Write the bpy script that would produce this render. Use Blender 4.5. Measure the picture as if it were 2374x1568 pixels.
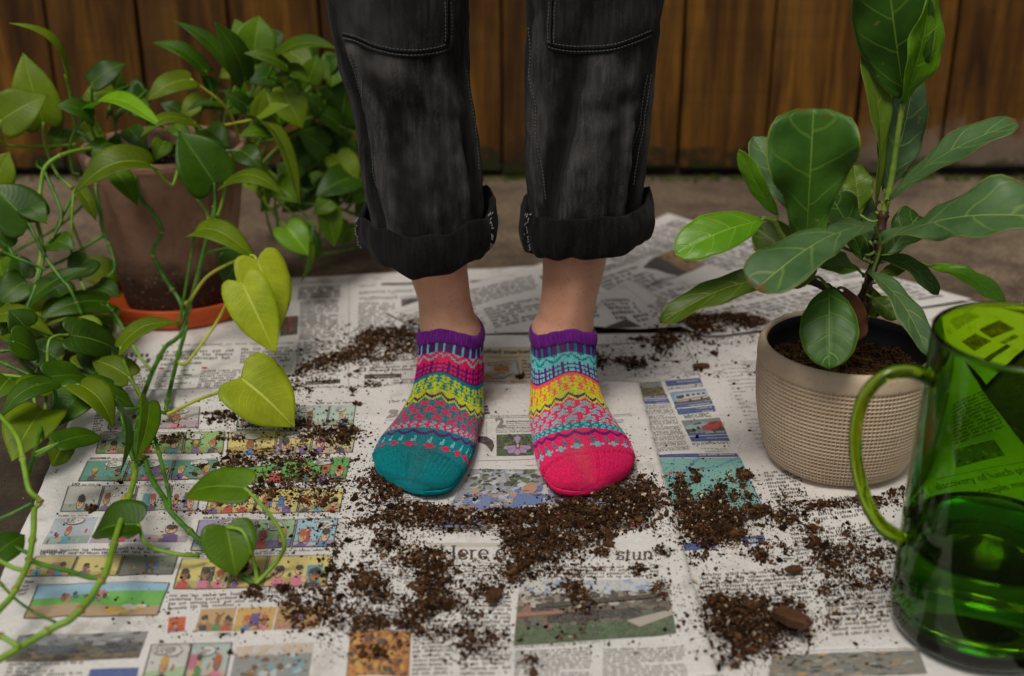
import bpy, bmesh, math, random
import numpy as np
from mathutils import Vector, Matrix, noise as mnoise
from mathutils.geometry import tessellate_polygon

random.seed(7); RNG = np.random.default_rng(7)
R = math.radians
sc = bpy.context.scene
for o in list(bpy.data.objects): bpy.data.objects.remove(o)

# ------------------------------------------------------------------ camera
CAM_H, PITCH, FPX, CX, CY = 0.65, R(23.3), 2967.0, 1187.0, 784.0   # FPX: focal length on a 2374 px wide measuring grid
cd = bpy.data.cameras.new('camera'); cam = bpy.data.objects.new('camera', cd); sc.collection.objects.link(cam)
cam.location = (0, 0, CAM_H); cam.rotation_euler = (R(90) - PITCH, 0, 0)
cd.lens = 45; cd.sensor_width = 36; cd.clip_start = 0.02; cd.clip_end = 200
cd.dof.use_dof = True; cd.dof.focus_distance = 1.285; cd.dof.aperture_fstop = 3.6
sc.camera = cam

# ------------------------------------------------------------------ sky and sun (bright open shade, soft light)
SUN_EL, SUN_AZ = R(62), R(205)      # azimuth clockwise from +Y
w = bpy.data.worlds.new('World'); sc.world = w; w.use_nodes = True
nt = w.node_tree; nt.nodes.clear()
sky = nt.nodes.new('ShaderNodeTexSky'); sky.sky_type = 'NISHITA'; sky.sun_disc = False
sky.sun_elevation = SUN_EL; sky.sun_rotation = SUN_AZ; sky.air_density = 1.0; sky.dust_density = 4.0; sky.ozone_density = 0.6
hs = nt.nodes.new('ShaderNodeHueSaturation'); hs.inputs['Saturation'].default_value = 0.10
bg = nt.nodes.new('ShaderNodeBackground'); bg.inputs['Strength'].default_value = 0.052
ow = nt.nodes.new('ShaderNodeOutputWorld')
nt.links.new(sky.outputs[0], hs.inputs['Color']); nt.links.new(hs.outputs[0], bg.inputs['Color']); nt.links.new(bg.outputs[0], ow.inputs['Surface'])
sl = bpy.data.lights.new('sun', 'SUN'); sun = bpy.data.objects.new('sun', sl); sc.collection.objects.link(sun)
sl.energy = 1.45; sl.angle = R(20); sl.color = (1.0, 0.945, 0.86)
sd = Vector((math.sin(SUN_AZ)*math.cos(SUN_EL), math.cos(SUN_AZ)*math.cos(SUN_EL), math.sin(SUN_EL)))
sun.rotation_euler = (-sd).to_track_quat('-Z', 'Y').to_euler()
sc.view_settings.view_transform = 'Standard'; sc.view_settings.look = 'None'; sc.view_settings.gamma = 1
sc.view_settings.exposure = 0.12
sc.view_settings.use_curve_mapping = False
cy = sc.cycles
cy.use_denoising = True; cy.max_bounces = 14; cy.transmission_bounces = 12; cy.transparent_max_bounces = 12; cy.diffuse_bounces = 4
cy.glossy_bounces = 6; cy.caustics_refractive = True; cy.caustics_reflective = False; cy.sample_clamp_indirect = 6

# ------------------------------------------------------------------ measuring helpers: photo grid (2374 x 1568) -> place
FW = np.array([0, math.cos(PITCH), -math.sin(PITCH)]); UPV = np.array([0, math.sin(PITCH), math.cos(PITCH)]); RT = np.array([1.0, 0, 0])
CAMP = np.array([0, 0, CAM_H])
def ray(x, y): return FW + RT*((x-CX)/FPX) - UPV*((y-CY)/FPX)
def onz(x, y, z=0.0):
    d = ray(x, y); return CAMP + d*((z-CAM_H)/d[2])
def ony(x, y, Y):
    d = ray(x, y); return CAMP + d*(Y/d[1])
def at(x, y, d): return ony(x, y, d) if d > 0.7 else onz(x, y, d)
def proj(p):
    q = np.asarray(p, float) - CAMP; dep = q@FW
    return np.stack([CX + FPX*(q@RT)/dep, CY - FPX*(q@UPV)/dep, dep], -1)
def pxm(p): return float((np.asarray(p)-CAMP)@FW)/FPX       # metres per grid pixel at p

def srgb(r, g, b):
    f = lambda c: (c/255/12.92) if c/255 <= 0.04045 else ((c/255+0.055)/1.055)**2.4
    return (f(r), f(g), f(b))

# ------------------------------------------------------------------ scene helpers
C = sc.collection
def link(o, parent=None):
    C.objects.link(o)
    if parent is not None: o.parent = parent
    return o
def mesh(name, verts, faces, mat=None, parent=None, smooth=True, col=None, uv=None, matidx=None):
    me = bpy.data.meshes.new(name)
    me.from_pydata([tuple(map(float, v)) for v in verts] if not isinstance(verts, np.ndarray) else verts.astype(float).tolist(), [], faces if isinstance(faces, list) else faces.tolist())
    if smooth: me.polygons.foreach_set('use_smooth', [True]*len(me.polygons))
    if col is not None:      # per vertex
        a = me.color_attributes.new('Col', 'FLOAT_COLOR', 'POINT')
        c = np.ones((len(me.vertices), 4), np.float32); c[:, :3] = np.asarray(col, np.float32); a.data.foreach_set('color', c.ravel())
    if uv is not None:       # per vertex
        l = me.uv_layers.new(name='UVMap'); vi = np.zeros(len(me.loops), np.int32); me.loops.foreach_get('vertex_index', vi)
        l.data.foreach_set('uv', np.asarray(uv, np.float32)[vi].ravel())
    mats = mat if isinstance(mat, (list, tuple)) else [mat]
    for m in mats:
        if m: me.materials.append(m)
    if matidx is not None: me.polygons.foreach_set('material_index', np.asarray(matidx, np.int32))
    me.update()
    return link(bpy.data.objects.new(name, me), parent)
def tag(o, label, cat, group=None, kind=None):
    if label: o['label'] = label
    if cat: o['category'] = cat
    if group: o['group'] = group
    if kind: o['kind'] = kind
    return o
def empty(name, loc=(0, 0, 0)):
    o = bpy.data.objects.new(name, None); o.empty_display_size = 0.05; C.objects.link(o); o.location = loc
    return o
def under(o, root):          # parent keeping world place (roots are only moved, never rotated)
    o.parent = root; o.matrix_parent_inverse = Matrix.Translation(-Vector(root.location)); return o

def grid_faces(nu, nv, wrap=False, off=0):
    a = np.arange(nv-1)[:, None]*nu; b = np.arange(nu if wrap else nu-1)[None, :]; b2 = (b+1) % nu
    f = np.stack([a+b, a+b2, a+nu+b2, a+nu+b], -1).reshape(-1, 4) + off
    return f
def catmull(pts, n=8):
    P = np.asarray(pts, float)
    if len(P) < 3:
        t = np.linspace(0, 1, n+1)[:, None]; return P[0]*(1-t)+P[-1]*t
    Q = np.vstack([2*P[0]-P[1], P, 2*P[-1]-P[-2]]); out = []
    for i in range(1, len(Q)-2):
        for k in range(n):
            t = k/n; a, b, c, d = Q[i-1], Q[i], Q[i+1], Q[i+2]
            out.append(0.5*((2*b)+(-a+c)*t+(2*a-5*b+4*c-d)*t*t+(-a+3*b-3*c+d)*t**3))
    out.append(P[-1]); return np.array(out)
def tube_geo(path, rad, n=8, cap=True):
    P = np.asarray(path, float); m = len(P); rad = np.broadcast_to(np.asarray(rad, float), (m,))
    T = np.gradient(P, axis=0); T /= np.linalg.norm(T, axis=1, keepdims=True)+1e-12
    ref = np.array([0, 0, 1.0]) if abs(T[0][2]) < 0.9 else np.array([1.0, 0, 0])
    N = np.zeros_like(P); x = np.cross(T[0], ref); x /= np.linalg.norm(x); N[0] = x
    for i in range(1, m):
        v = N[i-1]-T[i]*(N[i-1]@T[i]); N[i] = v/(np.linalg.norm(v)+1e-12)
    B = np.cross(T, N); a = np.linspace(0, 2*math.pi, n, endpoint=False)
    V = P[:, None, :] + rad[:, None, None]*(np.cos(a)[None, :, None]*N[:, None, :]+np.sin(a)[None, :, None]*B[:, None, :])
    F = grid_faces(n, m, True).tolist()
    if cap: F.append(list(range(n-1, -1, -1))); F.append(list(range((m-1)*n, m*n)))
    return V.reshape(-1, 3), F
def tube(name, path, rad, mat, parent=None, n=8):
    v, f = tube_geo(path, rad, n); return mesh(name, v, f, mat, parent)
def revolve(profile, n=96, center=(0, 0, 0)):
    pr = np.asarray(profile, float); a = np.linspace(0, 2*math.pi, n, endpoint=False)
    V = np.stack([pr[:, None, 0]*np.cos(a), pr[:, None, 0]*np.sin(a), np.repeat(pr[:, 1:2], n, 1)], -1).reshape(-1, 3)+np.array(center)
    return V, grid_faces(n, len(pr), True)
def join_geo(parts):
    V, F, o = [], [], 0
    for v, f in parts:
        V.append(np.asarray(v, float)); F += [[i+o for i in q] for q in (f if isinstance(f, list) else f.tolist())]; o += len(v)
    return np.vstack(V), F
def hnoise(x, y, z=0.0): return mnoise.noise(Vector((x, y, z)))
def vnoise(P, s, seed=0):
    return np.array([mnoise.noise(Vector((p[0]*s+seed, p[1]*s+seed*1.7, p[2]*s-seed))) for p in P])

# ------------------------------------------------------------------ materials
class NB:
    def __init__(s, name):
        s.m = bpy.data.materials.new(name); s.m.use_nodes = True; s.t = s.m.node_tree; s.t.nodes.clear()
        s.out = s.t.nodes.new('ShaderNodeOutputMaterial')
    def n(s, typ, **kw):
        nd = s.t.nodes.new('ShaderNode'+typ)
        for k, v in kw.items():
            if k.startswith('i_'): nd.inputs[k[2:].replace('_', ' ')].default_value = v
            else: setattr(nd, k, v)
        return nd
    def l(s, a, b): s.t.links.new(a, b); return b
    def noise(s, scale, detail=4, rough=0.55, vec=None, dist=0.0):
        nd = s.n('TexNoise'); nd.inputs['Scale'].default_value = scale; nd.inputs['Detail'].default_value = detail
        nd.inputs['Roughness'].default_value = rough; nd.inputs['Distortion'].default_value = dist
        if vec is not None: s.l(vec, nd.inputs['Vector'])
        return nd.outputs['Fac']
    def ramp(s, fac, stops, interp='LINEAR'):
        nd = s.n('ValToRGB'); cr = nd.color_ramp; cr.interpolation = interp
        while len(cr.elements) > 1: cr.elements.remove(cr.elements[0])
        for i, (p, c) in enumerate(stops):
            e = cr.elements[0] if i == 0 else cr.elements.new(p)
            e.position = p; e.color = tuple(c)+(1,) if not isinstance(c, (int, float)) else (c, c, c, 1)
        s.l(fac, nd.inputs['Fac']); return nd.outputs['Color']
    def mix(s, fac, a, b, blend='MIX'):
        nd = s.n('Mix', data_type='RGBA', blend_type=blend)
        for sock, v in ((nd.inputs[0], fac), (nd.inputs[6], a), (nd.inputs[7], b)):
            if isinstance(v, (int, float)): sock.default_value = v
            elif isinstance(v, (tuple, list)): sock.default_value = tuple(v)[:3]+(1,)
            else: s.l(v, sock)
        return nd.outputs[2]
    def math(s, op, a, b=None, c=None):
        nd = s.n('Math', operation=op)
        for i, v in enumerate((a, b, c)):
            if v is None: continue
            if isinstance(v, (int, float)): nd.inputs[i].default_value = v
            else: s.l(v, nd.inputs[i])
        return nd.outputs[0]
    def coord(s, which='Object', scale=None, rot=None):
        tc = s.n('TexCoord').outputs[which]
        if scale is None: return tc
        mp = s.n('Mapping'); mp.inputs['Scale'].default_value = scale
        if rot: mp.inputs['Rotation'].default_value = rot
        s.l(tc, mp.inputs['Vector']); return mp.outputs[0]
    def bump(s, h, strength=0.3, dist=0.002, normal=None):
        b = s.n('Bump'); b.inputs['Strength'].default_value = strength; b.inputs['Distance'].default_value = dist
        s.l(h, b.inputs['Height'])
        if normal is not None: s.l(normal, b.inputs['Normal'])
        return b.outputs[0]
    def bsdf(s, color, rough=0.6, spec=0.5, normal=None, **kw):
        p = s.n('BsdfPrincipled')
        for k, v in (('Base Color', color), ('Roughness', rough), ('Specular IOR Level', spec)):
            if isinstance(v, (int, float)): p.inputs[k].default_value = v
            elif isinstance(v, (tuple, list)): p.inputs[k].default_value = tuple(v)[:3]+(1,)
            else: s.l(v, p.inputs[k])
        for k, v in kw.items(): p.inputs[k.replace('_', ' ')].default_value = v
        if normal is not None: s.l(normal, p.inputs['Normal'])
        return p.outputs[0]
    def done(s, shader): s.l(shader, s.out.inputs['Surface']); return s.m

def m_ground():
    b = NB('concrete'); v = b.coord('Object')
    big = b.noise(1.7, 5, 0.6, v); mid = b.noise(9, 6, 0.65, v); fine = b.noise(160, 3, 0.6, v); speck = b.noise(420, 2, 0.5, v)
    c = b.ramp(big, [(0.3, srgb(98, 84, 70)), (0.5, srgb(138, 119, 97)), (0.7, srgb(160, 141, 116))])
    c = b.mix(b.ramp(mid, [(0.35, 0.85), (0.6, 0.0)]), c, srgb(84, 71, 60))
    c = b.mix(b.ramp(fine, [(0.45, 0.5), (0.6, 0.0)]), c, srgb(70, 58, 48))
    c = b.mix(b.ramp(speck, [(0.66, 0.0), (0.74, 0.55)]), c, srgb(190, 175, 150))
    sp = b.n('SeparateXYZ'); b.l(v, sp.inputs[0])      # slab turns darker nearer than the pot, with a noisy edge
    near_y = b.math('ADD', sp.outputs[1], b.math('MULTIPLY', b.math('SUBTRACT', big, 0.5), 0.9))
    c = b.mix(b.math('MULTIPLY', b.ramp(b.math('SUBTRACT', near_y, 1.0), [(0.50, 0.85), (0.78, 0.0)]), b.ramp(mid, [(0.3, 1.0), (0.75, 0.6)])), c, srgb(52, 44, 36))
    h = b.math('ADD', b.math('MULTIPLY', fine, 0.6), b.math('MULTIPLY', mid, 0.6))
    return b.done(b.bsdf(c, 0.9, 0.25, b.bump(h, 0.5, 0.003)))
def m_wood():
    b = NB('stained_wood'); oi = b.n('ObjectInfo').outputs['Random']
    tc = b.n('TexCoord').outputs['Object']; cb = b.n('CombineXYZ'); b.l(b.math('MULTIPLY', oi, 37.0), cb.inputs[0]); b.l(b.math('MULTIPLY', oi, 11.0), cb.inputs[2])
    ad = b.n('VectorMath', operation='ADD'); b.l(tc, ad.inputs[0]); b.l(cb.outputs[0], ad.inputs[1])
    def mp(sx, sy, sz):
        m = b.n('Mapping'); m.inputs['Scale'].default_value = (sx, sy, sz); b.l(ad.outputs[0], m.inputs[0]); return m.outputs[0]
    grain = b.noise(1.0, 6, 0.65, mp(95, 60, 5), 0.6); streak = b.noise(1.0, 4, 0.6, mp(22, 20, 1.6), 1.2); blot = b.noise(1.0, 5, 0.6, mp(7, 5, 4))
    band = b.noise(1.0, 3, 0.5, mp(2, 3, 60))
    c = b.ramp(streak, [(0.28, srgb(54, 31, 6)), (0.48, srgb(98, 62, 13)), (0.68, srgb(144, 98, 27))])
    c = b.mix(b.ramp(grain, [(0.38, 0.6), (0.56, 0.0)]), c, srgb(48, 27, 10))
    c = b.mix(b.ramp(blot, [(0.50, 0.0), (0.68, 0.5)]), c, srgb(124, 88, 40))
    c = b.mix(b.math('MULTIPLY', b.ramp(band, [(0.5, 0.0), (0.7, 0.25)]), 1.0), c, srgb(64, 38, 16))
    tint = b.ramp(oi, [(0.0, 0.72), (1.0, 1.3)]); c = b.mix(1.0, c, tint, 'MULTIPLY')
    # mould and wear with its own shape on the damp plank ends
    g = b.n('NewGeometry').outputs['Position']; sx = b.n('SeparateXYZ'); b.l(g, sx.inputs[0])
    mo = b.noise(1.0, 6, 0.7, mp(26, 26, 34)); edge = b.math('ADD', sx.outputs[2], b.math('MULTIPLY', b.math('SUBTRACT', mo, 0.35), -0.16))
    c = b.mix(b.ramp(edge, [(0.0, 1.0), (0.03, 0.0)]) , c, srgb(34, 30, 16))
    wear = b.math('MULTIPLY', b.ramp(b.math('ADD', sx.outputs[0], b.math('MULTIPLY', mo, 0.2)), [(0.68, 0.0), (0.76, 1.0)]), b.ramp(b.math('ADD', sx.outputs[2], b.math('MULTIPLY', b.noise(1, 5, 0.6, mp(40, 40, 40)), 0.12)), [(0.12, 1.0), (0.17, 0.0)]))
    c = b.mix(b.math('MULTIPLY', wear, 0.8), c, srgb(126, 112, 96))
    c = b.mix(b.ramp(b.math('ADD', edge, 0.01), [(0.0, 0.8), (0.02, 0.0)]), c, srgb(46, 50, 18))
    return b.done(b.bsdf(c, 0.62, 0.3, b.bump(b.math('ADD', grain, b.math('MULTIPLY', streak, 0.5)), 0.25, 0.002)))
def m_plain(name, c, rough=0.7, spec=0.4, var=0.12, scale=60, bump=0.0, **kw):
    b = NB(name); v = b.coord('Object'); n = b.noise(scale, 5, 0.6, v)
    lo = tuple(x*(1-var) for x in c); hi = tuple(min(1, x*(1+var)) for x in c)
    col = b.ramp(n, [(0.3, lo), (0.7, hi)])
    return b.done(b.bsdf(col, rough, spec, b.bump(n, bump, 0.002) if bump else None, **kw))
def m_paper():
    b = NB('newsprint'); v = b.coord('Object'); n = b.noise(7, 6, 0.6, v); f = b.noise(300, 3, 0.6, v); st = b.noise(24, 5, 0.7, v)
    c = b.ramp(n, [(0.3, srgb(220, 216, 211)), (0.7, srgb(233, 229, 224))])
    c = b.mix(b.ramp(f, [(0.3, 0.25), (0.6, 0.0)]), c, srgb(178, 168, 158))
    c = b.mix(b.ramp(st, [(0.56, 0.0), (0.72, 0.55)]), c, srgb(158, 144, 126))
    cr = b.noise(38, 3, 0.5, v, 1.5)
    return b.done(b.bsdf(c, 0.85, 0.2, b.bump(cr, 0.5, 0.0026)))
def m_ink():
    b = NB('printing_ink'); a = b.n('VertexColor', layer_name='Col').outputs[0]; v = b.coord('Object')
    f = b.noise(500, 2, 0.5, v); c = b.mix(b.ramp(f, [(0.35, 0.32), (0.65, 0.08)]), a, srgb(176, 168, 156))
    return b.done(b.bsdf(c, 0.82, 0.2, b.bump(b.noise(38, 3, 0.5, v, 1.5), 0.5, 0.0026)))
def m_vcol(name, rough, spec=0.3, bumpscale=0, bump=0.0, sheen=0.0, sub=0.0):
    b = NB(name); a = b.n('VertexColor', layer_name='Col').outputs[0]; v = b.coord('Object')
    f = b.noise(bumpscale or 300, 3, 0.6, v); c = b.mix(b.ramp(f, [(0.35, 0.3), (0.65, 0.0)]), a, b.mix(1.0, a, (0.45, 0.45, 0.45), 'MULTIPLY'))
    kw = {}
    if sheen: kw['Sheen_Weight'] = sheen
    return b.done(b.bsdf(c, rough, spec, b.bump(f, bump, 0.001) if bump else None, **kw))
def m_denim(name, dark, mid, light):
    b = NB(name); v = b.coord('Object'); vs = b.coord('Object', (230, 230, 16)); st = b.noise(1.0, 5, 0.7, vs); bl = b.noise(7, 4, 0.5, v); fi = b.noise(620, 2, 0.6, v)
    wv = b.n('TexWave', wave_type='BANDS', bands_direction='DIAGONAL'); wv.inputs['Scale'].default_value = 420; wv.inputs['Distortion'].default_value = 1.0; b.l(v, wv.inputs['Vector'])
    c = b.ramp(bl, [(0.25, dark), (0.52, mid), (0.85, light)])
    c = b.mix(b.ramp(st, [(0.42, 0.0), (0.72, 0.5)]), c, light)
    c = b.mix(b.math('MULTIPLY', b.ramp(wv.outputs['Fac'], [(0.3, 0.35), (0.7, 0.0)]), 1.0), c, dark)
    c = b.mix(b.ramp(fi, [(0.57, 0.0), (0.74, 0.38)]), c, light)
    vl = b.n('VertexColor', layer_name='Col').outputs[0]
    c = b.mix(1.0, c, vl, 'MULTIPLY')
    h = b.math('ADD', b.math('MULTIPLY', wv.outputs['Fac'], 0.5), b.math('MULTIPLY', fi, 0.6))
    return b.done(b.bsdf(c, 0.92, 0.12, b.bump(h, 0.6, 0.0012), Sheen_Weight=0.05))
def m_skin():
    b = NB('skin'); v = b.coord('Object'); n = b.noise(28, 5, 0.6, v); f = b.noise(260, 3, 0.6, v); p = b.n('TexVoronoi'); p.inputs['Scale'].default_value = 210; b.l(v, p.inputs['Vector'])
    c = b.ramp(n, [(0.3, srgb(206, 150, 122)), (0.55, srgb(214, 162, 134)), (0.75, srgb(222, 172, 146))])
    c = b.mix(b.ramp(p.outputs['Distance'], [(0.10, 0.55), (0.2, 0.0)]), c, srgb(140, 84, 62))
    c = b.mix(b.ramp(b.noise(9, 4, 0.6, v), [(0.5, 0.0), (0.7, 0.4)]), c, srgb(202, 134, 108))
    return b.done(b.bsdf(c, 0.5, 0.4, b.bump(f, 0.12, 0.001), Subsurface_Weight=0.15, Subsurface_Radius=(0.008, 0.003, 0.0015), Subsurface_Scale=0.6))
def m_leaf(name, dark, light, vein, veinw=0.03, nveins=9.0, gloss=0.32, trans=0.3, sidev=0.35, under=None, pillow=0.35, edge=None):
    b = NB(name); uv = b.n('TexCoord').outputs['UV']; s = b.n('SeparateXYZ'); b.l(uv, s.inputs[0]); u, vv = s.outputs[0], s.outputs[1]
    av = b.math('ABSOLUTE', vv); oi = b.n('ObjectInfo').outputs['Random']
    n = b.noise(26, 5, 0.6, b.coord('Object')); nf = b.noise(240, 3, 0.6, b.coord('Object'))
    c = b.ramp(n, [(0.3, dark), (0.7, light)])
    tint = b.ramp(oi, [(0.0, 0.72), (1.0, 1.22)]); c = b.mix(1.0, c, tint, 'MULTIPLY')
    # side veins sweep towards the tip from the midrib
    wob = b.math('MULTIPLY', b.math('SUBTRACT', b.noise(30, 2, 0.5, b.coord('Object')), 0.5), 0.10)
    u = b.math('ADD', u, b.math('ADD', wob, b.math('MULTIPLY', b.math('SIGN', vv), 0.022)))
    ph = b.math('FRACT', b.math('MULTIPLY', b.math('SUBTRACT', u, b.math('MULTIPLY', b.math('POWER', av, 1.4), 0.22)), nveins))
    sv = b.math('SUBTRACT', 1.0, b.math('MULTIPLY', b.math('ABSOLUTE', b.math('SUBTRACT', ph, 0.5)), 2.0))   # 1 at vein
    side = b.math('MULTIPLY', b.ramp(sv, [(0.86, 0.0), (0.98, 1.0)]), b.ramp(av, [(0.55, 1.0), (0.95, 0.15)]))
    mid = b.ramp(av, [(veinw*0.5, 1.0), (veinw*1.6, 0.0)])
    c = b.mix(b.math('MULTIPLY', side, sidev), c, vein); c = b.mix(b.math('MULTIPLY', mid, 0.9), c, vein)
    sp_ = b.noise(75, 2, 0.5, b.coord('Object')); c = b.mix(b.ramp(sp_, [(0.70, 0.0), (0.76, 0.55)]), c, srgb(150, 140, 60))
    bt = b.math('MULTIPLY', b.math('MAXIMUM', av, u), b.math('ADD', 0.62, b.math('MULTIPLY', b.noise(48, 4, 0.6, b.coord('Object')), 0.62))); c = b.mix(b.ramp(bt, [(0.955, 0.0), (0.995, 0.8)]), c, srgb(122, 84, 36))
    if edge: c = b.mix(b.ramp(av, [(0.955, 0.0), (0.985, 0.8)]), c, edge)
    bf = b.n('NewGeometry').outputs['Backfacing']
    cu = b.mix(0.45, c, under if under else tuple(min(1, x*1.5) for x in light))
    c = b.mix(bf, c, cu)
    hgt = b.math('ADD', b.math('MULTIPLY', b.math('ADD', side, mid), -0.6), b.math('ADD', b.math('MULTIPLY', sv, pillow), b.math('MULTIPLY', nf, 0.15)))
    nr = b.bump(hgt, 0.35, 0.0015)
    rg = b.mix(bf, (gloss,)*3, (0.6,)*3)
    p = b.bsdf(c, rg, 0.38, nr)
    tr = b.n('BsdfTranslucent'); b.l(b.mix(1.0, c, (1.5, 1.7, 0.5), 'MULTIPLY'), tr.inputs['Color'])
    mx = b.n('MixShader'); mx.inputs[0].default_value = trans; b.l(p, mx.inputs[1]); b.l(tr.outputs[0], mx.inputs[2])
    return b.done(mx.outputs[0])
def m_stem(name, c1, c2, node):
    b = NB(name); v = b.coord('Object'); n = b.noise(45, 4, 0.6, v); k = b.noise(90, 3, 0.6, v)
    c = b.ramp(n, [(0.35, c1), (0.65, c2)]); c = b.mix(b.ramp(k, [(0.6, 0.0), (0.72, 0.7)]), c, node)
    return b.done(b.bsdf(c, 0.45, 0.45, b.bump(k, 0.2, 0.001)))
def m_terracotta():
    b = NB('weathered_terracotta'); v = b.coord('Object'); vs = b.coord('Object', (10, 10, 3)); n = b.noise(9, 6, 0.65, v); st = b.noise(1.0, 5, 0.6, vs); f = b.noise(180, 3, 0.6, v)
    c = b.ramp(n, [(0.3, srgb(128, 92, 70)), (0.5, srgb(156, 120, 98)), (0.7, srgb(176, 146, 124))])
    c = b.mix(b.ramp(st, [(0.58, 0.0), (0.68, 0.8)]), c, srgb(96, 56, 34))
    g = b.n('SeparateXYZ'); b.l(v, g.inputs[0]); z = b.math('ADD', g.outputs[2], b.math('MULTIPLY', b.noise(22, 5, 0.7, v), -0.09))
    c = b.mix(b.ramp(z, [(0.0, 0.85), (0.04, 0.0)]), c, srgb(52, 38, 28))
    c = b.mix(b.math('MULTIPLY', b.ramp(f, [(0.58, 0.0), (0.7, 0.6)]), b.ramp(z, [(0.0, 1.0), (0.06, 0.0)])), c, srgb(180, 168, 154))
    return b.done(b.bsdf(c, 0.85, 0.25, b.bump(f, 0.3, 0.0015)))
def m_glass(name, col, rough=0.0, ior=1.47, absorb=None, dens=0.0):
    b = NB(name); g = b.n('BsdfGlass'); g.inputs['Color'].default_value = tuple(col)+(1,); g.inputs['Roughness'].default_value = rough; g.inputs['IOR'].default_value = ior
    n = b.noise(3, 2, 0.5, b.coord('Object')); b.l(b.bump(n, 0.02, 0.002), g.inputs['Normal'])
    if absorb:
        va = b.n('VolumeAbsorption'); va.inputs['Color'].default_value = tuple(absorb)+(1,); va.inputs['Density'].default_value = dens; b.l(va.outputs[0], b.out.inputs['Volume'])
    return b.done(g.outputs[0])
M = dict(
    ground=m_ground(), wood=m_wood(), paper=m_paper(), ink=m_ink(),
    yarn=m_vcol('knitted_yarn', 0.95, 0.1, 900, 0.5, 0.15), soil=m_vcol('potting_soil', 0.95, 0.12, 700, 0.6),
    denim=m_denim('washed_black_denim', srgb(18, 17, 17), srgb(36, 35, 35), srgb(88, 85, 84)),
    denim_in=m_denim('denim_wrong_side', srgb(11, 11, 11), srgb(20, 19, 20), srgb(60, 58, 59)),
    thread=m_plain('grey_thread', srgb(92, 94, 92), 0.8, 0.2), thread_dark=m_plain('black_thread', srgb(12, 12, 13), 0.9, 0.1), thread_w=m_plain('white_thread', srgb(150, 150, 152), 0.9, 0.2),
    joint=m_plain('brown_joint', srgb(150, 112, 70), 0.7, 0.3), skin=m_skin(), terracotta=m_terracotta(), saucer=m_plain('orange_clay', srgb(196, 84, 32), 0.6, 0.35, 0.12, 30),
    glaze=None, stem=m_stem('green_vine', srgb(44, 92, 20), srgb(84, 138, 34), srgb(140, 96, 60)),
    petiole=m_stem('pale_petiole', srgb(104, 148, 36), srgb(140, 176, 52), srgb(128, 120, 50)),
    petiole_y=m_stem('yellow_petiole', srgb(168, 176, 48), srgb(190, 192, 64), srgb(120, 80, 40)),
    bark=m_stem('brown_stem', srgb(52, 34, 24), srgb(84, 56, 34), srgb(30, 20, 14)), figstem=m_stem('green_fig_stem', srgb(96, 128, 40), srgb(126, 152, 52), srgb(120, 70, 40)),
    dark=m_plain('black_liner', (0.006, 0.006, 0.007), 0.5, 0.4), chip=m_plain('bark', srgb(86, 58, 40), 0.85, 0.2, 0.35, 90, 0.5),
)
PO = {  # pothos leaf tones
    'd': m_leaf('leaf_dark_green', srgb(46, 84, 5), srgb(76, 116, 10), srgb(112, 150, 38), 0.03, 13, 0.40, 0.30, 0.08, pillow=0.10),
    'm': m_leaf('leaf_mid_green', srgb(76, 112, 6), srgb(108, 144, 14), srgb(142, 174, 50), 0.03, 13, 0.42, 0.34, 0.08, pillow=0.10),
    'o': m_leaf('leaf_olive_green', srgb(100, 124, 8), srgb(130, 152, 16), srgb(158, 184, 60), 0.03, 13, 0.48, 0.36, 0.10, pillow=0.10),
    'l': m_leaf('leaf_bright_lime', srgb(122, 168, 14), srgb(152, 198, 30), srgb(184, 214, 80), 0.03, 13, 0.38, 0.36, 0.1, pillow=0.10),
    'y': m_leaf('leaf_yellow_green', srgb(148, 166, 16), srgb(200, 204, 52), srgb(216, 218, 108), 0.035, 12, 0.48, 0.36, 0.32, pillow=0.22),
}
FI = {
    'b': m_leaf('fig_leaf_blue_green', srgb(60, 94, 50), srgb(92, 122, 74), srgb(150, 174, 84), 0.018, 4.2, 0.44, 0.18, 0.40, edge=srgb(150, 160, 60), pillow=0.8),
    'g': m_leaf('fig_leaf_green', srgb(46, 86, 20), srgb(72, 114, 32), srgb(134, 168, 62), 0.018, 4.2, 0.44, 0.22, 0.38, edge=srgb(140, 160, 50), pillow=0.8),
    'l': m_leaf('fig_leaf_young', srgb(100, 156, 22), srgb(132, 182, 36), srgb(170, 204, 84), 0.02, 4.2, 0.3, 0.34, 0.35, edge=srgb(170, 190, 60), pillow=0.6),
    'o': m_leaf('fig_leaf_underside', srgb(76, 106, 20), srgb(104, 130, 30), srgb(156, 168, 70), 0.018, 4.2, 0.44, 0.28, 0.30, edge=srgb(150, 150, 50), pillow=0.7),
    'r': m_leaf('fig_leaf_brown', srgb(74, 44, 26), srgb(96, 60, 34), srgb(120, 84, 48), 0.018, 4.2, 0.6, 0.15, 0.4),
}
def m_glaze():
    b = NB('beige_glaze'); v = b.coord('Object'); n = b.noise(14, 5, 0.6, v); f = b.noise(220, 2, 0.5, v)
    c = b.ramp(n, [(0.3, srgb(204, 178, 150)), (0.7, srgb(220, 197, 170))]); c = b.mix(b.ramp(f, [(0.6, 0.0), (0.72, 0.4)]), c, srgb(160, 132, 104))
    return b.done(b.bsdf(c, 0.5, 0.4, b.bump(n, 0.05, 0.002)))
M['glaze'] = m_glaze()
M['glass'] = m_glass('green_glass', (0.97, 1.0, 0.9), 0.0, 1.47, (0.752, 0.885, 0.01), 1280.0); M['glass_h'] = m_glass('pale_green_glass', (0.97, 1.0, 0.9), 0.0, 1.47, (0.74, 0.86, 0.03), 330.0); M['water'] = m_glass('water_body', (0.92, 0.97, 0.85), 0.0, 1.33)

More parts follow.
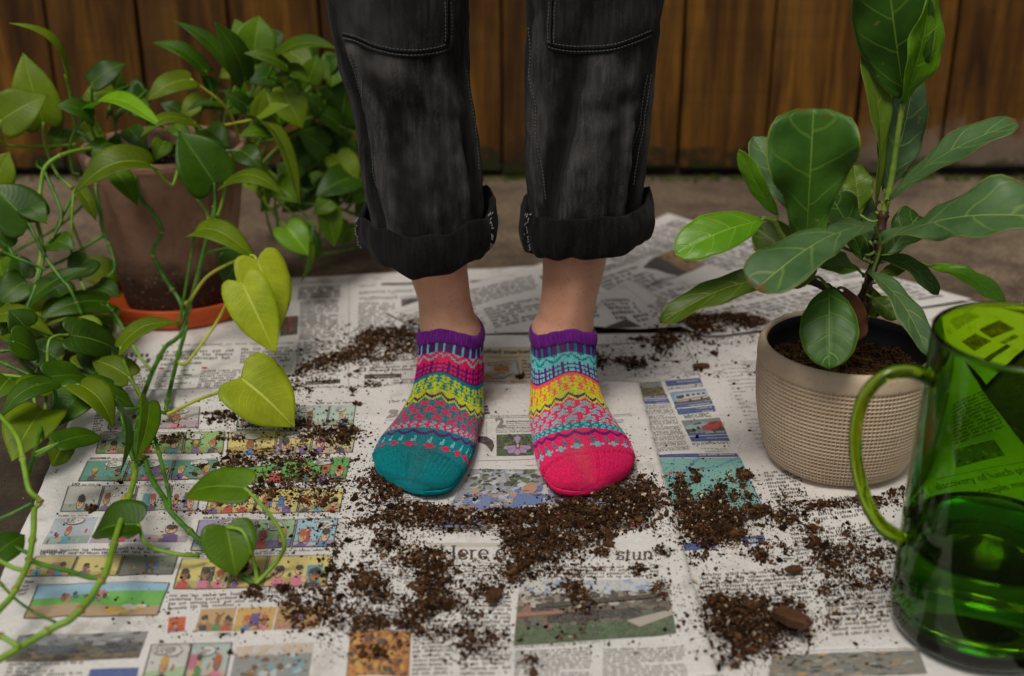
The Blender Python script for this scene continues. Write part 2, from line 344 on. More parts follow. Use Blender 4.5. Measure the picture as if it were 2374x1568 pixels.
# ------------------------------------------------------------------ ground and fence
def build_ground():
    xs = np.concatenate([[-60, -20, -8], np.linspace(-3, 3, 121), [8, 20, 60]]); ys = np.concatenate([[-30, -8], np.linspace(-1, 2.6, 91), [4, 10, 60]])
    X, Y = np.meshgrid(xs, ys); Z = np.zeros_like(X)
    for i in range(X.shape[0]):
        for j in range(X.shape[1]):
            if abs(X[i, j]) < 3 and abs(Y[i, j]) < 2.6: Z[i, j] = -0.004+0.002*hnoise(X[i, j]*3, Y[i, j]*3)
            else: Z[i, j] = -0.004
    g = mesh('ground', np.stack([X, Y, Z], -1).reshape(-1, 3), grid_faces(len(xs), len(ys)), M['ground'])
    g['kind'] = 'structure'
build_ground()
FENCE_Y = 2.249
def build_fence():
    root = empty('wooden_fence', (0, FENCE_Y, 0))
    tag(root, 'brown stained vertical plank fence behind the plants and the standing person', 'fence')
    pitch, x0 = 0.158, -0.020
    for k in range(-14, 14):
        a = x0+k*pitch; gap = 0.0045 + 0.002*((k*7) % 3)/2 + (0.004 if k == 4 else 0)
        wd = pitch-gap; h = 1.83+0.004*((k*5) % 4); z0 = 0.004+0.005*((k*3) % 4)
        bm = bmesh.new(); bmesh.ops.create_cube(bm, size=1)
        for v in bm.verts: v.co = (v.co.x*wd, v.co.y*0.019, (v.co.z+0.5)*h)
        bmesh.ops.bevel(bm, geom=list(bm.edges), offset=0.0028, segments=2, affect='EDGES', profile=0.6)
        me = bpy.data.meshes.new('plank'); bm.to_mesh(me); bm.free(); me.materials.append(M['wood'])
        p = link(bpy.data.objects.new('plank', me), root)
        p.location = (a+gap+wd/2, 0.012+0.003*((k*11) % 5)/4, z0)
        p.rotation_euler = (0, R(0.12*(((k*13) % 7)-3)/3), R(0.5*(((k*5) % 5)-2)/2))
    for z in (0.30, 0.95, 1.58):       # rails on the far side
        bm = bmesh.new(); bmesh.ops.create_cube(bm, size=1)
        for v in bm.verts: v.co = (v.co.x*4.4, v.co.y*0.04, v.co.z*0.09)
        bmesh.ops.bevel(bm, geom=list(bm.edges), offset=0.004, segments=2, affect='EDGES')
        me = bpy.data.meshes.new('rail'); bm.to_mesh(me); bm.free(); me.materials.append(M['wood'])
        r = link(bpy.data.objects.new('rail', me), root); r.location = (0, 0.05, z)
    bm = bmesh.new(); bmesh.ops.create_cube(bm, size=1)     # unseen black panel, added so no light falls through the gaps
    for v in bm.verts: v.co = (v.co.x*4.4, v.co.y*0.016, (v.co.z+0.5)*1.8)
    bmesh.ops.bevel(bm, geom=list(bm.edges), offset=0.003, segments=1, affect='EDGES')
    me = bpy.data.meshes.new('gap_light_block'); bm.to_mesh(me); bm.free(); me.materials.append(M['dark'])
    r = link(bpy.data.objects.new('gap_light_block', me), root); r.location = (0, 0.082, 0.002)
build_fence()
def build_moss():
    V, F = [], []
    rng = np.random.default_rng(3)
    for i in range(2600):
        x = rng.uniform(-1.6, 1.6); dens = 0.35+0.65*max(0, hnoise(x*3.1, 4.2))
        if rng.random() > dens: continue
        c = np.array([x, FENCE_Y-0.002-abs(rng.normal(0, 0.007)), 0.0]); s = rng.uniform(0.0015, 0.005)
        t = rng.uniform(0, 6.28); o = len(V)
        for k in range(3):
            a = t+k*2.1; V.append(c+np.array([math.cos(a)*s, math.sin(a)*s, -0.004]))
        V.append(c+np.array([rng.normal(0, s*0.4), rng.normal(0, s*0.4), s*1.6]))
        F += [[o, o+1, o+3], [o+1, o+2, o+3], [o+2, o, o+3]]
    m = m_plain('moss', srgb(70, 84, 26), 0.95, 0.1, 0.4, 50)
    tag(mesh('moss', V, F, m, None, False), 'thin green moss along the foot of the plank fence', 'moss', kind='stuff')
build_moss()

# ------------------------------------------------------------------ newspapers (paper sheets with flat print on them)
CREASES = [((0.0, 1.06), (1, 0.04), .0016, .011), ((-0.30, 1.2), (0.25, 1), .0012, .012), ((0.33, 1.1), (-0.2, 1), .0018, .012), ((0.13, 0.95), (-0.09, 1), .0014, .012), ((0.0, 1.50), (1, -0.12), .0018, .012), ((0.2, 1.2), (1, .5), .0012, .010), ((-.1, .86), (1, -.3), .0013, .011), ((-.05, 1.35), (.7, 1), .0010, .010)]
def wrinkle(x, y):
    h = 0.0
    for (px_, py_), (dx, dy), am, wd in CREASES:
        L = math.hypot(dx, dy); dd = ((x-px_)*dy-(y-py_)*dx)/L
        if abs(dd) < 4*wd: h += am*math.exp(-(dd/wd)**2)
    return h+0.0030+0.0023*hnoise(x*6.5, y*6.5, 1.3)+0.0011*hnoise(x*17, y*17, 4.1)
_fontcache = {}
def glyphs(s, shear=0.0, bold=0.0):
    k = (s, shear, bold)
    if k in _fontcache: return _fontcache[k]
    cu = bpy.data.curves.new('lettering', 'FONT'); cu.body = s; cu.resolution_u = 3; cu.shear = shear; cu.offset = bold
    ob = bpy.data.objects.new('lettering', cu); C.objects.link(ob)
    bpy.context.view_layer.update()
    me = ob.evaluated_get(bpy.context.evaluated_depsgraph_get()).to_mesh()
    me.calc_loop_triangles()
    V = np.array([v.co[:2] for v in me.vertices]) if len(me.vertices) else np.zeros((0, 2)); T = [tuple(t.vertices) for t in me.loop_triangles]
    bpy.data.objects.remove(ob); bpy.data.curves.remove(cu)
    if len(V): V = V - np.array([V[:, 0].min(), 0])
    _fontcache[k] = (V, T); return V, T
BLACK = srgb(34, 32, 32); GREY = srgb(96, 92, 90); WHITE = srgb(214, 208, 198)
SKINS = [srgb(222, 176, 130), srgb(206, 150, 100), srgb(160, 104, 60), srgb(230, 190, 150)]
HAIRS = [srgb(40, 30, 26), srgb(200, 160, 50), srgb(150, 80, 40), srgb(30, 28, 30), srgb(190, 90, 40)]
CLOTH = [srgb(60, 120, 190), srgb(200, 60, 50), srgb(110, 80, 150), srgb(60, 60, 66), srgb(220, 120, 150), srgb(90, 170, 190), srgb(70, 140, 70)]
class Sheet:
    def __init__(s, corners, layer, label, extra=None, jag=0.0, seed=1):
        s.layer = layer; s.extra = extra; s.P = []; s.Q = []    # P text polys, Q picture polys
        s.G = [onz(*c)[:2] for c in corners]; s.label = label; s.jag = jag; s.seed = seed
    def h(s, x, y):
        return wrinkle(x, y)+0.0011*s.layer+(s.extra(x, y) if s.extra else 0.0)
    def g(s, px):                       # photo grid -> flat place on this sheet
        p = onz(px[0], px[1], 0.003+0.0011*s.layer); 
        if s.extra: p = onz(px[0], px[1], s.h(p[0], p[1]))
        return np.array(p[:2])
    def build(s):
        g = s.G; L = max(np.linalg.norm(g[1]-g[0]), np.linalg.norm(g[2]-g[3])); H = max(np.linalg.norm(g[3]-g[0]), np.linalg.norm(g[2]-g[1]))
        nu, nv = max(8, int(L/0.005)), max(8, int(H/0.005)); V = []
        for j in range(nv):
            b = j/(nv-1)
            for i in range(nu):
                a = i/(nu-1); p = (g[0]*(1-a)+g[1]*a)*(1-b)+(g[3]*(1-a)+g[2]*a)*b
                e = 0.0
                if s.jag:
                    if j == 0: p = p+np.array([0, s.jag*(0.5 if i % 2 else -0.5)])
                    if i in (0, nu-1): p = p+np.array([0.0014*hnoise(p[1]*60, s.seed*3.3), 0])
                V.append((p[0], p[1], s.h(p[0], p[1])+e))
        o = mesh('newspaper_sheet', V, grid_faces(nu, nv)[:, ::-1], M['paper']); tag(o, s.label, 'newspaper', 'newspaper sheets spread on the ground')
        md = o.modifiers.new('thickness', 'SOLIDIFY'); md.thickness = 0.00025; md.offset = -1
        for nm, polys in (('printed_text', s.P), ('printed_pictures', s.Q)):
            if not polys: continue
            VV, FF, CC = [], [], []
            for pts, faces, col, lv in polys:
                k = len(VV)
                for p in pts:
                    VV.append((p[0], p[1], s.h(p[0], p[1])+0.00022+0.00011*lv)); CC.append(col)
                FF += [[i+k for i in f] for f in faces]
            c = mesh(nm, np.array(VV), FF, M['ink'], o, False, np.array(CC)); c['kind'] = 'stuff'
        return o
    # --- drawing; every figure is given as flat 2d places on the sheet
    def raw(s, pts, faces, col, lv, pic): (s.Q if pic else s.P).append((pts, faces, col, lv))
    def quadg(s, q, col, lv=0, pic=True):
        q = [np.asarray(p, float) for p in q]
        n = max(1, int(max(np.linalg.norm(q[1]-q[0]), np.linalg.norm(q[2]-q[3]))/0.0065)); m = max(1, int(max(np.linalg.norm(q[3]-q[0]), np.linalg.norm(q[2]-q[1]))/0.0065))
        pts = []
        for j in range(m+1):
            b = j/m
            for i in range(n+1):
                a = i/n; pts.append((q[0]*(1-a)+q[1]*a)*(1-b)+(q[3]*(1-a)+q[2]*a)*b)
        s.raw(pts, grid_faces(n+1, m+1).tolist(), col, lv, pic)
    def quad(s, px, col, lv=0, pic=True): s.quadg([s.g(p) for p in px], col, lv, pic)
    def polyg(s, pts, col, lv=1, pic=True):
        T = tessellate_polygon([[Vector((p[0], p[1], 0)) for p in pts]]); s.raw([np.asarray(p) for p in pts], [list(t) for t in T], col, lv, pic)
    def poly(s, px, col, lv=1, pic=True): s.polyg([s.g(p) for p in px], col, lv, pic)
    def line(s, px, wd, col=BLACK, lv=1, pic=False):
        g = [s.g(p) for p in px]
        for a, b in zip(g[:-1], g[1:]):
            d = b-a; n = np.array([-d[1], d[0]])/(np.linalg.norm(d)+1e-9)*wd/2; s.quadg([a+n, b+n, b-n, a-n], col, lv, pic)
    def frame(s, q, wd=0.0006, col=BLACK, lv=3):
        for i in range(4):
            a, b = np.asarray(q[i]), np.asarray(q[(i+1) % 4]); d = b-a; n = np.array([-d[1], d[0]])/(np.linalg.norm(d)+1e-9)*wd/2
            s.quadg([a+n, b+n, b-n, a-n], col, lv, True)
    def block(s, px, lines, col=GREY, fill=0.55, lv=0, justify=True, seed=None, first=0.0):
        q = [s.g(p) for p in px]; s.blockg(q, lines, col, fill, lv, justify, first)
    def blockg(s, q, lines, col=GREY, fill=0.55, lv=0, justify=True, first=0.0):
        W = np.linalg.norm(q[1]-q[0]); ch = np.linalg.norm(q[3]-q[0])/lines*0.55
        for k in range(lines):
            b0 = (k+0.2)/lines; b1 = b0+fill/lines; x = first if k == 0 else 0.0; end = 1.0
            if not justify or random.random() < 0.12: end = random.uniform(0.45, 0.98)
            while x < end-0.02:
                wl = min(random.choice([2, 3, 3, 4, 5, 6, 7, 8])*ch*0.75/W, end-x)
                if wl*W > ch*0.5:
                    P = lambda a, b: (q[0]*(1-a)+q[1]*a)*(1-b)+(q[3]*(1-a)+q[2]*a)*b
                    t = random.uniform(0.75, 1.25); cc_ = tuple(min(0.5, v*t) for v in col); cw = ch*0.62/W; nl = max(1, int(wl/cw))
                    for i in range(nl):     # one mark for each letter
                        xa = x+i*cw; r_ = random.random(); u0 = b0-(0.16/lines if r_ < 0.3 else 0); u1 = b1+(0.14/lines if r_ > 0.88 else 0); xb = xa+cw*random.uniform(0.55, 0.8)
                        s.raw([P(xa, u0), P(xb, u0), P(xb, u1), P(xa, u1)], [[0, 1, 2, 3]], cc_, lv, False)
                x += wl+ch*0.5/W
    def label_(s, txt, pl, pr, col=BLACK, hs=1.0, lv=2, shear=0.0, bold=0.0):
        V, T = glyphs(txt, shear, bold)
        if not len(V): return
        a, b = s.g(pl), s.g(pr); d = b-a; sc_ = 1/V[:, 0].max(); n = np.array([-d[1], d[0]])
        s.raw([a+d*(v[0]*sc_)+n*(v[1]*sc_*hs*1.3) for v in V], [list(t) for t in T], col, lv, False)
    def serif(s, txt, pl, pr, col=BLACK, lv=2, hs=1.0):
        polys, wd = serif_word(txt); a, b = s.g(pl), s.g(pr); d = b-a; n = np.array([-d[1], d[0]])
        for q in polys: s.raw([a+d*(v[0]/wd)+n*(v[1]/wd*hs) for v in q], [[0, 1, 2, 3]], col, lv, False)
# a small two-weight serif alphabet drawn with a broad pen
def _arc(cx, cy, rx, ry, a0, a1, n=14): return [(cx+rx*math.cos(R(a)), cy+ry*math.sin(R(a))) for a in np.linspace(a0, a1, n)]
SER = {
    'H': (0.86, [[(0.16, 0), (0.16, 0.7)], [(0.68, 0), (0.68, 0.7)], [(0.16, 0.37), (0.68, 0.37)]] + [[(x-0.12, y), (x+0.12, y)] for x in (0.16, 0.68) for y in (0.0, 0.7)]),
    'B': (0.66, [[(0.14, 0), (0.14, 0.7)], [(0.02, 0.7), (0.3, 0.7)], [(0.02, 0), (0.3, 0)], [(0.14, 0.37), (0.32, 0.37)], _arc(0.3, 0.535, 0.17, 0.165, 90, -90), _arc(0.32, 0.185, 0.22, 0.185, 90, -90)]),
    'E': (0.62, [[(0.14, 0), (0.14, 0.7)], [(0.02, 0.7), (0.54, 0.7), (0.54, 0.55)], [(0.02, 0), (0.56, 0), (0.56, 0.16)], [(0.14, 0.37), (0.42, 0.37)], [(0.42, 0.28), (0.42, 0.46)]]),
    'e': (0.50, [_arc(0.25, 0.24, 0.19, 0.25, 5, 330, 26), [(0.07, 0.26), (0.43, 0.26)]]),
    'r': (0.40, [[(0.12, 0), (0.12, 0.47)], [(0.02, 0.46), (0.12, 0.47)], [(0.02, 0), (0.24, 0)], _arc(0.27, 0.33, 0.15, 0.14, 170, 60, 8)]),
    'c': (0.47, [_arc(0.25, 0.24, 0.19, 0.25, 40, 325, 24), _arc(0.37, 0.38, 0.02, 0.02, 0, 360, 6)]),
    's': (0.40, [_arc(0.2, 0.36, 0.14, 0.125, 30, 250, 14)+_arc(0.19, 0.12, 0.15, 0.125, 80, -150, 14), [(0.335, 0.35), (0.335, 0.48)], [(0.05, 0.0), (0.05, 0.14)]]),
    't': (0.34, [[(0.14, 0.08), (0.14, 0.62)], [(0.02, 0.47), (0.3, 0.47)], _arc(0.23, 0.08, 0.09, 0.08, 180, 320, 8)]),
    'u': (0.56, [[(0.12, 0.47), (0.12, 0.14)]+_arc(0.25, 0.14, 0.13, 0.14, 190, 330, 10)+[(0.42, 0.2)], [(0.42, 0), (0.42, 0.47)], [(0.02, 0.47), (0.12, 0.47)], [(0.32, 0.47), (0.42, 0.47)], [(0.42, 0), (0.54, 0)]]),
    'n': (0.58, [[(0.12, 0), (0.12, 0.47)], [(0.02, 0.47), (0.12, 0.47)], [(0.02, 0), (0.22, 0)], _arc(0.28, 0.33, 0.14, 0.15, 165, 0, 12)+[(0.42, 0)], [(0.32, 0), (0.54, 0)]]),
    'a': (0.48, [_arc(0.2, 0.36, 0.13, 0.12, 160, 0, 10)+[(0.33, 0.06), (0.42, 0.0)], _arc(0.2, 0.13, 0.13, 0.13, 60, 330, 14)]),
    'i': (0.28, [[(0.13, 0), (0.13, 0.47)], [(0.03, 0.47), (0.13, 0.47)], [(0.02, 0), (0.24, 0)], [(0.13, 0.6), (0.13, 0.68)]]),
    'l': (0.28, [[(0.13, 0), (0.13, 0.74)], [(0.03, 0.74), (0.13, 0.74)], [(0.02, 0), (0.24, 0)]]),
    'h': (0.58, [[(0.12, 0), (0.12, 0.74)], [(0.02, 0.74), (0.12, 0.74)], [(0.02, 0), (0.22, 0)], _arc(0.28, 0.33, 0.14, 0.15, 165, 0, 12)+[(0.42, 0)], [(0.32, 0), (0.54, 0)]]),
    'm': (0.86, [[(0.12, 0), (0.12, 0.47)], [(0.02, 0.47), (0.12, 0.47)], [(0.02, 0), (0.22, 0)], _arc(0.27, 0.33, 0.13, 0.15, 165, 0, 10)+[(0.40, 0)], _arc(0.56, 0.33, 0.14, 0.15, 165, 0, 10)+[(0.70, 0)], [(0.60, 0), (0.82, 0)]]),
    'k': (0.56, [[(0.12, 0), (0.12, 0.74)], [(0.02, 0.74), (0.12, 0.74)], [(0.02, 0), (0.22, 0)], [(0.12, 0.2), (0.42, 0.46)], [(0.24, 0.3), (0.48, 0)]]),
    'p': (0.54, [[(0.12, -0.22), (0.12, 0.47)], [(0.02, 0.47), (0.12, 0.47)], [(0.02, -0.22), (0.24, -0.22)], _arc(0.26, 0.235, 0.2, 0.235, 140, -140, 18)]),
    'o': (0.52, [_arc(0.26, 0.235, 0.2, 0.24, 0, 360, 24)]), 'v': (0.5, [[(0.06, 0.47), (0.25, 0.0), (0.44, 0.47)], [(0.0, 0.47), (0.16, 0.47)], [(0.36, 0.47), (0.5, 0.47)]]),
    'w': (0.74, [[(0.06, 0.47), (0.2, 0.0), (0.37, 0.45), (0.52, 0.0), (0.68, 0.47)], [(0.0, 0.47), (0.15, 0.47)], [(0.6, 0.47), (0.74, 0.47)]]),
    'd': (0.56, [[(0.42, 0), (0.42, 0.74)], [(0.32, 0.74), (0.42, 0.74)], [(0.42, 0), (0.54, 0)], _arc(0.26, 0.235, 0.18, 0.24, 40, 320, 18)]),
    'T': (0.66, [[(0.33, 0), (0.33, 0.7)], [(0.04, 0.56), (0.04, 0.7), (0.62, 0.7), (0.62, 0.56)], [(0.2, 0), (0.46, 0)]]),
    'A': (0.7, [[(0.08, 0), (0.35, 0.72), (0.62, 0)], [(0.18, 0.25), (0.52, 0.25)], [(0, 0), (0.18, 0)], [(0.52, 0), (0.7, 0)]]),
    'C': (0.66, [_arc(0.36, 0.35, 0.29, 0.36, 40, 320, 26), [(0.6, 0.5), (0.6, 0.7)]]), 'M': (0.9, [[(0.14, 0), (0.14, 0.7), (0.44, 0.05), (0.74, 0.7), (0.74, 0)], [(0.02, 0), (0.26, 0)], [(0.62, 0), (0.86, 0)]]),
    'U': (0.74, [[(0.14, 0.7), (0.14, 0.2)]+_arc(0.36, 0.22, 0.22, 0.22, 180, 360, 14)+[(0.58, 0.7)], [(0.02, 0.7), (0.26, 0.7)], [(0.46, 0.7), (0.7, 0.7)]]),
    'S': (0.52, [_arc(0.26, 0.53, 0.18, 0.17, 30, 250, 14)+_arc(0.25, 0.18, 0.2, 0.18, 80, -150, 14)]), 'R': (0.7, [[(0.14, 0), (0.14, 0.7)], [(0.02, 0.7), (0.3, 0.7)], [(0.02, 0), (0.26, 0)], _arc(0.3, 0.53, 0.18, 0.17, 90, -90), [(0.14, 0.36), (0.3, 0.36)], [(0.34, 0.36), (0.6, 0), (0.7, 0)]]),
    'N': (0.78, [[(0.14, 0), (0.14, 0.7), (0.6, 0), (0.6, 0.7)], [(0.02, 0), (0.26, 0)], [(0.48, 0.7), (0.72, 0.7)]]), 'O': (0.76, [_arc(0.38, 0.35, 0.3, 0.36, 0, 360, 30)]),
    '.': (0.22, [[(0.1, 0), (0.1, 0.09)]]), ' ': (0.28, []), 'f': (0.34, [[(0.14, 0), (0.14, 0.6)]+_arc(0.25, 0.6, 0.11, 0.13, 180, 50, 8), [(0.02, 0.47), (0.3, 0.47)], [(0.02, 0), (0.26, 0)]]),
}
def serif_word(txt, thick=0.105, thin=0.034):
    x, out = 0.0, []
    for ch in txt:
        wd, strokes = SER.get(ch, SER[' '])
        for st in strokes:
            p = [np.array(st[0], float)]
            for q0, q1 in zip(st[:-1], st[1:]):      # short pieces, so that the print follows the creased paper
                q0, q1 = np.array(q0, float), np.array(q1, float); m_ = max(1, int(np.linalg.norm(q1-q0)/.12)); p += [q0+(q1-q0)*k_/m_ for k_ in range(1, m_+1)]
            p = np.array(p)+np.array([x, 0]); d = np.gradient(p, axis=0); L = np.linalg.norm(d, axis=1, keepdims=True)+1e-9; d /= L
            hw = (thin+(thick-thin)*np.abs(d[:, 1:2])**1.3)/2; nn = np.stack([-d[:, 1], d[:, 0]], -1)*hw
            for i in range(len(p)-1): out.append([p[i]+nn[i], p[i+1]+nn[i+1], p[i+1]-nn[i+1], p[i]-nn[i]])
        x += wd
    return out, x
def bil(q, a, b): return (q[0]*(1-a)+q[1]*a)*(1-b)+(q[3]*(1-a)+q[2]*a)*b      # a right, b down
def blob(q, cx, cy, rx, ry, n=12, wob=0.0): return [bil(q, cx+rx*math.cos(t)*(1+random.uniform(-wob, wob)), cy+ry*math.sin(t)*(1+random.uniform(-wob, wob))) for t in np.linspace(0, 2*math.pi, n, endpoint=False)]
def figure(S, q, cx, top, sc_, cloth=None, hair=None):
    """a plain cartoon figure: shoulders, head, hair, dots for eyes"""
    cl = cloth or random.choice(CLOTH); sk = random.choice(SKINS); hr = hair or random.choice(HAIRS)
    S.polyg([bil(q, cx-0.13*sc_, 0.99), bil(q, cx-0.11*sc_, top+0.42*sc_), bil(q, cx, top+0.34*sc_), bil(q, cx+0.11*sc_, top+0.42*sc_), bil(q, cx+0.13*sc_, 0.99)], cl, 2)
    S.polyg(blob(q, cx, top+0.17*sc_, 0.088*sc_, 0.205*sc_), BLACK, 3); S.polyg(blob(q, cx, top+0.17*sc_, 0.075*sc_, 0.18*sc_), sk, 4)
    S.polyg(blob(q, cx, top+0.05*sc_, 0.085*sc_, 0.12*sc_, 12, 0.18), hr, 5)
    arm = random.choice((-1, 1)); S.polyg([bil(q, cx+arm*0.10*sc_, top+.45*sc_), bil(q, cx+arm*.22*sc_, min(.97, top+.6*sc_)), bil(q, cx+arm*.19*sc_, min(.98, top+.68*sc_)), bil(q, cx+arm*.07*sc_, min(.96, top+.6*sc_))], sk, 3)
    S.polyg(blob(q, cx+arm*.03*sc_, top+.25*sc_, .02*sc_, .025*sc_, 6), srgb(120, 40, 40), 5)
    for e in (-1, 1): S.polyg(blob(q, cx+e*0.025*sc_, top+0.18*sc_, 0.008*sc_, 0.03*sc_, 6), BLACK, 5)
def balloon(S, q, cx, cy, rx, ry):
    S.polyg(blob(q, cx, cy, rx+0.012, ry+0.02, 18), BLACK, 6); S.polyg(blob(q, cx, cy, rx, ry, 18), srgb(218, 213, 205), 7)
    S.blockg([bil(q, cx-rx*0.75, cy-ry*0.7), bil(q, cx+rx*0.75, cy-ry*0.7), bil(q, cx+rx*0.75, cy+ry*0.75), bil(q, cx-rx*0.75, cy+ry*0.75)], 3, BLACK, 0.6, 8, False)
def strip(S, px, splits, bgs, bal=True, people=(1, 3), seed=0, border=True):
    random.seed(seed); Q = [S.g(p) for p in px]
    for k in range(len(splits)-1):
        a0, a1 = splits[k], splits[k+1]-0.012
        q = [bil(Q, a0, 0), bil(Q, a1, 0), bil(Q, a1, 1), bil(Q, a0, 1)]
        bgc = bgs[k % len(bgs)]
        S.quadg(q, bgc, 0)
        S.quadg([bil(q, 0, 0.72+random.uniform(-.1, .1)), bil(q, 1, 0.72+random.uniform(-.1, .1)), bil(q, 1, 1), bil(q, 0, 1)], tuple(c*random.uniform(0.55, 0.9) for c in random.choice(bgs)), 1)
        for i in range(random.randint(5, 9)):
            S.polyg(blob(q, random.uniform(.06, .94), random.uniform(.5, .93), random.uniform(.015, .05), random.uniform(.03, .12), 7, .4), tuple(c*random.uniform(.5, 1.1) for c in random.choice(CLOTH+HAIRS+bgs)), 1+i % 2)
        if random.random() < 0.5:
            cc = random.choice(CLOTH); a = random.uniform(0, 0.7); S.quadg([bil(q, a, 0.3), bil(q, a+0.25, 0.3), bil(q, a+0.25, 0.9), bil(q, a, 0.9)], tuple(c*0.8 for c in cc), 1)
        asp = np.linalg.norm(q[1]-q[0])/np.linalg.norm(q[3]-q[0]); n = random.randint(*people)
        for i in range(n):
            cx = (i+0.5)/n+random.uniform(-0.08, 0.08); figure(S, q, min(0.86, max(0.14, cx)), random.uniform(0.34, 0.45), random.uniform(0.75, 1.15)/max(0.8, asp**0.5))
        if bal and random.random() < 0.85:
            for i in range(random.randint(1, 2)): balloon(S, q, random.uniform(0.25, 0.75), random.uniform(0.16, 0.22), random.uniform(0.18, 0.24), random.uniform(0.12, 0.16))
        if border: S.frame(q, 0.0007, BLACK, 9)
def mosaic(S, px, n, rows, seed, size=(0.03, 0.09), base=None):
    n = int(n*2.4)
    """a printed photo: patches of colour, rows = list of (y0, y1, colours)"""
    random.seed(seed); Q = [S.g(p) for p in px]
    for (y0, y1, cols) in rows: S.quadg([bil(Q, 0, y0), bil(Q, 1, y0), bil(Q, 1, y1), bil(Q, 0, y1)], tuple(np.mean(np.array(cols), axis=0)) if base is None else base, 0)
    for k in range(n):
        y0, y1, cols = random.choice(rows); rx = random.uniform(size[0]*0.5, size[1]*0.9); ry = rx*random.uniform(0.7, 2.2)
        cx, cyy = random.uniform(0.02+rx*0.5, 0.98-rx*0.5), min(0.97, max(0.03, random.uniform(y0, y1)))
        pts = [(min(1, max(0, cx+rx*0.6*math.cos(t)*random.uniform(0.6, 1.2))), min(1, max(0, cyy+ry*0.6*math.sin(t)*random.uniform(0.6, 1.2)))) for t in np.linspace(0, 6.28, 8, endpoint=False)]
        try: S.polyg([bil(Q, *p) for p in pts], random.choice(cols), 1+k % 5)
        except Exception: pass

# sheets, lowest first -------------------------------------------------------
fold1 = lambda x, y: 0.006*math.exp(-((y-(1.62-0.62*(x-0.02)))/0.03)**2) if y > 1.3 else 0.0
# A: sports pages under the terracotta saucer
SA = Sheet([(300, 672), (1240, 622), (1320, 960), (200, 965)], 1, 'sports pages newspaper sheet lying under the orange saucer of the clay pot', None, 0, 2)
SA.serif('U.S. makes splash in win over Canada', (372, 802), (680, 797), srgb(60, 58, 58), 1, 0.8)
SA.block([(560, 806), (680, 803), (680, 838), (556, 843)], 5, GREY); SA.block([(380, 812), (545, 808), (540, 832), (372, 836)], 3, GREY)
SA.label_('HOT CORNER', (372, 846), (468, 843), BLACK, 0.8, 2, 0, 0.02)
for k, (a, b) in enumerate(((362, 447), (462, 556), (566, 664))):
    SA.block([(a+6, 858), (b+4, 855), (b-2, 896), (a-6, 900)], 7, GREY); SA.poly([(a+12+7*math.cos(t), 853+3*math.sin(t)) for t in np.linspace(0, 6.2, 12)], srgb(190, 60, 44), 1)
SA.block([(292, 818), (355, 816), (348, 842), (282, 846)], 2, BLACK, 0.6); SA.block([(286, 848), (352, 846), (336, 902), (262, 906)], 8, GREY)
mosaic(SA, [(346, 903), (520, 898), (518, 930), (340, 934)], 40, [(0, 1, [srgb(40, 44, 60), srgb(70, 84, 120), srgb(110, 110, 120), srgb(30, 32, 40), srgb(170, 160, 150)])], 3)
SA.block([(694, 668), (795, 661), (796, 690), (690, 696)], 4, BLACK, 0.6); SA.block([(697, 700), (786, 695), (786, 785), (693, 790)], 18, srgb(80, 76, 76), 0.62)
SA.line([(810, 655), (808, 900)], 0.0006, GREY)
SA.label_('sports', (834, 668), (872, 666), BLACK, 0.9); SA.quad([(884, 661), (1010, 654), (1010, 659), (884, 666)], srgb(40, 46, 42), 0, False)
SA.quad([(1090, 652), (1150, 649), (1150, 653), (1090, 656)], srgb(60, 70, 64), 0, False)
SA.serif('Miami rallies', (832, 684), (958, 678), BLACK, 1, 1.0); SA.serif('in second round', (832, 696), (985, 690), BLACK, 1, 1.0)
SA.block([(832, 704), (920, 700), (920, 760), (830, 764)], 10, GREY); mosaic(SA, [(930, 694), (975, 691), (975, 728), (932, 731)], 14, [(0, 1, [srgb(44, 50, 62), srgb(60, 80, 120), srgb(30, 30, 34), srgb(160, 90, 50)])], 5, (0.1, 0.3))
SA.quad([(660, 735), (692, 732), (690, 775), (650, 778)], srgb(40, 46, 40), 0); mosaic(SA, [(655, 735), (692, 732), (690, 776), (648, 780)], 12, [(0, 1, [srgb(40, 44, 40), srgb(60, 80, 50), srgb(150, 50, 40), srgb(30, 30, 34)])], 6, (0.1, 0.3))
SA.block([(690, 795), (790, 790), (786, 870), (684, 876)], 14, GREY, 0.55); SA.quad([(708, 884), (789, 880), (789, 889), (707, 893)], BLACK, 0, False); SA.label_('ON THE AIR', (711, 891), (752, 889), WHITE, 0.8, 2)
SA.block([(706, 896), (800, 893), (800, 935), (702, 938)], 7, GREY); SA.block([(832, 770), (975, 764), (975, 862), (832, 866)], 14, GREY, 0.5)
SA.quad([(845, 870), (931, 867), (931, 876), (845, 880)], BLACK, 0, False); SA.label_('BASKETBALL', (866, 877), (918, 875), WHITE, 0.8, 2)
SA.block([(845, 884), (905, 882), (900, 935), (842, 938)], 9, BLACK, 0.5, 0, False); SA.block([(912, 880), (985, 878), (985, 935), (908, 938)], 10, GREY, 0.5)
SA.build()
# B: lowest sheet at the near right edge
SB = Sheet([(1600, 1480), (2330, 1480), (2420, 1660), (1560, 1690)], 1, 'newspaper sheet with a strip of pictures at the near edge below the glass jug', None, 0, 3)
mosaic(SB, [(1790, 1522), (2130, 1508), (2150, 1562), (1780, 1580)], 70, [(0, 1, [srgb(70, 84, 78), srgb(130, 136, 124), srgb(40, 46, 44), srgb(190, 150, 90), srgb(100, 120, 140), srgb(170, 170, 160)])], 8, (0.03, 0.08))
SB.build()
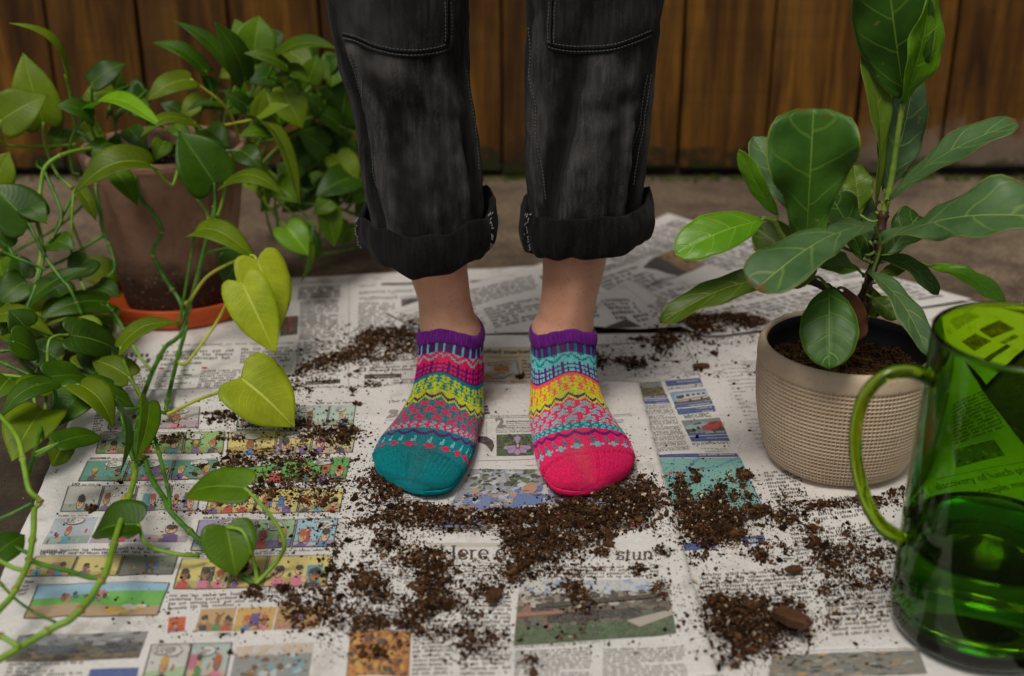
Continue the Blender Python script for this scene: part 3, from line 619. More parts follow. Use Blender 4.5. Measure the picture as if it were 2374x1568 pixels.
# C: classified pages in the middle right
SC = Sheet([(1085, 786), (2135, 775), (2800, 1500), (1030, 1540)], 2, 'classified advertising newspaper spread with blue bars and map under the beige planter', None, 0, 4)
BLUE = srgb(40, 84, 150); CREAM = srgb(206, 188, 158)
SC.quad([(1110, 806), (1236, 802), (1242, 905), (1095, 909)], CREAM, 0)
SC.label_('classified marketplace', (1086, 821), (1276, 817), srgb(30, 44, 34), 1.15, 2, 0, 0.03); SC.label_('read online today! Call', (1092, 831), (1238, 828), srgb(96, 104, 90), 0.8, 2, 0.25)
SC.poly([(1122, 844), (1198, 836), (1206, 868), (1178, 872), (1168, 880), (1120, 884)], srgb(70, 90, 96), 1); SC.poly([(1124, 846), (1196, 838), (1203, 867), (1178, 870), (1166, 877), (1122, 881)], srgb(206, 204, 200), 2)
SC.quad([(1145, 852), (1178, 850), (1181, 862), (1144, 864)], srgb(196, 118, 50), 3); SC.block([(1130, 846), (1192, 842), (1192, 849), (1130, 852)], 2, BLACK, 0.6, 3); SC.block([(1126, 868), (1195, 862), (1195, 876), (1122, 880)], 3, GREY, 0.5, 3); SC.quad([(1123, 875), (1142, 873), (1140, 882), (1122, 884)], srgb(196, 118, 50), 4)
for i, t in enumerate(('Announcements - Business', 'Employment - Legal Notices', 'Merchandise - Pets - Real Estate', 'Services - Transportation')): SC.label_(t, (1098-i, 889+i*5.2), (1222, 886+i*5.2), srgb(40, 40, 36), 0.9, 2, 0, 0.02)
SC.block([(1210, 832), (1240, 831), (1243, 880), (1212, 881)], 6, GREY, 0.5, 1)
SC.quad([(1080, 912), (1240, 906), (1242, 918), (1078, 924)], srgb(70, 110, 150), 0); mosaic(SC, [(1160, 909), (1250, 906), (1250, 920), (1160, 922)], 14, [(0, 1, [srgb(60, 90, 130), srgb(120, 100, 70), srgb(160, 120, 80)])], 9, (0.05, 0.1))
SC.label_('METRO ATLANTA COUNTIES', (1384, 803), (1508, 800), BLACK, 0.8, 1, 0, 0.03)
random.seed(21)
for k in range(15):   # county outlines
    cx, cyy = random.uniform(1380, 1600), random.uniform(806, 884); pts = [(cx+random.uniform(18, 30)*math.cos(t), cyy+random.uniform(7, 12)*math.sin(t)) for t in np.linspace(0, 6.28, 8)]
    pts.append(pts[0]); SC.line(pts, 0.0005, srgb(120, 118, 116), 0)
for t, x, y in (('WALTON', 1560, 840), ('NEWTON', 1545, 866), ('ROCKDALE', 1500, 858), ('CLAYTON', 1440, 860), ('COWETA', 1450, 876), ('HENRY', 1482, 876)): SC.label_(t, (x, y), (x+26, y-2), srgb(70, 70, 70), 0.8, 1, 0.2)
SC.line([(1593, 806), (1624, 877)], 0.0009, GREY); SC.block([(1585, 862), (1616, 860), (1622, 876), (1590, 878)], 4, GREY, 0.5)
def zz(*p): return [(1459.9+a*0.2883, 834.2+b*0.2883) for a, b in p]
mosaic(SC, zz((-60, 188), (250, 178), (292, 285), (-40, 300)), 40, [(0, 0.4, [srgb(170, 180, 170), srgb(90, 110, 90), srgb(150, 150, 150)]), (0.4, 1, [srgb(30, 26, 26), srgb(80, 100, 50), srgb(150, 100, 60), srgb(60, 80, 40)])], 11)
SC.quad(zz((72, 284), (298, 276), (304, 300), (80, 308)), BLUE, 0); SC.quad(zz((80, 314), (308, 306), (326, 346), (96, 354)), BLUE, 0)
def zlab(S, t, a, b, **k): p = zz(a, b); S.label_(t, p[0], p[1], WHITE, k.get('hs', 0.9), 3, 0.15, 0.02)
zlab(SC, 'pets - animals', (118, 303), (290, 296)); zlab(SC, 'dogs/supplies/', (116, 330), (296, 322)); zlab(SC, 'services', (216, 349), (308, 345))
for k in range(9): SC.block(zz((102+k*11.5, 362+k*43), (335+k*17.5, 350+k*43), (345+k*17.5, 385+k*43), (110+k*11.5, 396+k*43)), 4, srgb(60, 58, 58), 0.6); SC.line(zz((105+k*12, 399+k*43), (345+k*17.5, 388+k*43)), 0.0003, GREY)
SC.quad(zz((280, 175), (562, 150), (585, 196), (300, 218)), BLUE, 0); zlab(SC, 'dogs/supplies/', (380, 190), (560, 174)); zlab(SC, 'services', (474, 208), (574, 198))
SC.block(zz((300, 226), (590, 203), (600, 224), (310, 244)), 2, BLACK, 0.6)
q = zz((318, 262), (605, 236), (656, 326), (360, 356)); SC.quad(q, srgb(120, 160, 200), 0); Q = [SC.g(p) for p in q]
SC.polyg([bil(Q, *p) for p in ((0, .8), (1, .62), (1, 1), (0, 1))], srgb(70, 70, 66), 1); SC.polyg([bil(Q, *p) for p in ((.1, .3), (.42, .2), (.95, .25), (1, .72), (.45, .92), (.1, .82))], srgb(206, 204, 198), 2)
SC.polyg([bil(Q, *p) for p in ((.12, .36), (.34, .32), (.36, .6), (.13, .64))], srgb(30, 34, 38), 3); SC.polyg([bil(Q, *p) for p in ((.4, .3), (.5, .3), (.5, .56), (.4, .56))], srgb(40, 44, 48), 3)
for i in range(3): SC.polyg([bil(Q, *p) for p in ((.56+i*.14, .32), (.65+i*.14, .32), (.65+i*.14, .48), (.56+i*.14, .48))], srgb(40, 44, 48), 3)
SC.polyg([bil(Q, *p) for p in ((.12, .72), (.95, .6), (.95, .66), (.12, .8))], srgb(130, 70, 80), 3)
for x in (.46, .78): SC.polyg(blob(Q, x, .84-.14*(x-.4), .04, .1, 10), srgb(24, 24, 26), 4)
SC.quad(zz((360, 358), (658, 329), (670, 358), (370, 386)), BLUE, 0); zlab(SC, 'recreational', (480, 372), (650, 356))
SC.quad(zz((374, 394), (674, 366), (692, 408), (390, 442)), BLUE, 0); zlab(SC, 'hunting &', (540, 396), (664, 386)); zlab(SC, 'fishing', (590, 422), (676, 414))
SC.block(zz((430, 440), (640, 422), (668, 456), (446, 472)), 3, BLACK, 0.7)
q = zz((412, 490), (722, 464), (772, 570), (462, 592)); SC.quad(q, srgb(120, 140, 130), 0); Q = [SC.g(p) for p in q]
SC.polyg([bil(Q, *p) for p in ((0, .62), (1, .7), (1, 1), (0, 1))], srgb(60, 58, 58), 1)
SC.polyg([bil(Q, *p) for p in ((0, .6), (.12, .42), (.3, .3), (.5, .18), (.62, .3), (.62, .62), (.4, .78), (0, .72))], srgb(150, 176, 190), 2); SC.polyg([bil(Q, *p) for p in ((.22, .38), (.45, .22), (.5, .36), (.28, .44))], srgb(50, 64, 70), 3)
SC.polyg([bil(Q, *p) for p in ((.42, .62), (.56, .5), (.72, .28), (.9, .22), (1, .3), (1, .8), (.6, .92), (.44, .86))], srgb(180, 30, 44), 3); SC.polyg([bil(Q, *p) for p in ((.68, .4), (.85, .27), (.92, .4), (.72, .48))], srgb(60, 30, 36), 4)
SC.polyg(blob(Q, .9, .82, .05, .13, 10), srgb(22, 22, 24), 5); SC.polyg(blob(Q, .34, .7, .045, .12, 10), srgb(22, 22, 24), 4)
SC.quad(zz((464, 594), (772, 573), (782, 599), (472, 616)), BLUE, 0); zlab(SC, 'automotive', (612, 596), (762, 588)); SC.quad(zz((476, 622), (784, 604), (804, 660), (496, 662)), BLUE, 0); zlab(SC, 'motorcycles', (622, 641), (792, 636))
SC.block(zz((500, 672), (812, 664), (822, 684), (506, 694)), 2, BLACK, 0.6); SC.label_('FIND STUFF. SELL STUFF.', *zz((572, 730), (786, 724)), BLACK, 0.9, 1); SC.label_('ajcclassifieds.com', *zz((606, 748), (764, 742)), BLACK, 0.9, 1)
SC.quad(zz((208, 772), (862, 750), (880, 778), (214, 798)), srgb(36, 66, 138), 0); zlab(SC, 'auto dealer directory', (556, 776), (846, 766))
TEAL = srgb(116, 178, 168); q = zz((216, 802), (884, 784), (1086, 1212), (340, 1230)); SC.quad(q, TEAL, 0)
for pts, wd in (((( 218, 830), (350, 850), (360, 800)), .0012), (((270, 1000), (440, 900), (560, 792)), .003), (((450, 895), (700, 860), (880, 784)), .003), (((700, 1000), (640, 960), (480, 930)), .001), (((440, 1080), (600, 1110), (820, 1100), (1060, 1170)), .0022), (((800, 800), (860, 880), (940, 930)), .001), (((250, 910), (330, 860), (450, 895), (480, 930), (470, 1000)), .001), (((884, 784), (1086, 1212)), .0014), (((600, 800), (640, 850)), .0008)):
    SC.line(zz(*pts), wd, srgb(70, 150, 180), 1, True)
for x, y in ((500, 844), (582, 876), (604, 1112)): SC.poly(zz(*[(x+18*math.cos(t), y+10*math.sin(t)) for t in np.linspace(0, 6.2, 10)]), srgb(84, 60, 110), 3)
for x, y in ((328, 916), (378, 932), (396, 920), (416, 916), (274, 982)): SC.poly(zz(*[(x+15*math.cos(t), y+11*math.sin(t)) for t in np.linspace(0, 6.2, 10)]), srgb(180, 44, 50), 3)
SC.quad(zz((900, 1246), (995, 1240), (1010, 1284), (930, 1290)), BLUE, 0); SC.quad(zz((430, 1480), (700, 1460), (700, 1520), (440, 1540)), BLUE, 0); SC.quad(zz((900, 1425), (1082, 1406), (1090, 1470), (910, 1490)), BLUE, 0); zlab(SC, 'es', (960, 1468), (1040, 1458), hs=0.7)
SC.block(zz((580, 40), (600, 38), (600, 60), (580, 60)), 1, GREY)
for k in range(22):      # crossword clues
    x0, y0 = 730+k*14.5, 40+k*31
    t = random.choice(['16 Reed', '17 Speed', '20 Unlisted job', '22 The Tired Field', '27 Tribe twelve', '30 What', '32 What coastlines', '33 Leaves in hot', '35 Reef Big Fish', '38 P', '41 Three Little', '42 Quick', '44 Like', '46 T', '54 Harvest', '61 Spoke'])
    wd = 14*len(t); p = zz((x0, y0+16), (x0+wd, y0+10)); SC.label_(t, p[0], p[1], srgb(62, 60, 60), 0.8, 1)
for i in range(8): SC.line(zz((890+i*22-0, 10), (960+i*30, 150)), 0.0005, GREY); SC.line(zz((895+i*9, 18+i*17), (1100+i*9, 10+i*17)), 0.0005, GREY)
for i, j in ((1, 2), (3, 4), (2, 5), (0, 6)): SC.quad(zz((897+i*24+j*9, 18+j*17), (921+i*24+j*9, 17+j*17), (930+i*24+j*9, 34+j*17), (906+i*24+j*9, 35+j*17)), BLACK, 2)
SC.block([(1770, 1090), (1850, 1086), (1880, 1150), (1790, 1156)], 8, GREY, 0.5); SC.block([(1800, 1160), (2000, 1150), (2030, 1200), (1818, 1212)], 6, GREY, 0.5); SC.block([(1830, 1225), (2070, 1212), (2085, 1320), (1860, 1336)], 12, GREY, 0.5)
SC.block([(1625, 1330), (1850, 1318), (1890, 1400), (1640, 1414)], 9, GREY, 0.5); SC.block([(1900, 1345), (2085, 1335), (2060, 1470), (1930, 1480)], 12, GREY, 0.5); SC.block([(1660, 1440), (1880, 1428), (1890, 1480), (1668, 1492)], 5, GREY, 0.5)
SC.label_('discovery of lunch plans', (2150, 1130), (2420, 1090), srgb(50, 50, 50), 1.0, 2); SC.label_('after this couple married', (2160, 1160), (2440, 1120), srgb(50, 50, 50), 1.0, 2)
SC.line([(2140, 1105), (2420, 1065)], 0.0008, GREY); SC.block([(2170, 930), (2270, 900), (2330, 990), (2190, 1030)], 12, GREY, 0.5)
mosaic(SC, [(2190, 1040), (2300, 1018), (2330, 1056), (2200, 1080)], 30, [(0, 1, [srgb(40, 40, 40), srgb(120, 120, 116), srgb(190, 186, 180), srgb(70, 70, 70)])], 31, (0.04, 0.1))
SC.build()
# D: loose crumpled page behind the feet, turned
exD = lambda x, y: 0.0015+0.006*math.exp(-((x-0.09-0.5*(y-1.5))/0.035)**2)+0.002*math.sin(x*14+y*9)**2
SD = Sheet([(980, 690), (1330, 600), (1640, 770), (985, 792)], 3, 'crumpled grey text newspaper page behind the feet with a pointed corner', exD, 0, 5)
SD.G[0] = onz(893, 733)[:2]; SD.G[3] = onz(1000, 795)[:2]
for (a, b, c, d, n) in (((1000, 700), (1235, 636), (1250, 668), (1030, 735), 14), ((1250, 640), (1300, 625), (1390, 690), (1290, 705), 12), ((960, 738), (1100, 712), (1130, 752), (1000, 770), 14), ((1120, 715), (1250, 690), (1290, 735), (1150, 762), 14), ((1390, 700), (1460, 690), (1520, 740), (1440, 755), 12), ((1300, 706), (1380, 698), (1400, 745), (1310, 760), 12), ((920, 735), (975, 720), (1000, 745), (955, 760), 8)):
    SD.block([a, b, c, d], max(5, int(n*.55)), srgb(86, 84, 82), 0.6)
SD.line([(910, 728), (985, 712)], 0.0006, GREY); SD.line([(1385, 640), (1560, 745)], 0.0006, GREY)
SD.poly([(1392, 762), (1452, 738), (1486, 757)], srgb(46, 46, 52), 1); SD.poly([(1416, 757), (1450, 745), (1456, 757)], srgb(70, 84, 110), 2); SD.poly([(1050, 745), (1095, 741), (1100, 756)], srgb(46, 46, 52), 1)
SD.build()
# E: far right pages, turned, lifted along the fold
exE = lambda x, y: 0.003+0.008*math.exp(-((0.62*x-0.78*(y-1.62)-0.02)/0.03)**2)+0.005*math.exp(-((x-0.62)/0.1)**2)
SE = Sheet([(1300, 660), (1535, 510), (2500, 800), (2010, 900)], 4, 'far newspaper spread behind the fig, lying askew with a raised fold', exE, 0, 6)
SE.G = [onz(*c)[:2] for c in ((1255, 640), (1548, 510), (2250, 716), (1640, 800))]
def colE(a0, a1, b0, b1, n): 
    q = SE.G; SE.blockg([bil(q, a0, b0), bil(q, a1, b0), bil(q, a1, b1), bil(q, a0, b1)], max(5, int(n*.62)), srgb(88, 86, 84), 0.6)
for i in range(7):
    for j in range(4):
        if (i, j) in ((2, 1), (3, 1)): continue
        colE(0.04+i*0.135, 0.165+i*0.135, 0.05+j*0.235, 0.255+j*0.235, 14)
def qE(a0, a1, b0, b1): q = SE.G; return [bil(q, a0, b0), bil(q, a1, b0), bil(q, a1, b1), bil(q, a0, b1)]
SE.quad([(1490, 618), (1520, 600), (1600, 630), (1575, 640)], srgb(52, 52, 54), 0); mosaic(SE, [(1520, 600), (1560, 584), (1640, 612), (1598, 632)], 26, [(0, 1, [srgb(60, 56, 54), srgb(170, 110, 60), srgb(200, 160, 60), srgb(130, 120, 110)])], 13, (0.06, 0.16))
SE.line([(1500, 664), (1575, 640)], 0.003, srgb(50, 50, 50), 1)
SE.build()
# G: page behind the jug at the right edge
SG = Sheet([(2105, 742), (2330, 700), (2520, 830), (2260, 905)], 5, 'newspaper page with two food pictures seen through the green glass jug', None, 0, 9)
SG.G = [onz(*c)[:2] for c in ((2080, 740), (2215, 700), (2450, 765), (2270, 905))]
SG.block([(2150, 740), (2220, 720), (2260, 735), (2190, 762)], 8, GREY); mosaic(SG, [(2205, 790), (2245, 772), (2290, 792), (2245, 816)], 20, [(0, 1, [srgb(50, 46, 30), srgb(150, 130, 80), srgb(90, 80, 50)])], 14, (0.1, 0.2)); mosaic(SG, [(2255, 765), (2310, 745), (2350, 765), (2290, 785)], 20, [(0, 1, [srgb(50, 46, 30), srgb(150, 120, 80), srgb(90, 70, 50)])], 15, (0.1, 0.2))
SG.quad([(2270, 835), (2330, 800), (2340, 806), (2280, 843)], BLACK, 1, False); SG.label_('GO GUIDE', (2322, 800), (2360, 782), BLACK, 1.0, 2, 0, 0.04)
SG.build()
# F: the big near spread with the comics page and the section front
SF = Sheet([(196, 926), (1480, 903), (1662, 1600), (-120, 1660)], 6, 'near newspaper spread with the coloured comics page and section front under the feet', lambda x, y: 0.0012+0.0035*math.exp(-((x+0.115+0.03*(y-1))/0.02)**2)+0.005*max(0.0, 1-abs(x-(0.128+0.115*(1.19-y)))/0.05)**2*(0.6+0.8*hnoise(y*9, 3.1))+0.004*max(0.0, 1-abs(y-1.262)/0.035)**2*(0.4+hnoise(x*7, 8.8)), 0.0016, 7)
GRN = srgb(90, 168, 60); TL_ = srgb(70, 150, 130); YEL = srgb(224, 206, 120); LBL = srgb(160, 200, 214); LG = srgb(160, 200, 150); TAN = srgb(196, 160, 110); LAV = srgb(160, 150, 190); WH = srgb(210, 206, 198); GB = srgb(186, 210, 196)
strip(SF, [(262, 950), (466, 945), (462, 993), (250, 997)], [0, .48, 1], [WH, srgb(196, 192, 184)], True, (1, 1), 1)
strip(SF, [(557, 948), (828, 941), (822, 986), (548, 992)], [0, .2, .42, .77, 1], [GB, LG, GB, srgb(190, 214, 196)], True, (1, 1), 2)
strip(SF, [(234, 1008), (524, 1001), (520, 1049), (222, 1053)], [0, .3, .68, 1], [LG, srgb(140, 180, 100), srgb(150, 190, 110)], True, (2, 3), 3)
strip(SF, [(530, 1004), (830, 998), (820, 1050), (526, 1056)], [0, .38, .66, 1], [YEL, YEL, srgb(220, 214, 160)], True, (1, 2), 4)
strip(SF, [(204, 1070), (508, 1066), (500, 1114), (182, 1117)], [0, .33, .67, 1], [TL_, srgb(90, 160, 150), TL_], True, (2, 3), 5)
strip(SF, [(516, 1068), (816, 1062), (803, 1118), (506, 1121)], [0, .62, 1], [GRN, srgb(80, 170, 70)], True, (2, 3), 6)
strip(SF, [(159, 1129), (470, 1126), (461, 1187), (140, 1188)], [0, .27, .52, .78, 1], [WH, WH], False, (1, 2), 7)
strip(SF, [(492, 1136), (801, 1133), (791, 1188), (474, 1193)], [0, .36, .68, 1], [YEL, srgb(216, 200, 110)], False, (2, 3), 8)
strip(SF, [(130, 1203), (452, 1200), (436, 1257), (98, 1263)], [0, .32, 1], [srgb(186, 196, 204), WH], True, (1, 2), 9, False)
strip(SF, [(462, 1208), (787, 1203), (776, 1268), (442, 1278)], [0, .42, .7, 1], [LAV, LG, LBL], True, (2, 2), 10)
strip(SF, [(84, 1292), (417, 1288), (403, 1333), (58, 1338)], [0, .3, .62, 1], [srgb(200, 184, 110), srgb(220, 200, 120), srgb(120, 130, 110)], False, (1, 2), 11)
strip(SF, [(422, 1297), (772, 1288), (759, 1362), (402, 1367)], [0, .36, .58, 1], [YEL, srgb(216, 190, 100), YEL], False, (2, 3), 12)
q = [(88, 1358), (393, 1353), (364, 1428), (55, 1435)]; SF.quad(q, srgb(100, 186, 70), 0); Q = [SF.g(p) for p in q]
SF.quadg([bil(Q, 0, 0), bil(Q, 1, 0), bil(Q, 1, .22), bil(Q, 0, .4)], srgb(150, 196, 220), 1); SF.quadg([bil(Q, 0, .6), bil(Q, 1, .7), bil(Q, 1, 1), bil(Q, 0, 1)], srgb(186, 156, 120), 1)
random.seed(33)
for k in range(26): SF.polyg(blob(Q, random.uniform(.22, .56), random.uniform(.28, .52), .018, .07, 8), random.choice(CLOTH+HAIRS), 2+k % 3)
for k in range(10): SF.polyg(blob(Q, random.uniform(.6, .86), random.uniform(.68, .86), .05, .06, 9), random.choice([srgb(226, 190, 50), srgb(220, 214, 200), srgb(214, 170, 40)]), 2+k % 3)
SF.frame(Q, 0.0007, BLACK, 8)
strip(SF, [(392, 1432), (432, 1430), (428, 1464), (388, 1467)], [0, 1], [srgb(214, 90, 40)], False, (1, 1), 13, False)
strip(SF, [(466, 1413), (756, 1407), (744, 1458), (452, 1464)], [0, .3, .62, 1], [TAN, srgb(214, 170, 90), srgb(190, 150, 90)], False, (1, 3), 14, False)
mosaic(SF, [(44, 1474), (345, 1464), (322, 1526), (12, 1536)], 60, [(0, .4, [srgb(180, 180, 180), srgb(130, 134, 138), srgb(90, 94, 100)]), (.4, .75, [srgb(40, 44, 50), srgb(70, 80, 96), srgb(110, 110, 90)]), (.75, 1, [srgb(120, 104, 80), srgb(60, 54, 50)])], 34, (.05, .14))
strip(SF, [(352, 1497), (540, 1492), (525, 1572), (330, 1576)], [0, .5, 1], [WH, srgb(180, 196, 190)], True, (1, 2), 15); mosaic(SF, [(548, 1500), (728, 1490), (715, 1572), (532, 1578)], 60, [(0, .3, [WH, srgb(214, 190, 160)]), (.3, 1, [srgb(150, 110, 60), srgb(120, 170, 190), srgb(190, 200, 200), srgb(100, 70, 40)])], 35, (.05, .12))
SF.quad([(210, 1552), (322, 1548), (316, 1576), (200, 1580)], srgb(60, 90, 160), 0); SF.block([(20, 1538), (200, 1532), (190, 1600), (0, 1610)], 8, GREY, .5)
for t, x, y in (('MUTTS', 300, 946), ('PEARLS', 560, 945), ('LUANN', 240, 1004), ('BREWSTER ROCKIT', 548, 1000), ('GARFIELD', 207, 1066), ('ZITS', 518, 1065), ('LIO', 166, 1126), ('CLASSIC', 500, 1132), ('WUMO', 134, 1199), ('CRANKSHAFT', 92, 1284), ('CURTIS', 470, 1204), ('BIG TOP', 430, 1286)):
    wd = 6.1*len(t); SF.label_(t, (x, y), (x+wd, y-wd*0.02), BLACK, 0.9, 2, 0, 0.03); SF.label_('by the artist'[:9], (x+wd+6, y), (x+wd+48, y-1), GREY, 0.75, 2)
SF.block([(225, 955), (248, 953), (236, 1000), (212, 1004)], 9, BLACK, .6); SF.block([(60, 1345), (85, 1344), (60, 1380), (40, 1384)], 4, GREY)
for a, b in (((640, 936), (700, 934)), ((740, 933), (822, 931))): SF.block([a, b, (b[0], b[1]+5), (a[0], a[1]+5)], 1, GREY, 0.6)
SF.line([(250, 1000), (833, 990)], 0.0003, GREY); SF.block([(95, 1275), (400, 1270), (398, 1284), (92, 1290)], 2, GREY, .5); SF.block([(440, 1284), (770, 1272), (768, 1284), (436, 1294)], 2, GREY, .5); SF.block([(395, 1378), (755, 1368), (750, 1404), (388, 1418)], 4, GREY, .5, 0, False)
# section front
def z1(x, y): return (820.3+x*.2928, 730+y*.2928)
def zB(x, y): return (660.4+x*.4393, 1042.8+y*.4393)
SF.serif('The Atlanta', z1(265, 706), z1(560, 699), srgb(20, 20, 22), 2, 1.15); SF.label_('2024', z1(60, 708), z1(100, 706), GREY)
SF.label_('B', z1(255, 815), z1(342, 812), srgb(150, 146, 142), 1.0, 2, 0, 0.06); SF.label_('E', z1(1006, 786), z1(1078, 783), srgb(36, 40, 96), 1.05, 2, 0, 0.06)
SF.line([z1(245, 836), z1(400, 834)], .0008, srgb(90, 100, 116), 1); SF.line([z1(980, 820), z1(1440, 812)], .0008, srgb(90, 100, 116), 1); SF.line([z1(2050, 800), z1(2195, 788)], .0008, srgb(90, 100, 116), 1); SF.line([z1(2050, 812), z1(2195, 800)], .0005, srgb(90, 100, 116), 1)
SF.label_('com: |   Delivery: ajc.com/customercare', z1(985, 810), z1(1470, 800), srgb(50, 48, 48), 1.0, 2)
SF.label_('2', z1(1132, 890), z1(1205, 887), srgb(130, 126, 124), 1.2, 2, 0, 0.05)
for i, t in enumerate(('Dazzling Diversity Orchid', 'Show. Unusual and rare', 'species and hybrids', 'will be on display, 9 a.m.')): SF.label_(t, z1(1206, 850+i*17), z1(1470 if i in (0, 3) else 1450 if i == 1 else 1412, 847+i*17), srgb(40, 38, 38), .95, 2, 0, .03 if i < 1 else 0)
for i, t in enumerate(('today through Sunday, Atlanta', 'Botanical Garden, 1345 Piedmont', 'Atlanta. 404-876-5859, atl')): SF.label_(t, z1(1126, 902+i*17), z1(1450, 898+i*17), srgb(40, 38, 38), .95, 2)
SF.line([z1(1050, 850), z1(1050, 960)], .0004, GREY)
q = [z1(1130, 950), z1(1425, 944), z1(1425, 1114), z1(1130, 1120)]; mosaic(SF, q, 50, [(0, 1, [srgb(30, 44, 24), srgb(56, 90, 40), srgb(20, 26, 18), srgb(80, 110, 50)])], 41, (.06, .14)); Q = [SF.g(p) for p in q]
for a in (90, 200, 340, 235, 305, 270): SF.polyg([bil(Q, *p) for p in ((.56, .55), (.56+.34*math.cos(R(a-16)), .55-.36*math.sin(R(a-16))), (.56+.40*math.cos(R(a)), .55-.46*math.sin(R(a))), (.56+.34*math.cos(R(a+16)), .55-.36*math.sin(R(a+16))))], srgb(178, 140, 186), 7)
SF.polyg(blob(Q, .57, .62, .07, .12), srgb(130, 30, 90), 8); SF.polyg(blob(Q, .57, .58, .03, .06), srgb(220, 200, 120), 9)
SF.polyg([SF.g(z1(*p)) for p in ((985, 965), (1050, 965), (1100, 1000), (1112, 1040), (1092, 1092), (1070, 1060), (1040, 1030), (985, 1010))], srgb(30, 28, 30), 2)
SF.line([z1(980, 1160), z1(1440, 1144)], .0006, GREY); SF.line([z1(2200, 1136), z1(2275, 1126)], .0008, GREY); SF.label_('THINGS TO DO', z1(1350, 1200), z1(1500, 1196), srgb(60, 58, 58), .9, 2)
SF.label_('2', z1(2085, 850), z1(2086, 849), GREY)
for i, t in enumerate(('Georgia', 'today.')): SF.label_(t, z1(2060, 840+i*18), z1(2140, 837+i*18), BLACK, .9, 2)
for i, t in enumerate(('Where to', 'hide away', 'with dinner', 'and a show')): SF.serif(t, z1(180-i*4, 1262+i*40), z1(180+len(t)*46, 1256+i*40), BLACK, 2, 1.0)
SF.block([z1(250, 1400), z1(540, 1395), z1(530, 1490), z1(240, 1495)], 6, srgb(70, 66, 64), .6)
q = [(1093, 1088), (1476, 1080), (1503, 1226), (1006, 1232)]
mosaic(SF, q, 300, [(0, .3, [srgb(50, 70, 40), srgb(90, 110, 70), srgb(180, 184, 190), srgb(40, 46, 36), srgb(206, 206, 206)]), (.3, .62, [srgb(140, 160, 200), srgb(180, 190, 214), srgb(60, 50, 46), srgb(206, 202, 196), srgb(200, 150, 120), srgb(90, 110, 170)]), (.62, 1, [srgb(120, 130, 170), srgb(190, 190, 190), srgb(50, 48, 54), srgb(190, 130, 90), srgb(180, 60, 50), srgb(100, 90, 80)])], 42, (.02, .055), srgb(150, 150, 156))
Q = [SF.g(p) for p in q]
SF.polyg([bil(Q, *p) for p in ((0, .95), (.06, .5), (.2, .45), (.22, .95))], srgb(110, 130, 180), 7); SF.polyg([bil(Q, *p) for p in ((.3, .9), (.33, .42), (.47, .42), (.5, .9))], srgb(90, 120, 176), 8); SF.polyg(blob(Q, .39, .34, .04, .09), srgb(190, 140, 110), 9); SF.polyg([bil(Q, *p) for p in ((.38, .62), (.5, .62), (.48, .98), (.4, .98))], srgb(206, 206, 206), 9); SF.polyg([bil(Q, *p) for p in ((.66, .6), (.72, .6), (.74, .98), (.66, .98))], srgb(190, 50, 40), 8)
SF.line([zB(745, 250), zB(738, 400)], .0004, GREY)
SF.quad([zB(595, 497), zB(720, 495), zB(712, 588), zB(585, 590)], srgb(212, 196, 170), 0); SF.block([zB(600, 502), zB(710, 500), zB(704, 580), zB(590, 584)], 5, GREY, .5, 1)
SF.quad([zB(760, 492), zB(1238, 490), zB(1232, 512), zB(756, 514)], srgb(206, 200, 184), 0)
SF.serif('Here c', zB(808, 582), zB(1168, 578), srgb(26, 26, 28), 5, 1.5); SF.serif('stun', zB(1750, 582), zB(1948, 580), srgb(26, 26, 28), 5, 1.5)
SF.line([zB(760, 600), zB(1200, 597)], .0004, GREY)
q = [zB(1240, 690), zB(2010, 670), zB(2068, 968), zB(1206, 1036)]
mosaic(SF, q, 220, [(0, .22, [WH, WH, srgb(200, 206, 214), srgb(150, 170, 206)]), (.22, .42, [srgb(70, 66, 62), srgb(150, 130, 110), srgb(190, 180, 170)]), (.42, .72, [srgb(50, 50, 46), srgb(140, 100, 80), srgb(90, 96, 80), srgb(60, 56, 54), srgb(120, 110, 100)]), (.72, 1, [srgb(70, 96, 60), srgb(86, 110, 74), srgb(60, 84, 56)])], 43, (.03, .09))
Q = [SF.g(p) for p in q]; SF.polyg([bil(Q, *p) for p in ((.12, .4), (.95, .3), (.95, .36), (.12, .47))], srgb(56, 50, 48), 7); SF.polyg([bil(Q, *p) for p in ((.7, .72), (1, .6), (1, .7), (.78, .84))], srgb(180, 170, 156), 7); SF.polyg([bil(Q, *p) for p in ((0, .54), (.3, .5), (.3, .55), (0, .6))], srgb(170, 110, 84), 7); SF.polyg([bil(Q, *p) for p in ((.2, .56), (.8, .5), (.8, .64), (.2, .7))], srgb(44, 44, 44), 6)
mosaic(SF, [zB(345, 968), zB(668, 962), zB(655, 1200), zB(322, 1205)], 120, [(0, 1, [srgb(190, 110, 40), srgb(214, 160, 60), srgb(120, 60, 30), srgb(150, 80, 36), srgb(60, 50, 40), srgb(200, 130, 50)])], 44, (.06, .16))
for a, b, c, d, n in (((400, 590), (580, 585), (560, 760), (370, 765), 10), ((600, 610), (1190, 602), (1180, 690), (590, 700), 6), ((930, 760), (1200, 755), (1195, 1190), (925, 1196), 20), ((680, 900), (900, 895), (890, 1190), (672, 1196), 14), ((1215, 1060), (1620, 1040), (1625, 1240), (1210, 1250), 12), ((1680, 1050), (2110, 1030), (2140, 1240), (1680, 1250), 13), ((1215, 1040), (1780, 1000), (1780, 1012), (1215, 1052), 1), ((1260, 610), (1980, 600), (1985, 665), (1255, 680), 4), ((380, 780), (640, 776), (620, 930), (360, 935), 8)):
    SF.block([zB(*a), zB(*b), zB(*c), zB(*d)], n, srgb(98, 94, 92), .5)
SF.build()

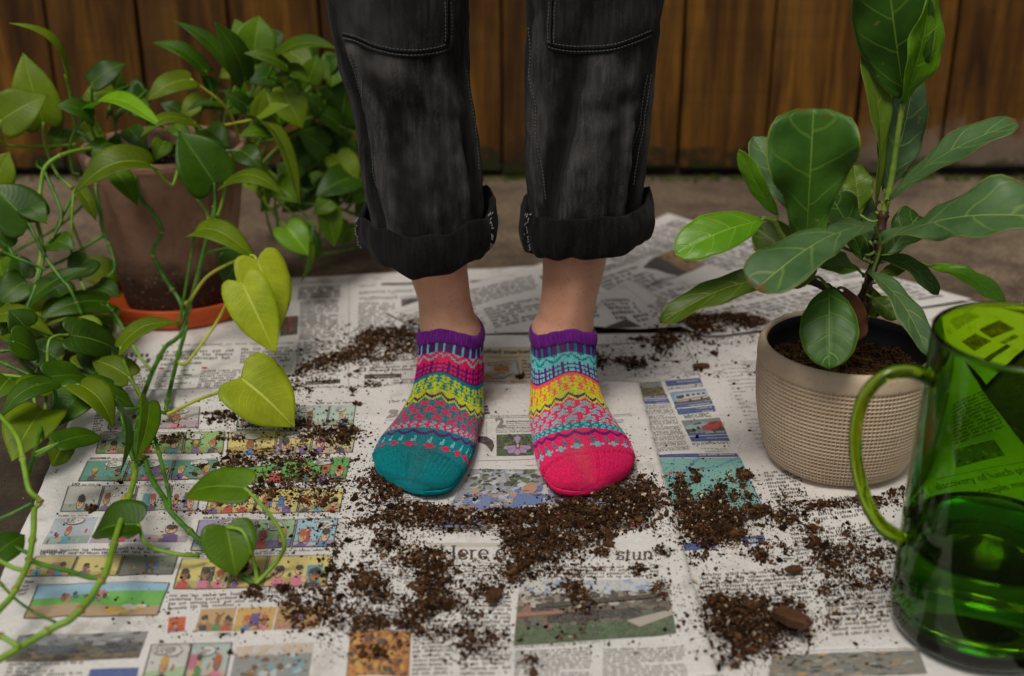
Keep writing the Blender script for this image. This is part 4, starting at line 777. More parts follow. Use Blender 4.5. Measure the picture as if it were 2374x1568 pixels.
# ------------------------------------------------------------------ pots
POT_C = np.array([onz(424, 700)[0]+0.0, 1.623, 0.0])
def build_terracotta():
    z = POT_C; sr = 0.108
    prof = [(0.0, 0.004), (0.092, 0.004), (0.1, 0.008), (0.107, 0.026), (0.1085, 0.029), (0.112, 0.0295), (0.1135, 0.027), (0.106, 0.004), (0.101, 0.0), (0.0, 0.0)]
    v, f = revolve([(r if r else 1e-4, h) for r, h in prof], 96)
    o = mesh('plant_saucer', v, f, M['saucer']); o.location = (z[0]+0.004, z[1], 0.006)
    tag(o, 'clean orange clay saucer under the terracotta pot', 'saucer')
    pr = [(1e-4, 0.0), (0.066, 0.0), (0.0705, 0.004), (0.083, 0.075), (0.0955, 0.15), (0.1045, 0.196), (0.1065, 0.203), (0.1065, 0.209), (0.104, 0.213), (0.0985, 0.213), (0.096, 0.209), (0.094, 0.19), (0.086, 0.15), (1e-4, 0.148)]
    pr2 = [pr[0], pr[1]]
    for a, b in zip(pr[1:-1], pr[2:]):
        for t in np.linspace(0, 1, 7)[1:]: pr2.append((a[0]*(1-t)+b[0]*t, a[1]*(1-t)+b[1]*t))
    v, f = revolve(pr2, 96)
    o = mesh('clay_pot', v, f, M['terracotta']); o.location = (z[0], z[1], 0.0115)
    tag(o, 'weathered stained terracotta pot holding the trailing pothos', 'pot')
    return o
build_terracotta()
FIG_C = np.array([0.0, 1.180, 0.0]); FIG_C[0] = (1945-CX)/FPX*((1.186)*math.cos(PITCH)+(CAM_H-0.06)*math.sin(PITCH))
def build_planter():
    Hp = 0.131
    def rad(h):     # outside silhouette
        t = h/Hp; return np.interp(t, [0, .03, .12, .3, .5, .72, .9, .97, 1.0], [.0665, .0715, .0765, .0828, .0870, .0890, .0885, .0874, .0857])
    ncell, sub = 132, 5; nrow, top = 25, 0.1115
    nu = ncell*sub; A = np.linspace(0, 2*math.pi, nu, endpoint=False); rows = [(1e-4, 0.0, 0), (0.066, 0.0, 0), (0.0705, 0.0022, 0)]
    V = []
    def ring(r, h): V.append(np.stack([r*np.cos(A), r*np.sin(A), np.full(nu, h)], -1))
    ring(1e-4, 0.0); ring(0.062, 0.0); ring(0.0680, 0.002)
    cellu = (np.arange(nu) % sub)
    for j in range(nrow):
        for s_ in range(sub):
            h = 0.0045+(top-0.0045)*(j+s_/sub)/nrow; r = rad(h)
            rec = np.where((cellu >= 1) & (cellu <= 3) & (s_ in (1, 2, 3)), -0.0024, 0.0)
            ring(r+rec, h)
    for h in np.linspace(top, Hp-0.006, 6): ring(rad(h)+0.0006, h)
    for r, h in ((.0868, .1275), (.0850, .1305), (.0825, .1308), (.0806, .1290), (.0800, .125), (.0800, .09)): ring(r, h)
    f = grid_faces(nu, len(V), True)
    V = np.vstack(V); root = empty('ceramic_planter', (FIG_C[0], FIG_C[1], 0.0085)); tag(root, 'beige glazed ceramic planter with a waffle relief and smooth rim', 'planter')
    mesh('body', V, f, M['glaze'], root)
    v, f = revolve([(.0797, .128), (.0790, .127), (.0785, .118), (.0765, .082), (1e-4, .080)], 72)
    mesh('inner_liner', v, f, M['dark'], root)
build_planter()
JUG = np.array([0.3875, 0.886, 0.0])
def build_jug():
    z0 = 0.0095; H = 0.262
    out = [(1e-4, 0.0), (0.045, 0.0), (0.060, 0.0), (0.0635, 0.0004), (0.067, 0.0018), (0.0692, 0.0042), (0.0705, 0.0078), (0.0712, 0.013), (0.0715, 0.02), (0.0712, 0.08), (0.0700, 0.16), (0.0690, 0.22), (0.0688, H-0.006), (0.0688, H-0.0032), (0.0687, H-0.0024)]
    lip = [(0.0684, H-0.0008), (0.0678, H), (0.0668, H), (0.0661, H-0.0008), (0.0658, H-0.0024), (0.0657, H-0.0032), (0.0657, H-0.006)]
    inn = [(0.0656, 0.22), (0.0666, 0.16), (0.0678, 0.08), (0.0680, 0.03), (0.0676, 0.022), (0.0665, 0.016), (0.064, 0.0125), (0.060, 0.0105), (0.050, 0.0097), (1e-4, 0.0095)]
    def dens(p):
        q = [p[0]]
        for a, b in zip(p[:-1], p[1:]):
            n = max(1, int(abs(b[1]-a[1])/0.01))
            for t in np.linspace(0, 1, n+1)[1:]: q.append((a[0]*(1-t)+b[0]*t, a[1]*(1-t)+b[1]*t))
        return q
    v, f = revolve(dens(out)+lip+dens(inn), 96)
    # a poured lip at the front right
    root = empty('glass_jug', (JUG[0], JUG[1], z0)); tag(root, 'tall green glass jug with a looped handle, partly filled with water', 'jug')
    b = mesh('body', v, f, M['glass'], root)
    hp = [(-0.0672, -0.004, 0.226), (-0.082, -0.006, 0.2335), (-0.103, -0.008, 0.233), (-0.118, -0.010, 0.218), (-0.1235, -0.011, 0.192), (-0.120, -0.010, 0.160), (-0.110, -0.009, 0.128), (-0.094, -0.007, 0.100), (-0.0735, -0.004, 0.083)]
    P = catmull(hp, 8); n = len(P); t = np.linspace(0, 1, n); rad = 0.0052+0.0018*np.abs(2*t-1)**3
    mesh('handle', *tube_geo(P, rad, 16), M['glass_h'], root)
    wl = 0.086
    pr = [(1e-4, 0.0092), (0.0598, 0.0102), (0.0668, 0.016), (0.0683, 0.03), (0.0681, 0.08), (0.0680, wl+0.0015), (0.0662, wl), (0.05, wl-0.0002), (1e-4, wl-0.0002)]
    v, f = revolve(pr, 96)
    wv, wf = revolve([(r, h) for r, h in pr], 96)
    w_ = mesh('water', wv, wf, M['water']); w_.location = (JUG[0], JUG[1], z0); tag(w_, 'clear water standing in the bottom third of the green jug', 'water', kind='stuff')
build_jug()

# ------------------------------------------------------------------ soil
ICO = None
def crumb_bank(nb=24, seed=5):
    rng = np.random.default_rng(seed); bm = bmesh.new(); bmesh.ops.create_icosphere(bm, subdivisions=1, radius=1); base = np.array([v.co[:] for v in bm.verts]); F = np.array([[v.index for v in f.verts] for f in bm.faces]); bm.free()
    bank = []
    for k in range(nb):
        v = base*(1+rng.normal(0, 0.28, (len(base), 1))); v = v*np.array([rng.uniform(.8, 1.5), rng.uniform(.6, 1.1), rng.uniform(.5, 1.0)]); bank.append(v)
    return bank, F
BANK, CF = crumb_bank()
OCT = np.array([[1, 0, 0], [-1, 0, 0], [0, 1, 0], [0, -1, 0], [0, 0, 1], [0, 0, -1]], float); OF = np.array([[0, 2, 4], [2, 1, 4], [1, 3, 4], [3, 0, 4], [2, 0, 5], [1, 2, 5], [3, 1, 5], [0, 3, 5]])
SOILC = [srgb(48, 32, 21), srgb(70, 46, 28), srgb(88, 60, 38), srgb(36, 24, 16), srgb(78, 52, 32), srgb(106, 74, 46)]
PERL = [srgb(206, 188, 160), srgb(190, 168, 138), srgb(216, 204, 184)]
class Crumbs:
    def __init__(s): s.V, s.F, s.C, s.n = [], [], [], 0
    def add(s, p, r, rng, col=None, small=False, elong=None):
        v = OCT*rng.uniform(0.6, 1.3, (6, 1)) if small else BANK[rng.integers(len(BANK))]
        a = rng.uniform(0, 6.283); ca, sa = math.cos(a), math.sin(a); v = v@np.array([[ca, -sa, 0], [sa, ca, 0], [0, 0, 1]])
        b = rng.uniform(-0.6, 0.6); cb, sb = math.cos(b), math.sin(b); v = v@np.array([[cb, 0, -sb], [0, 1, 0], [sb, 0, cb]])
        if elong is not None: v = v*np.array(elong)
        v = v*r+p; f = OF if small else CF
        c = np.array(col if col is not None else SOILC[rng.integers(len(SOILC))])*rng.uniform(0.7, 1.25)
        s.V.append(v); s.F.append(f+s.n); s.C.append(np.tile(c, (len(v), 1))); s.n += len(v)
    def build(s, name, mat):
        return mesh(name, np.vstack(s.V), np.vstack(s.F).tolist(), mat, None, False, np.vstack(s.C))
# where the soil lies: photo-grid centre, radii, density 0..1, heap height (m)
HEAPS = [  # far left heap behind the near foot
    (895, 792, 66, 20, .9, .012), (850, 800, 30, 14, .9, .01), (790, 838, 55, 15, .85, .008), (835, 822, 40, 14, .6, .006), (745, 852, 36, 14, .6, .006), (705, 868, 24, 14, .55, .005), (950, 815, 40, 18, .5, .006), (900, 838, 50, 14, .3, .004), (690, 900, 25, 20, .3, .004), (760, 890, 70, 30, .10, .003), (870, 890, 60, 28, .08, .002), (960, 770, 30, 18, .3, .005), (860, 905, 18, 9, .5, .004), (815, 925, 10, 7, .9, .006),
    # behind the planter
    (1690, 762, 75, 14, 1.0, .016), (1605, 772, 36, 20, 1.0, .016), (1640, 785, 40, 14, .9, .01), (1540, 795, 24, 22, .9, .012), (1530, 818, 16, 14, .8, .008), (1740, 768, 40, 14, .9, .012), (1480, 800, 40, 8, .4, .004), (1440, 848, 26, 10, .8, .008), (1395, 845, 16, 12, .9, .008), (1470, 852, 16, 14, .9, .010), (1520, 842, 14, 6, .5, .004), (1655, 832, 8, 6, .9, .005), (1650, 815, 14, 6, .4, .003), (1600, 850, 80, 30, .05, .002),
    # on the comics
    (760, 1028, 60, 18, .75, .006), (805, 1030, 30, 24, .8, .008), (700, 1005, 50, 14, .5, .005), (640, 995, 40, 16, .35, .004), (540, 990, 46, 14, .55, .006), (500, 1000, 20, 8, .4, .004), (600, 1010, 40, 10, .3, .003), (555, 950, 60, 25, .12, .003), (700, 945, 40, 30, .12, .003), (430, 1040, 80, 12, .3, .004), (560, 1040, 60, 12, .3, .004), (640, 1090, 110, 26, .34, .004), (560, 1095, 40, 16, .6, .005), (700, 1120, 110, 40, .30, .004), (600, 1160, 130, 30, .28, .004), (745, 1170, 60, 36, .32, .004), (450, 1200, 100, 30, .06, .003), (330, 1150, 160, 50, .03, .002), (350, 1045, 60, 20, .25, .005), (700, 1240, 120, 40, .10, .003),
    # in front of the teal toe
    (890, 1120, 30, 18, .75, .007), (880, 1150, 34, 26, .85, .008), (905, 1172, 30, 22, .85, .008), (850, 1180, 40, 30, .3, .004),
    # broad band below the toes
    (960, 1210, 60, 22, .75, .008), (1010, 1232, 80, 22, .85, .009), (920, 1240, 66, 18, .8, .008), (870, 1245, 40, 14, .7, .006), (1090, 1228, 60, 20, .75, .008), (1180, 1225, 60, 24, .85, .01), (1250, 1232, 70, 26, .95, .012), (1330, 1205, 50, 26, .9, .012), (1420, 1180, 60, 36, 1.0, .016), (1470, 1210, 55, 36, 1.0, .018), (1400, 1235, 70, 26, .95, .014), (1490, 1180, 36, 40, .9, .012), (1320, 1245, 60, 22, .9, .01),
    (1240, 1275, 70, 24, .95, .012), (1190, 1290, 40, 22, .9, .01), (1300, 1290, 60, 26, .9, .011), (1240, 1320, 60, 24, .9, .010), (1390, 1275, 40, 26, .8, .008), (1400, 1310, 22, 16, .5, .006), (900, 1290, 40, 24, .85, .009), (1470, 1345, 26, 12, .8, .008), (1530, 1310, 26, 16, .6, .006),
    (1200, 1350, 46, 30, .9, .011), (1130, 1390, 36, 20, .6, .007), (1000, 1330, 44, 36, .9, .011), (1000, 1380, 46, 34, .95, .012), (1030, 1420, 50, 26, .9, .010), (985, 1440, 44, 34, .9, .01), (940, 1320, 40, 20, .55, .006), (850, 1385, 46, 26, .9, .010), (830, 1350, 30, 20, .45, .005), (880, 1420, 50, 22, .5, .006), (950, 1470, 40, 30, .7, .008), (880, 1475, 46, 22, .85, .009), (830, 1470, 26, 40, .7, .007), (870, 1545, 60, 24, .35, .005),
    (1100, 1360, 80, 50, .18, .004), (1330, 1340, 110, 30, .12, .003), (1090, 1480, 36, 26, .55, .006), (1150, 1500, 40, 16, .6, .006), (1105, 1530, 50, 26, .6, .007), (1230, 1560, 14, 30, .5, .006), (1340, 1415, 40, 44, .8, .009), (1310, 1380, 40, 14, .4, .005), (1310, 1500, 20, 10, .5, .005), (1520, 1390, 26, 36, .4, .005), (1030, 1500, 40, 14, .5, .005),
    (690, 1430, 46, 30, .5, .007), (740, 1420, 40, 36, .45, .006), (660, 1400, 24, 16, .8, .009), (770, 1350, 30, 50, .35, .005), (780, 1450, 40, 40, .45, .006), (700, 1480, 60, 20, .25, .004), (600, 1400, 24, 18, .7, .008), (790, 1290, 50, 30, .18, .003), (560, 1470, 60, 40, .05, .003),
    # on the teal map and right of the spread
    (1575, 1140, 18, 26, .8, .008), (1585, 1180, 24, 30, .9, .01), (1605, 1215, 40, 26, .95, .012), (1650, 1200, 40, 26, .95, .012), (1660, 1235, 50, 26, 1.0, .014), (1700, 1225, 40, 26, .95, .012), (1640, 1262, 50, 20, .95, .011), (1700, 1260, 34, 20, .9, .01), (1610, 1245, 30, 24, .9, .01), (1670, 1160, 30, 30, .75, .009), (1650, 1180, 40, 20, .6, .006), (1610, 1120, 18, 14, .7, .007), (1725, 1118, 22, 12, .9, .010), (1715, 1125, 24, 14, .6, .006), (1740, 1175, 30, 26, .35, .004), (1760, 1205, 50, 18, .9, .009), (1815, 1215, 40, 16, .9, .009), (1830, 1165, 50, 30, .15, .003), (1760, 1300, 30, 20, .8, .008),
    (1930, 1182, 70, 9, .8, .008), (2010, 1175, 50, 12, .85, .010), (2060, 1150, 34, 22, .8, .009), (1870, 1190, 40, 14, .4, .005),
    (1885, 1240, 26, 16, .7, .007), (1890, 1275, 30, 20, .6, .006), (1950, 1290, 60, 16, .7, .007), (2030, 1300, 50, 14, .6, .006), (1920, 1320, 60, 22, .5, .005), (1990, 1260, 70, 26, .18, .003), (1960, 1360, 70, 22, .35, .005), (2020, 1350, 50, 30, .3, .004), (1980, 1420, 70, 26, .25, .005), (1850, 1340, 60, 30, .15, .003), (1820, 1280, 40, 24, .3, .004), (1930, 1450, 60, 16, .3, .004), (1620, 1310, 30, 20, .4, .004), (1650, 1360, 50, 24, .08, .003), (1900, 1390, 60, 26, .2, .003),
    # large heap at the near right
    (1670, 1430, 44, 36, .95, .014), (1720, 1445, 60, 46, 1.0, .02), (1700, 1490, 60, 44, 1.0, .02), (1780, 1440, 46, 36, .95, .014), (1810, 1480, 44, 26, .8, .010), (1750, 1510, 50, 26, .9, .012), (1830, 1430, 40, 26, .8, .011), (1680, 1545, 26, 20, .7, .008), (1850, 1470, 30, 20, .5, .006),
]
def sheet_top(x, y):
    best = 0.0022
    for S in (SA, SB, SC, SD, SE, SG, SF):      # highest sheet under the point
        q = S.G; ins = all((q[(i+1) % 4][0]-q[i][0])*(y-q[i][1])-(q[(i+1) % 4][1]-q[i][1])*(x-q[i][0]) <= 0 for i in range(4))
        if ins: best = max(best, S.h(x, y)+.0003)
    return best
HX = (onz(1090, 1287)[0], onz(1470, 1287)[0], onz(1190, 1287)[1])    # the headline stays readable
def build_soil():
    rng = np.random.default_rng(11); cr = Crumbs()
    for (px, py, rx, ry, den, hh) in HEAPS:
        c = onz(px, py); ax = abs(onz(px+rx, py)[0]-c[0]); ay = abs(onz(px, py-ry)[1]-c[1])
        area = math.pi*ax*ay; n = int(area*den*900000)
        # clumpy: local centres, then crumbs about them
        nc = max(3, int(n/26)); cen = rng.normal(0, 0.5, (nc, 2))
        for k in range(n):
            halo = rng.random() < .36; q = rng.normal(0, 1.15, 2) if halo else cen[rng.integers(nc)]+rng.normal(0, 0.17 if den < 0.5 else 0.25, 2); rr = math.hypot(*q)
            if rr > (3.2 if halo else 1.7): continue
            x, y = c[0]+q[0]*ax, c[1]+q[1]*ay
            if 0.02 > (((x-FIG_C[0])/0.079)**2+((y-FIG_C[1])/0.079)**2-1): continue
            if min(((x-HX[0])/.040)**2, ((x-HX[1])/.027)**2)+((y-HX[2])/.019)**2 < rng.uniform(.35, 1.25): continue
            z = sheet_top(x, y); top = .72*hh*den*max(0.0, 1-rr*rr*0.8)*(0.55+0.6*hnoise(x*70, y*70, 3)+0.25)
            r = float(np.clip(rng.lognormal(math.log(0.00070), 0.56), 0.00025, 0.0042))*(1.0 if den > 0.3 else 0.85)
            if halo: r = r*.75
            zz_ = z+rng.uniform(0, 1)**0.6*max(0, top)+r*0.3
            if rng.random() < 0.022: cr.add(np.array([x, y, zz_+r*0.4]), float(np.clip(r*1.15, .0007, .0024)), rng, PERL[rng.integers(3)])
            elif r < 0.0009: cr.add(np.array([x, y, zz_]), r, rng, None, True)
            elif rng.random() < .07: cr.add(np.array([x, y, zz_+r*.5]), r*.8, rng, SOILC[2+rng.integers(4)], True, (rng.uniform(2.5, 5), .45, .4) if rng.random() < .5 else (.45, rng.uniform(2.5, 5), .4))
            else: cr.add(np.array([x, y, zz_]), r, rng)
    for k in range(11000):   # stray specks all over the paper, thicker towards the middle and right
        px, py = rng.uniform(250, 2080), rng.uniform(780, 1560)
        if rng.random() > 0.25+0.75*max(0, hnoise(px*0.006, py*0.012, 9)+0.1)+(0.2 if 780 < px < 1500 and py > 1180 else 0): continue
        p = onz(px, py); 
        if ((p[0]-FIG_C[0])**2+(p[1]-FIG_C[1])**2) < 0.0064: continue
        if py < 930 and px < 660: continue
        if min(((p[0]-HX[0])/.040)**2, ((p[0]-HX[1])/.027)**2)+((p[1]-HX[2])/.019)**2 < rng.uniform(.2, 1.2): continue
        r = float(np.clip(rng.lognormal(math.log(0.00052), 0.55), 0.00025, 0.003)); cr.add(np.array([p[0], p[1], sheet_top(p[0], p[1])+r*0.2]), r, rng, None, r < 0.0012)
    for px, py, r in ((830, 958, .005), (512, 1192, .004), (1207, 886, .005), (1495, 855, .006), (640, 935, .004), (215, 1208, .005), (535, 940, .004), (1655, 833, .004), (1725, 1110, .007), (800, 1000, .0035), (470, 1105, .003), (560, 1345, .006)):
        p = onz(px, py)
        for k in range(16): cr.add(np.array([p[0], p[1], sheet_top(p[0], p[1])])+rng.normal(0, r*0.45, 3)*np.array([1, 1, .5])+np.array([0, 0, r*0.4]), r*rng.uniform(.3, .55), rng)
    o = cr.build('spilled_soil', M['soil']); tag(o, 'dark brown potting soil with white perlite spilled across the newspapers', 'soil', kind='stuff')
    # soil in the fig pot: fibrous surface
    cf = Crumbs(); fc = FIG_C
    for k in range(5200):
        a, rr = rng.uniform(0, 6.283), 0.076*math.sqrt(rng.random()); x, y = fc[0]+rr*math.cos(a), fc[1]+rr*math.sin(a)
        z = 0.1085+0.006*hnoise(x*30, y*30, 7)+rng.uniform(0, .003); r = float(np.clip(rng.lognormal(math.log(.0012), .45), .0005, .004))
        fib = rng.random() < 0.45
        cf.add(np.array([x, y, z]), r*(0.8 if fib else 1), rng, [srgb(74, 52, 32), srgb(100, 74, 44), srgb(126, 96, 58)][rng.integers(3)] if fib else None, fib, (rng.uniform(3, 6), .5, .5) if fib and rng.random() < .5 else ((.5, rng.uniform(3, 6), .5) if fib else None))
    o = cf.build('planter_soil', M['soil']); tag(o, 'fibrous brown soil filling the beige planter round the fig stems', 'soil', kind='stuff')
    v, f = revolve([(1e-4, .096), (.0762, .095), (.0765, .085), (1e-4, .084)], 48); 
    ct = Crumbs()
    for k in range(3200):
        a, rr = rng.uniform(0, 6.283), 0.094*math.sqrt(rng.random()); x, y = POT_C[0]+rr*math.cos(a), POT_C[1]+rr*math.sin(a)
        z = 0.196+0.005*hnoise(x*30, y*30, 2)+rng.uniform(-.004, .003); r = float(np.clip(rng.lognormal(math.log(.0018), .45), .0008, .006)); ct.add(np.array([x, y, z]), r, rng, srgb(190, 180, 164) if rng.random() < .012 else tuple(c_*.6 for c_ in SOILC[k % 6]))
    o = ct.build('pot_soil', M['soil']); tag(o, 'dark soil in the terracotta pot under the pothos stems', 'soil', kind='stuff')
build_soil()
def bark_chip(px, py, L, wd, th, rz, tilt, label, z=0.012):
    bm = bmesh.new(); bmesh.ops.create_cube(bm, size=1); bmesh.ops.subdivide_edges(bm, edges=list(bm.edges), cuts=3, use_grid_fill=True)
    rng = np.random.default_rng(int(px)); 
    for v in bm.verts:
        t = 1-0.35*abs(v.co.x)*2*rng.uniform(.5, 1.2); v.co = (v.co.x*L*(1+rng.normal(0, .04)), v.co.y*wd*t, v.co.z*th*t+rng.normal(0, th*.08))
    me = bpy.data.meshes.new('bark_chip'); bm.to_mesh(me); bm.free(); me.materials.append(M['chip'])
    o = link(bpy.data.objects.new('bark_chip', me)); p = onz(px, py, z); o.location = p; o.rotation_euler = (R(8), R(tilt), R(rz)); tag(o, label, 'bark chip', 'bark chips in the spilled soil')
bark_chip(1836, 1432, .034, .015, .008, -55, -14, 'broad brown bark chip on the near soil heap left of the jug', .024)
bark_chip(1145, 1382, .022, .010, .007, 70, 10, 'stubby bark chip on the middle of the spread below the headline', .018)
bark_chip(1840, 1290+30, .016, .008, .004, 20, 5, 'small thin bark chip between the soil heaps in front of the planter', .011)
bark_chip(1625, 848, .020, .007, .003, 10, 0, 'pale flat bark chip on the county map near the planter', .010)

# ------------------------------------------------------------------ plants
def leaf_geo(B, T, W, nrm, kind='pothos', bend=0.5, skew=1.0, fold=0.15, curl=0.0, wave=0.0, seed=0, twist=0.0):
    B, T, nrm = (np.asarray(a, float) for a in (B, T, nrm)); c = T-B; L = np.linalg.norm(c); e1 = c/L
    n = nrm-e1*(nrm@e1); n /= np.linalg.norm(n)+1e-9; e2 = np.cross(n, e1)
    nu, nv = (20, 11) if kind == 'pothos' else (21, 13)
    us = np.linspace(0, 1, nu)**(1.6 if kind == 'pothos' else 0.95); vs = np.linspace(-1, 1, nv); rng = np.random.default_rng(seed+17)
    hgt = L*bend*0.32
    mx = us*L; mz = hgt*np.sin(math.pi*us**skew)
    mid = B+mx[:, None]*e1+mz[:, None]*n
    tn = np.gradient(mid, axis=0); tn /= np.linalg.norm(tn, axis=1, keepdims=True); ln = np.cross(e2[None], tn)*-1.0
    ln *= np.sign((ln@n))[:, None]+1e-9; ln /= np.linalg.norm(ln, axis=1, keepdims=True)
    if kind == 'pothos':
        w = np.interp(us, [0, .012, .03, .07, .13, .22, .35, .48, .6, .72, .82, .9, .96, 1], [.02, .27, .5, .76, .92, 1.0, .985, .9, .77, .58, .38, .2, .07, 0]); w[-1] = 0.0; lobe = 0.30
    else:
        w = np.interp(us, [0, .04, .12, .25, .4, .55, .7, .82, .92, .97, 1], [.03, .16, .32, .42, .54, .78, .98, 1.0, .90, .74, .34]) if kind == 'fiddle' else np.interp(us, [0, .05, .2, .4, .6, .8, .92, .97, 1], [.03, .22, .62, .92, 1.0, .84, .55, .32, .0])
        lobe = 0.02
    ph1, ph2 = rng.uniform(0, 6.28, 2); V, UV = [], []
    for i, u in enumerate(us):
        tw = twist*(u-0.3); ca, sa = math.cos(tw), math.sin(tw); s2 = e2*ca+ln[i]*sa; n2 = ln[i]*ca-e2*sa
        for v in vs:
            ww = W*w[i]*v; av = abs(v)
            fz = av*W*w[i]*math.sin(fold)-curl*W*w[i]*v*v
            wv = wave*W*av**1.6*math.sin(u*8.5+ph1+(1.7 if v > 0 else 0))*(0.4+0.6*w[i])
            if kind != 'pothos': wv += wave*0.5*W*math.sin(u*19+ph2+v*2)*av**2
            back = -L*(av**1.25)*(float(np.interp(u, [0, .012, .03, .07, .13, .22, .35, .5], [0, .10, .15, .17, .15, .085, .02, 0])) if kind == 'pothos' else lobe*(1-u)**5)
            V.append(mid[i]+s2*ww*math.cos(fold)+n2*(fz+wv)+tn[i]*back); UV.append((u, v))
    return np.array(V), grid_faces(nv, nu), np.array(UV), mid
def make_leaf(root, B, T, W, nrm, mat, petiole=None, pmat=None, prad=0.0016, **kw):
    o = np.array(root.location); V, F, UV, mid = leaf_geo(B, T, W, nrm, **kw)
    lf = mesh('leaf', V-o, F, mat, root, True, None, UV)
    md = lf.modifiers.new('thickness', 'SOLIDIFY'); md.thickness = 0.0005; md.offset = 0
    if petiole is not None and len(petiole) > 1:
        P = catmull(petiole, 7); r = np.linspace(1.0, 0.8, len(P))*prad; r[0] *= 1.35; r[-3:] *= 1.15
        tube('petiole', P-o, r, pmat, lf, 7)
    return lf
def nvec(p, cam_, up, right):
    tc = CAMP-np.asarray(p); tc /= np.linalg.norm(tc); v = tc*cam_+np.array([0, 0, 1.0])*up+np.array([1.0, 0, 0])*right
    return v/np.linalg.norm(v)

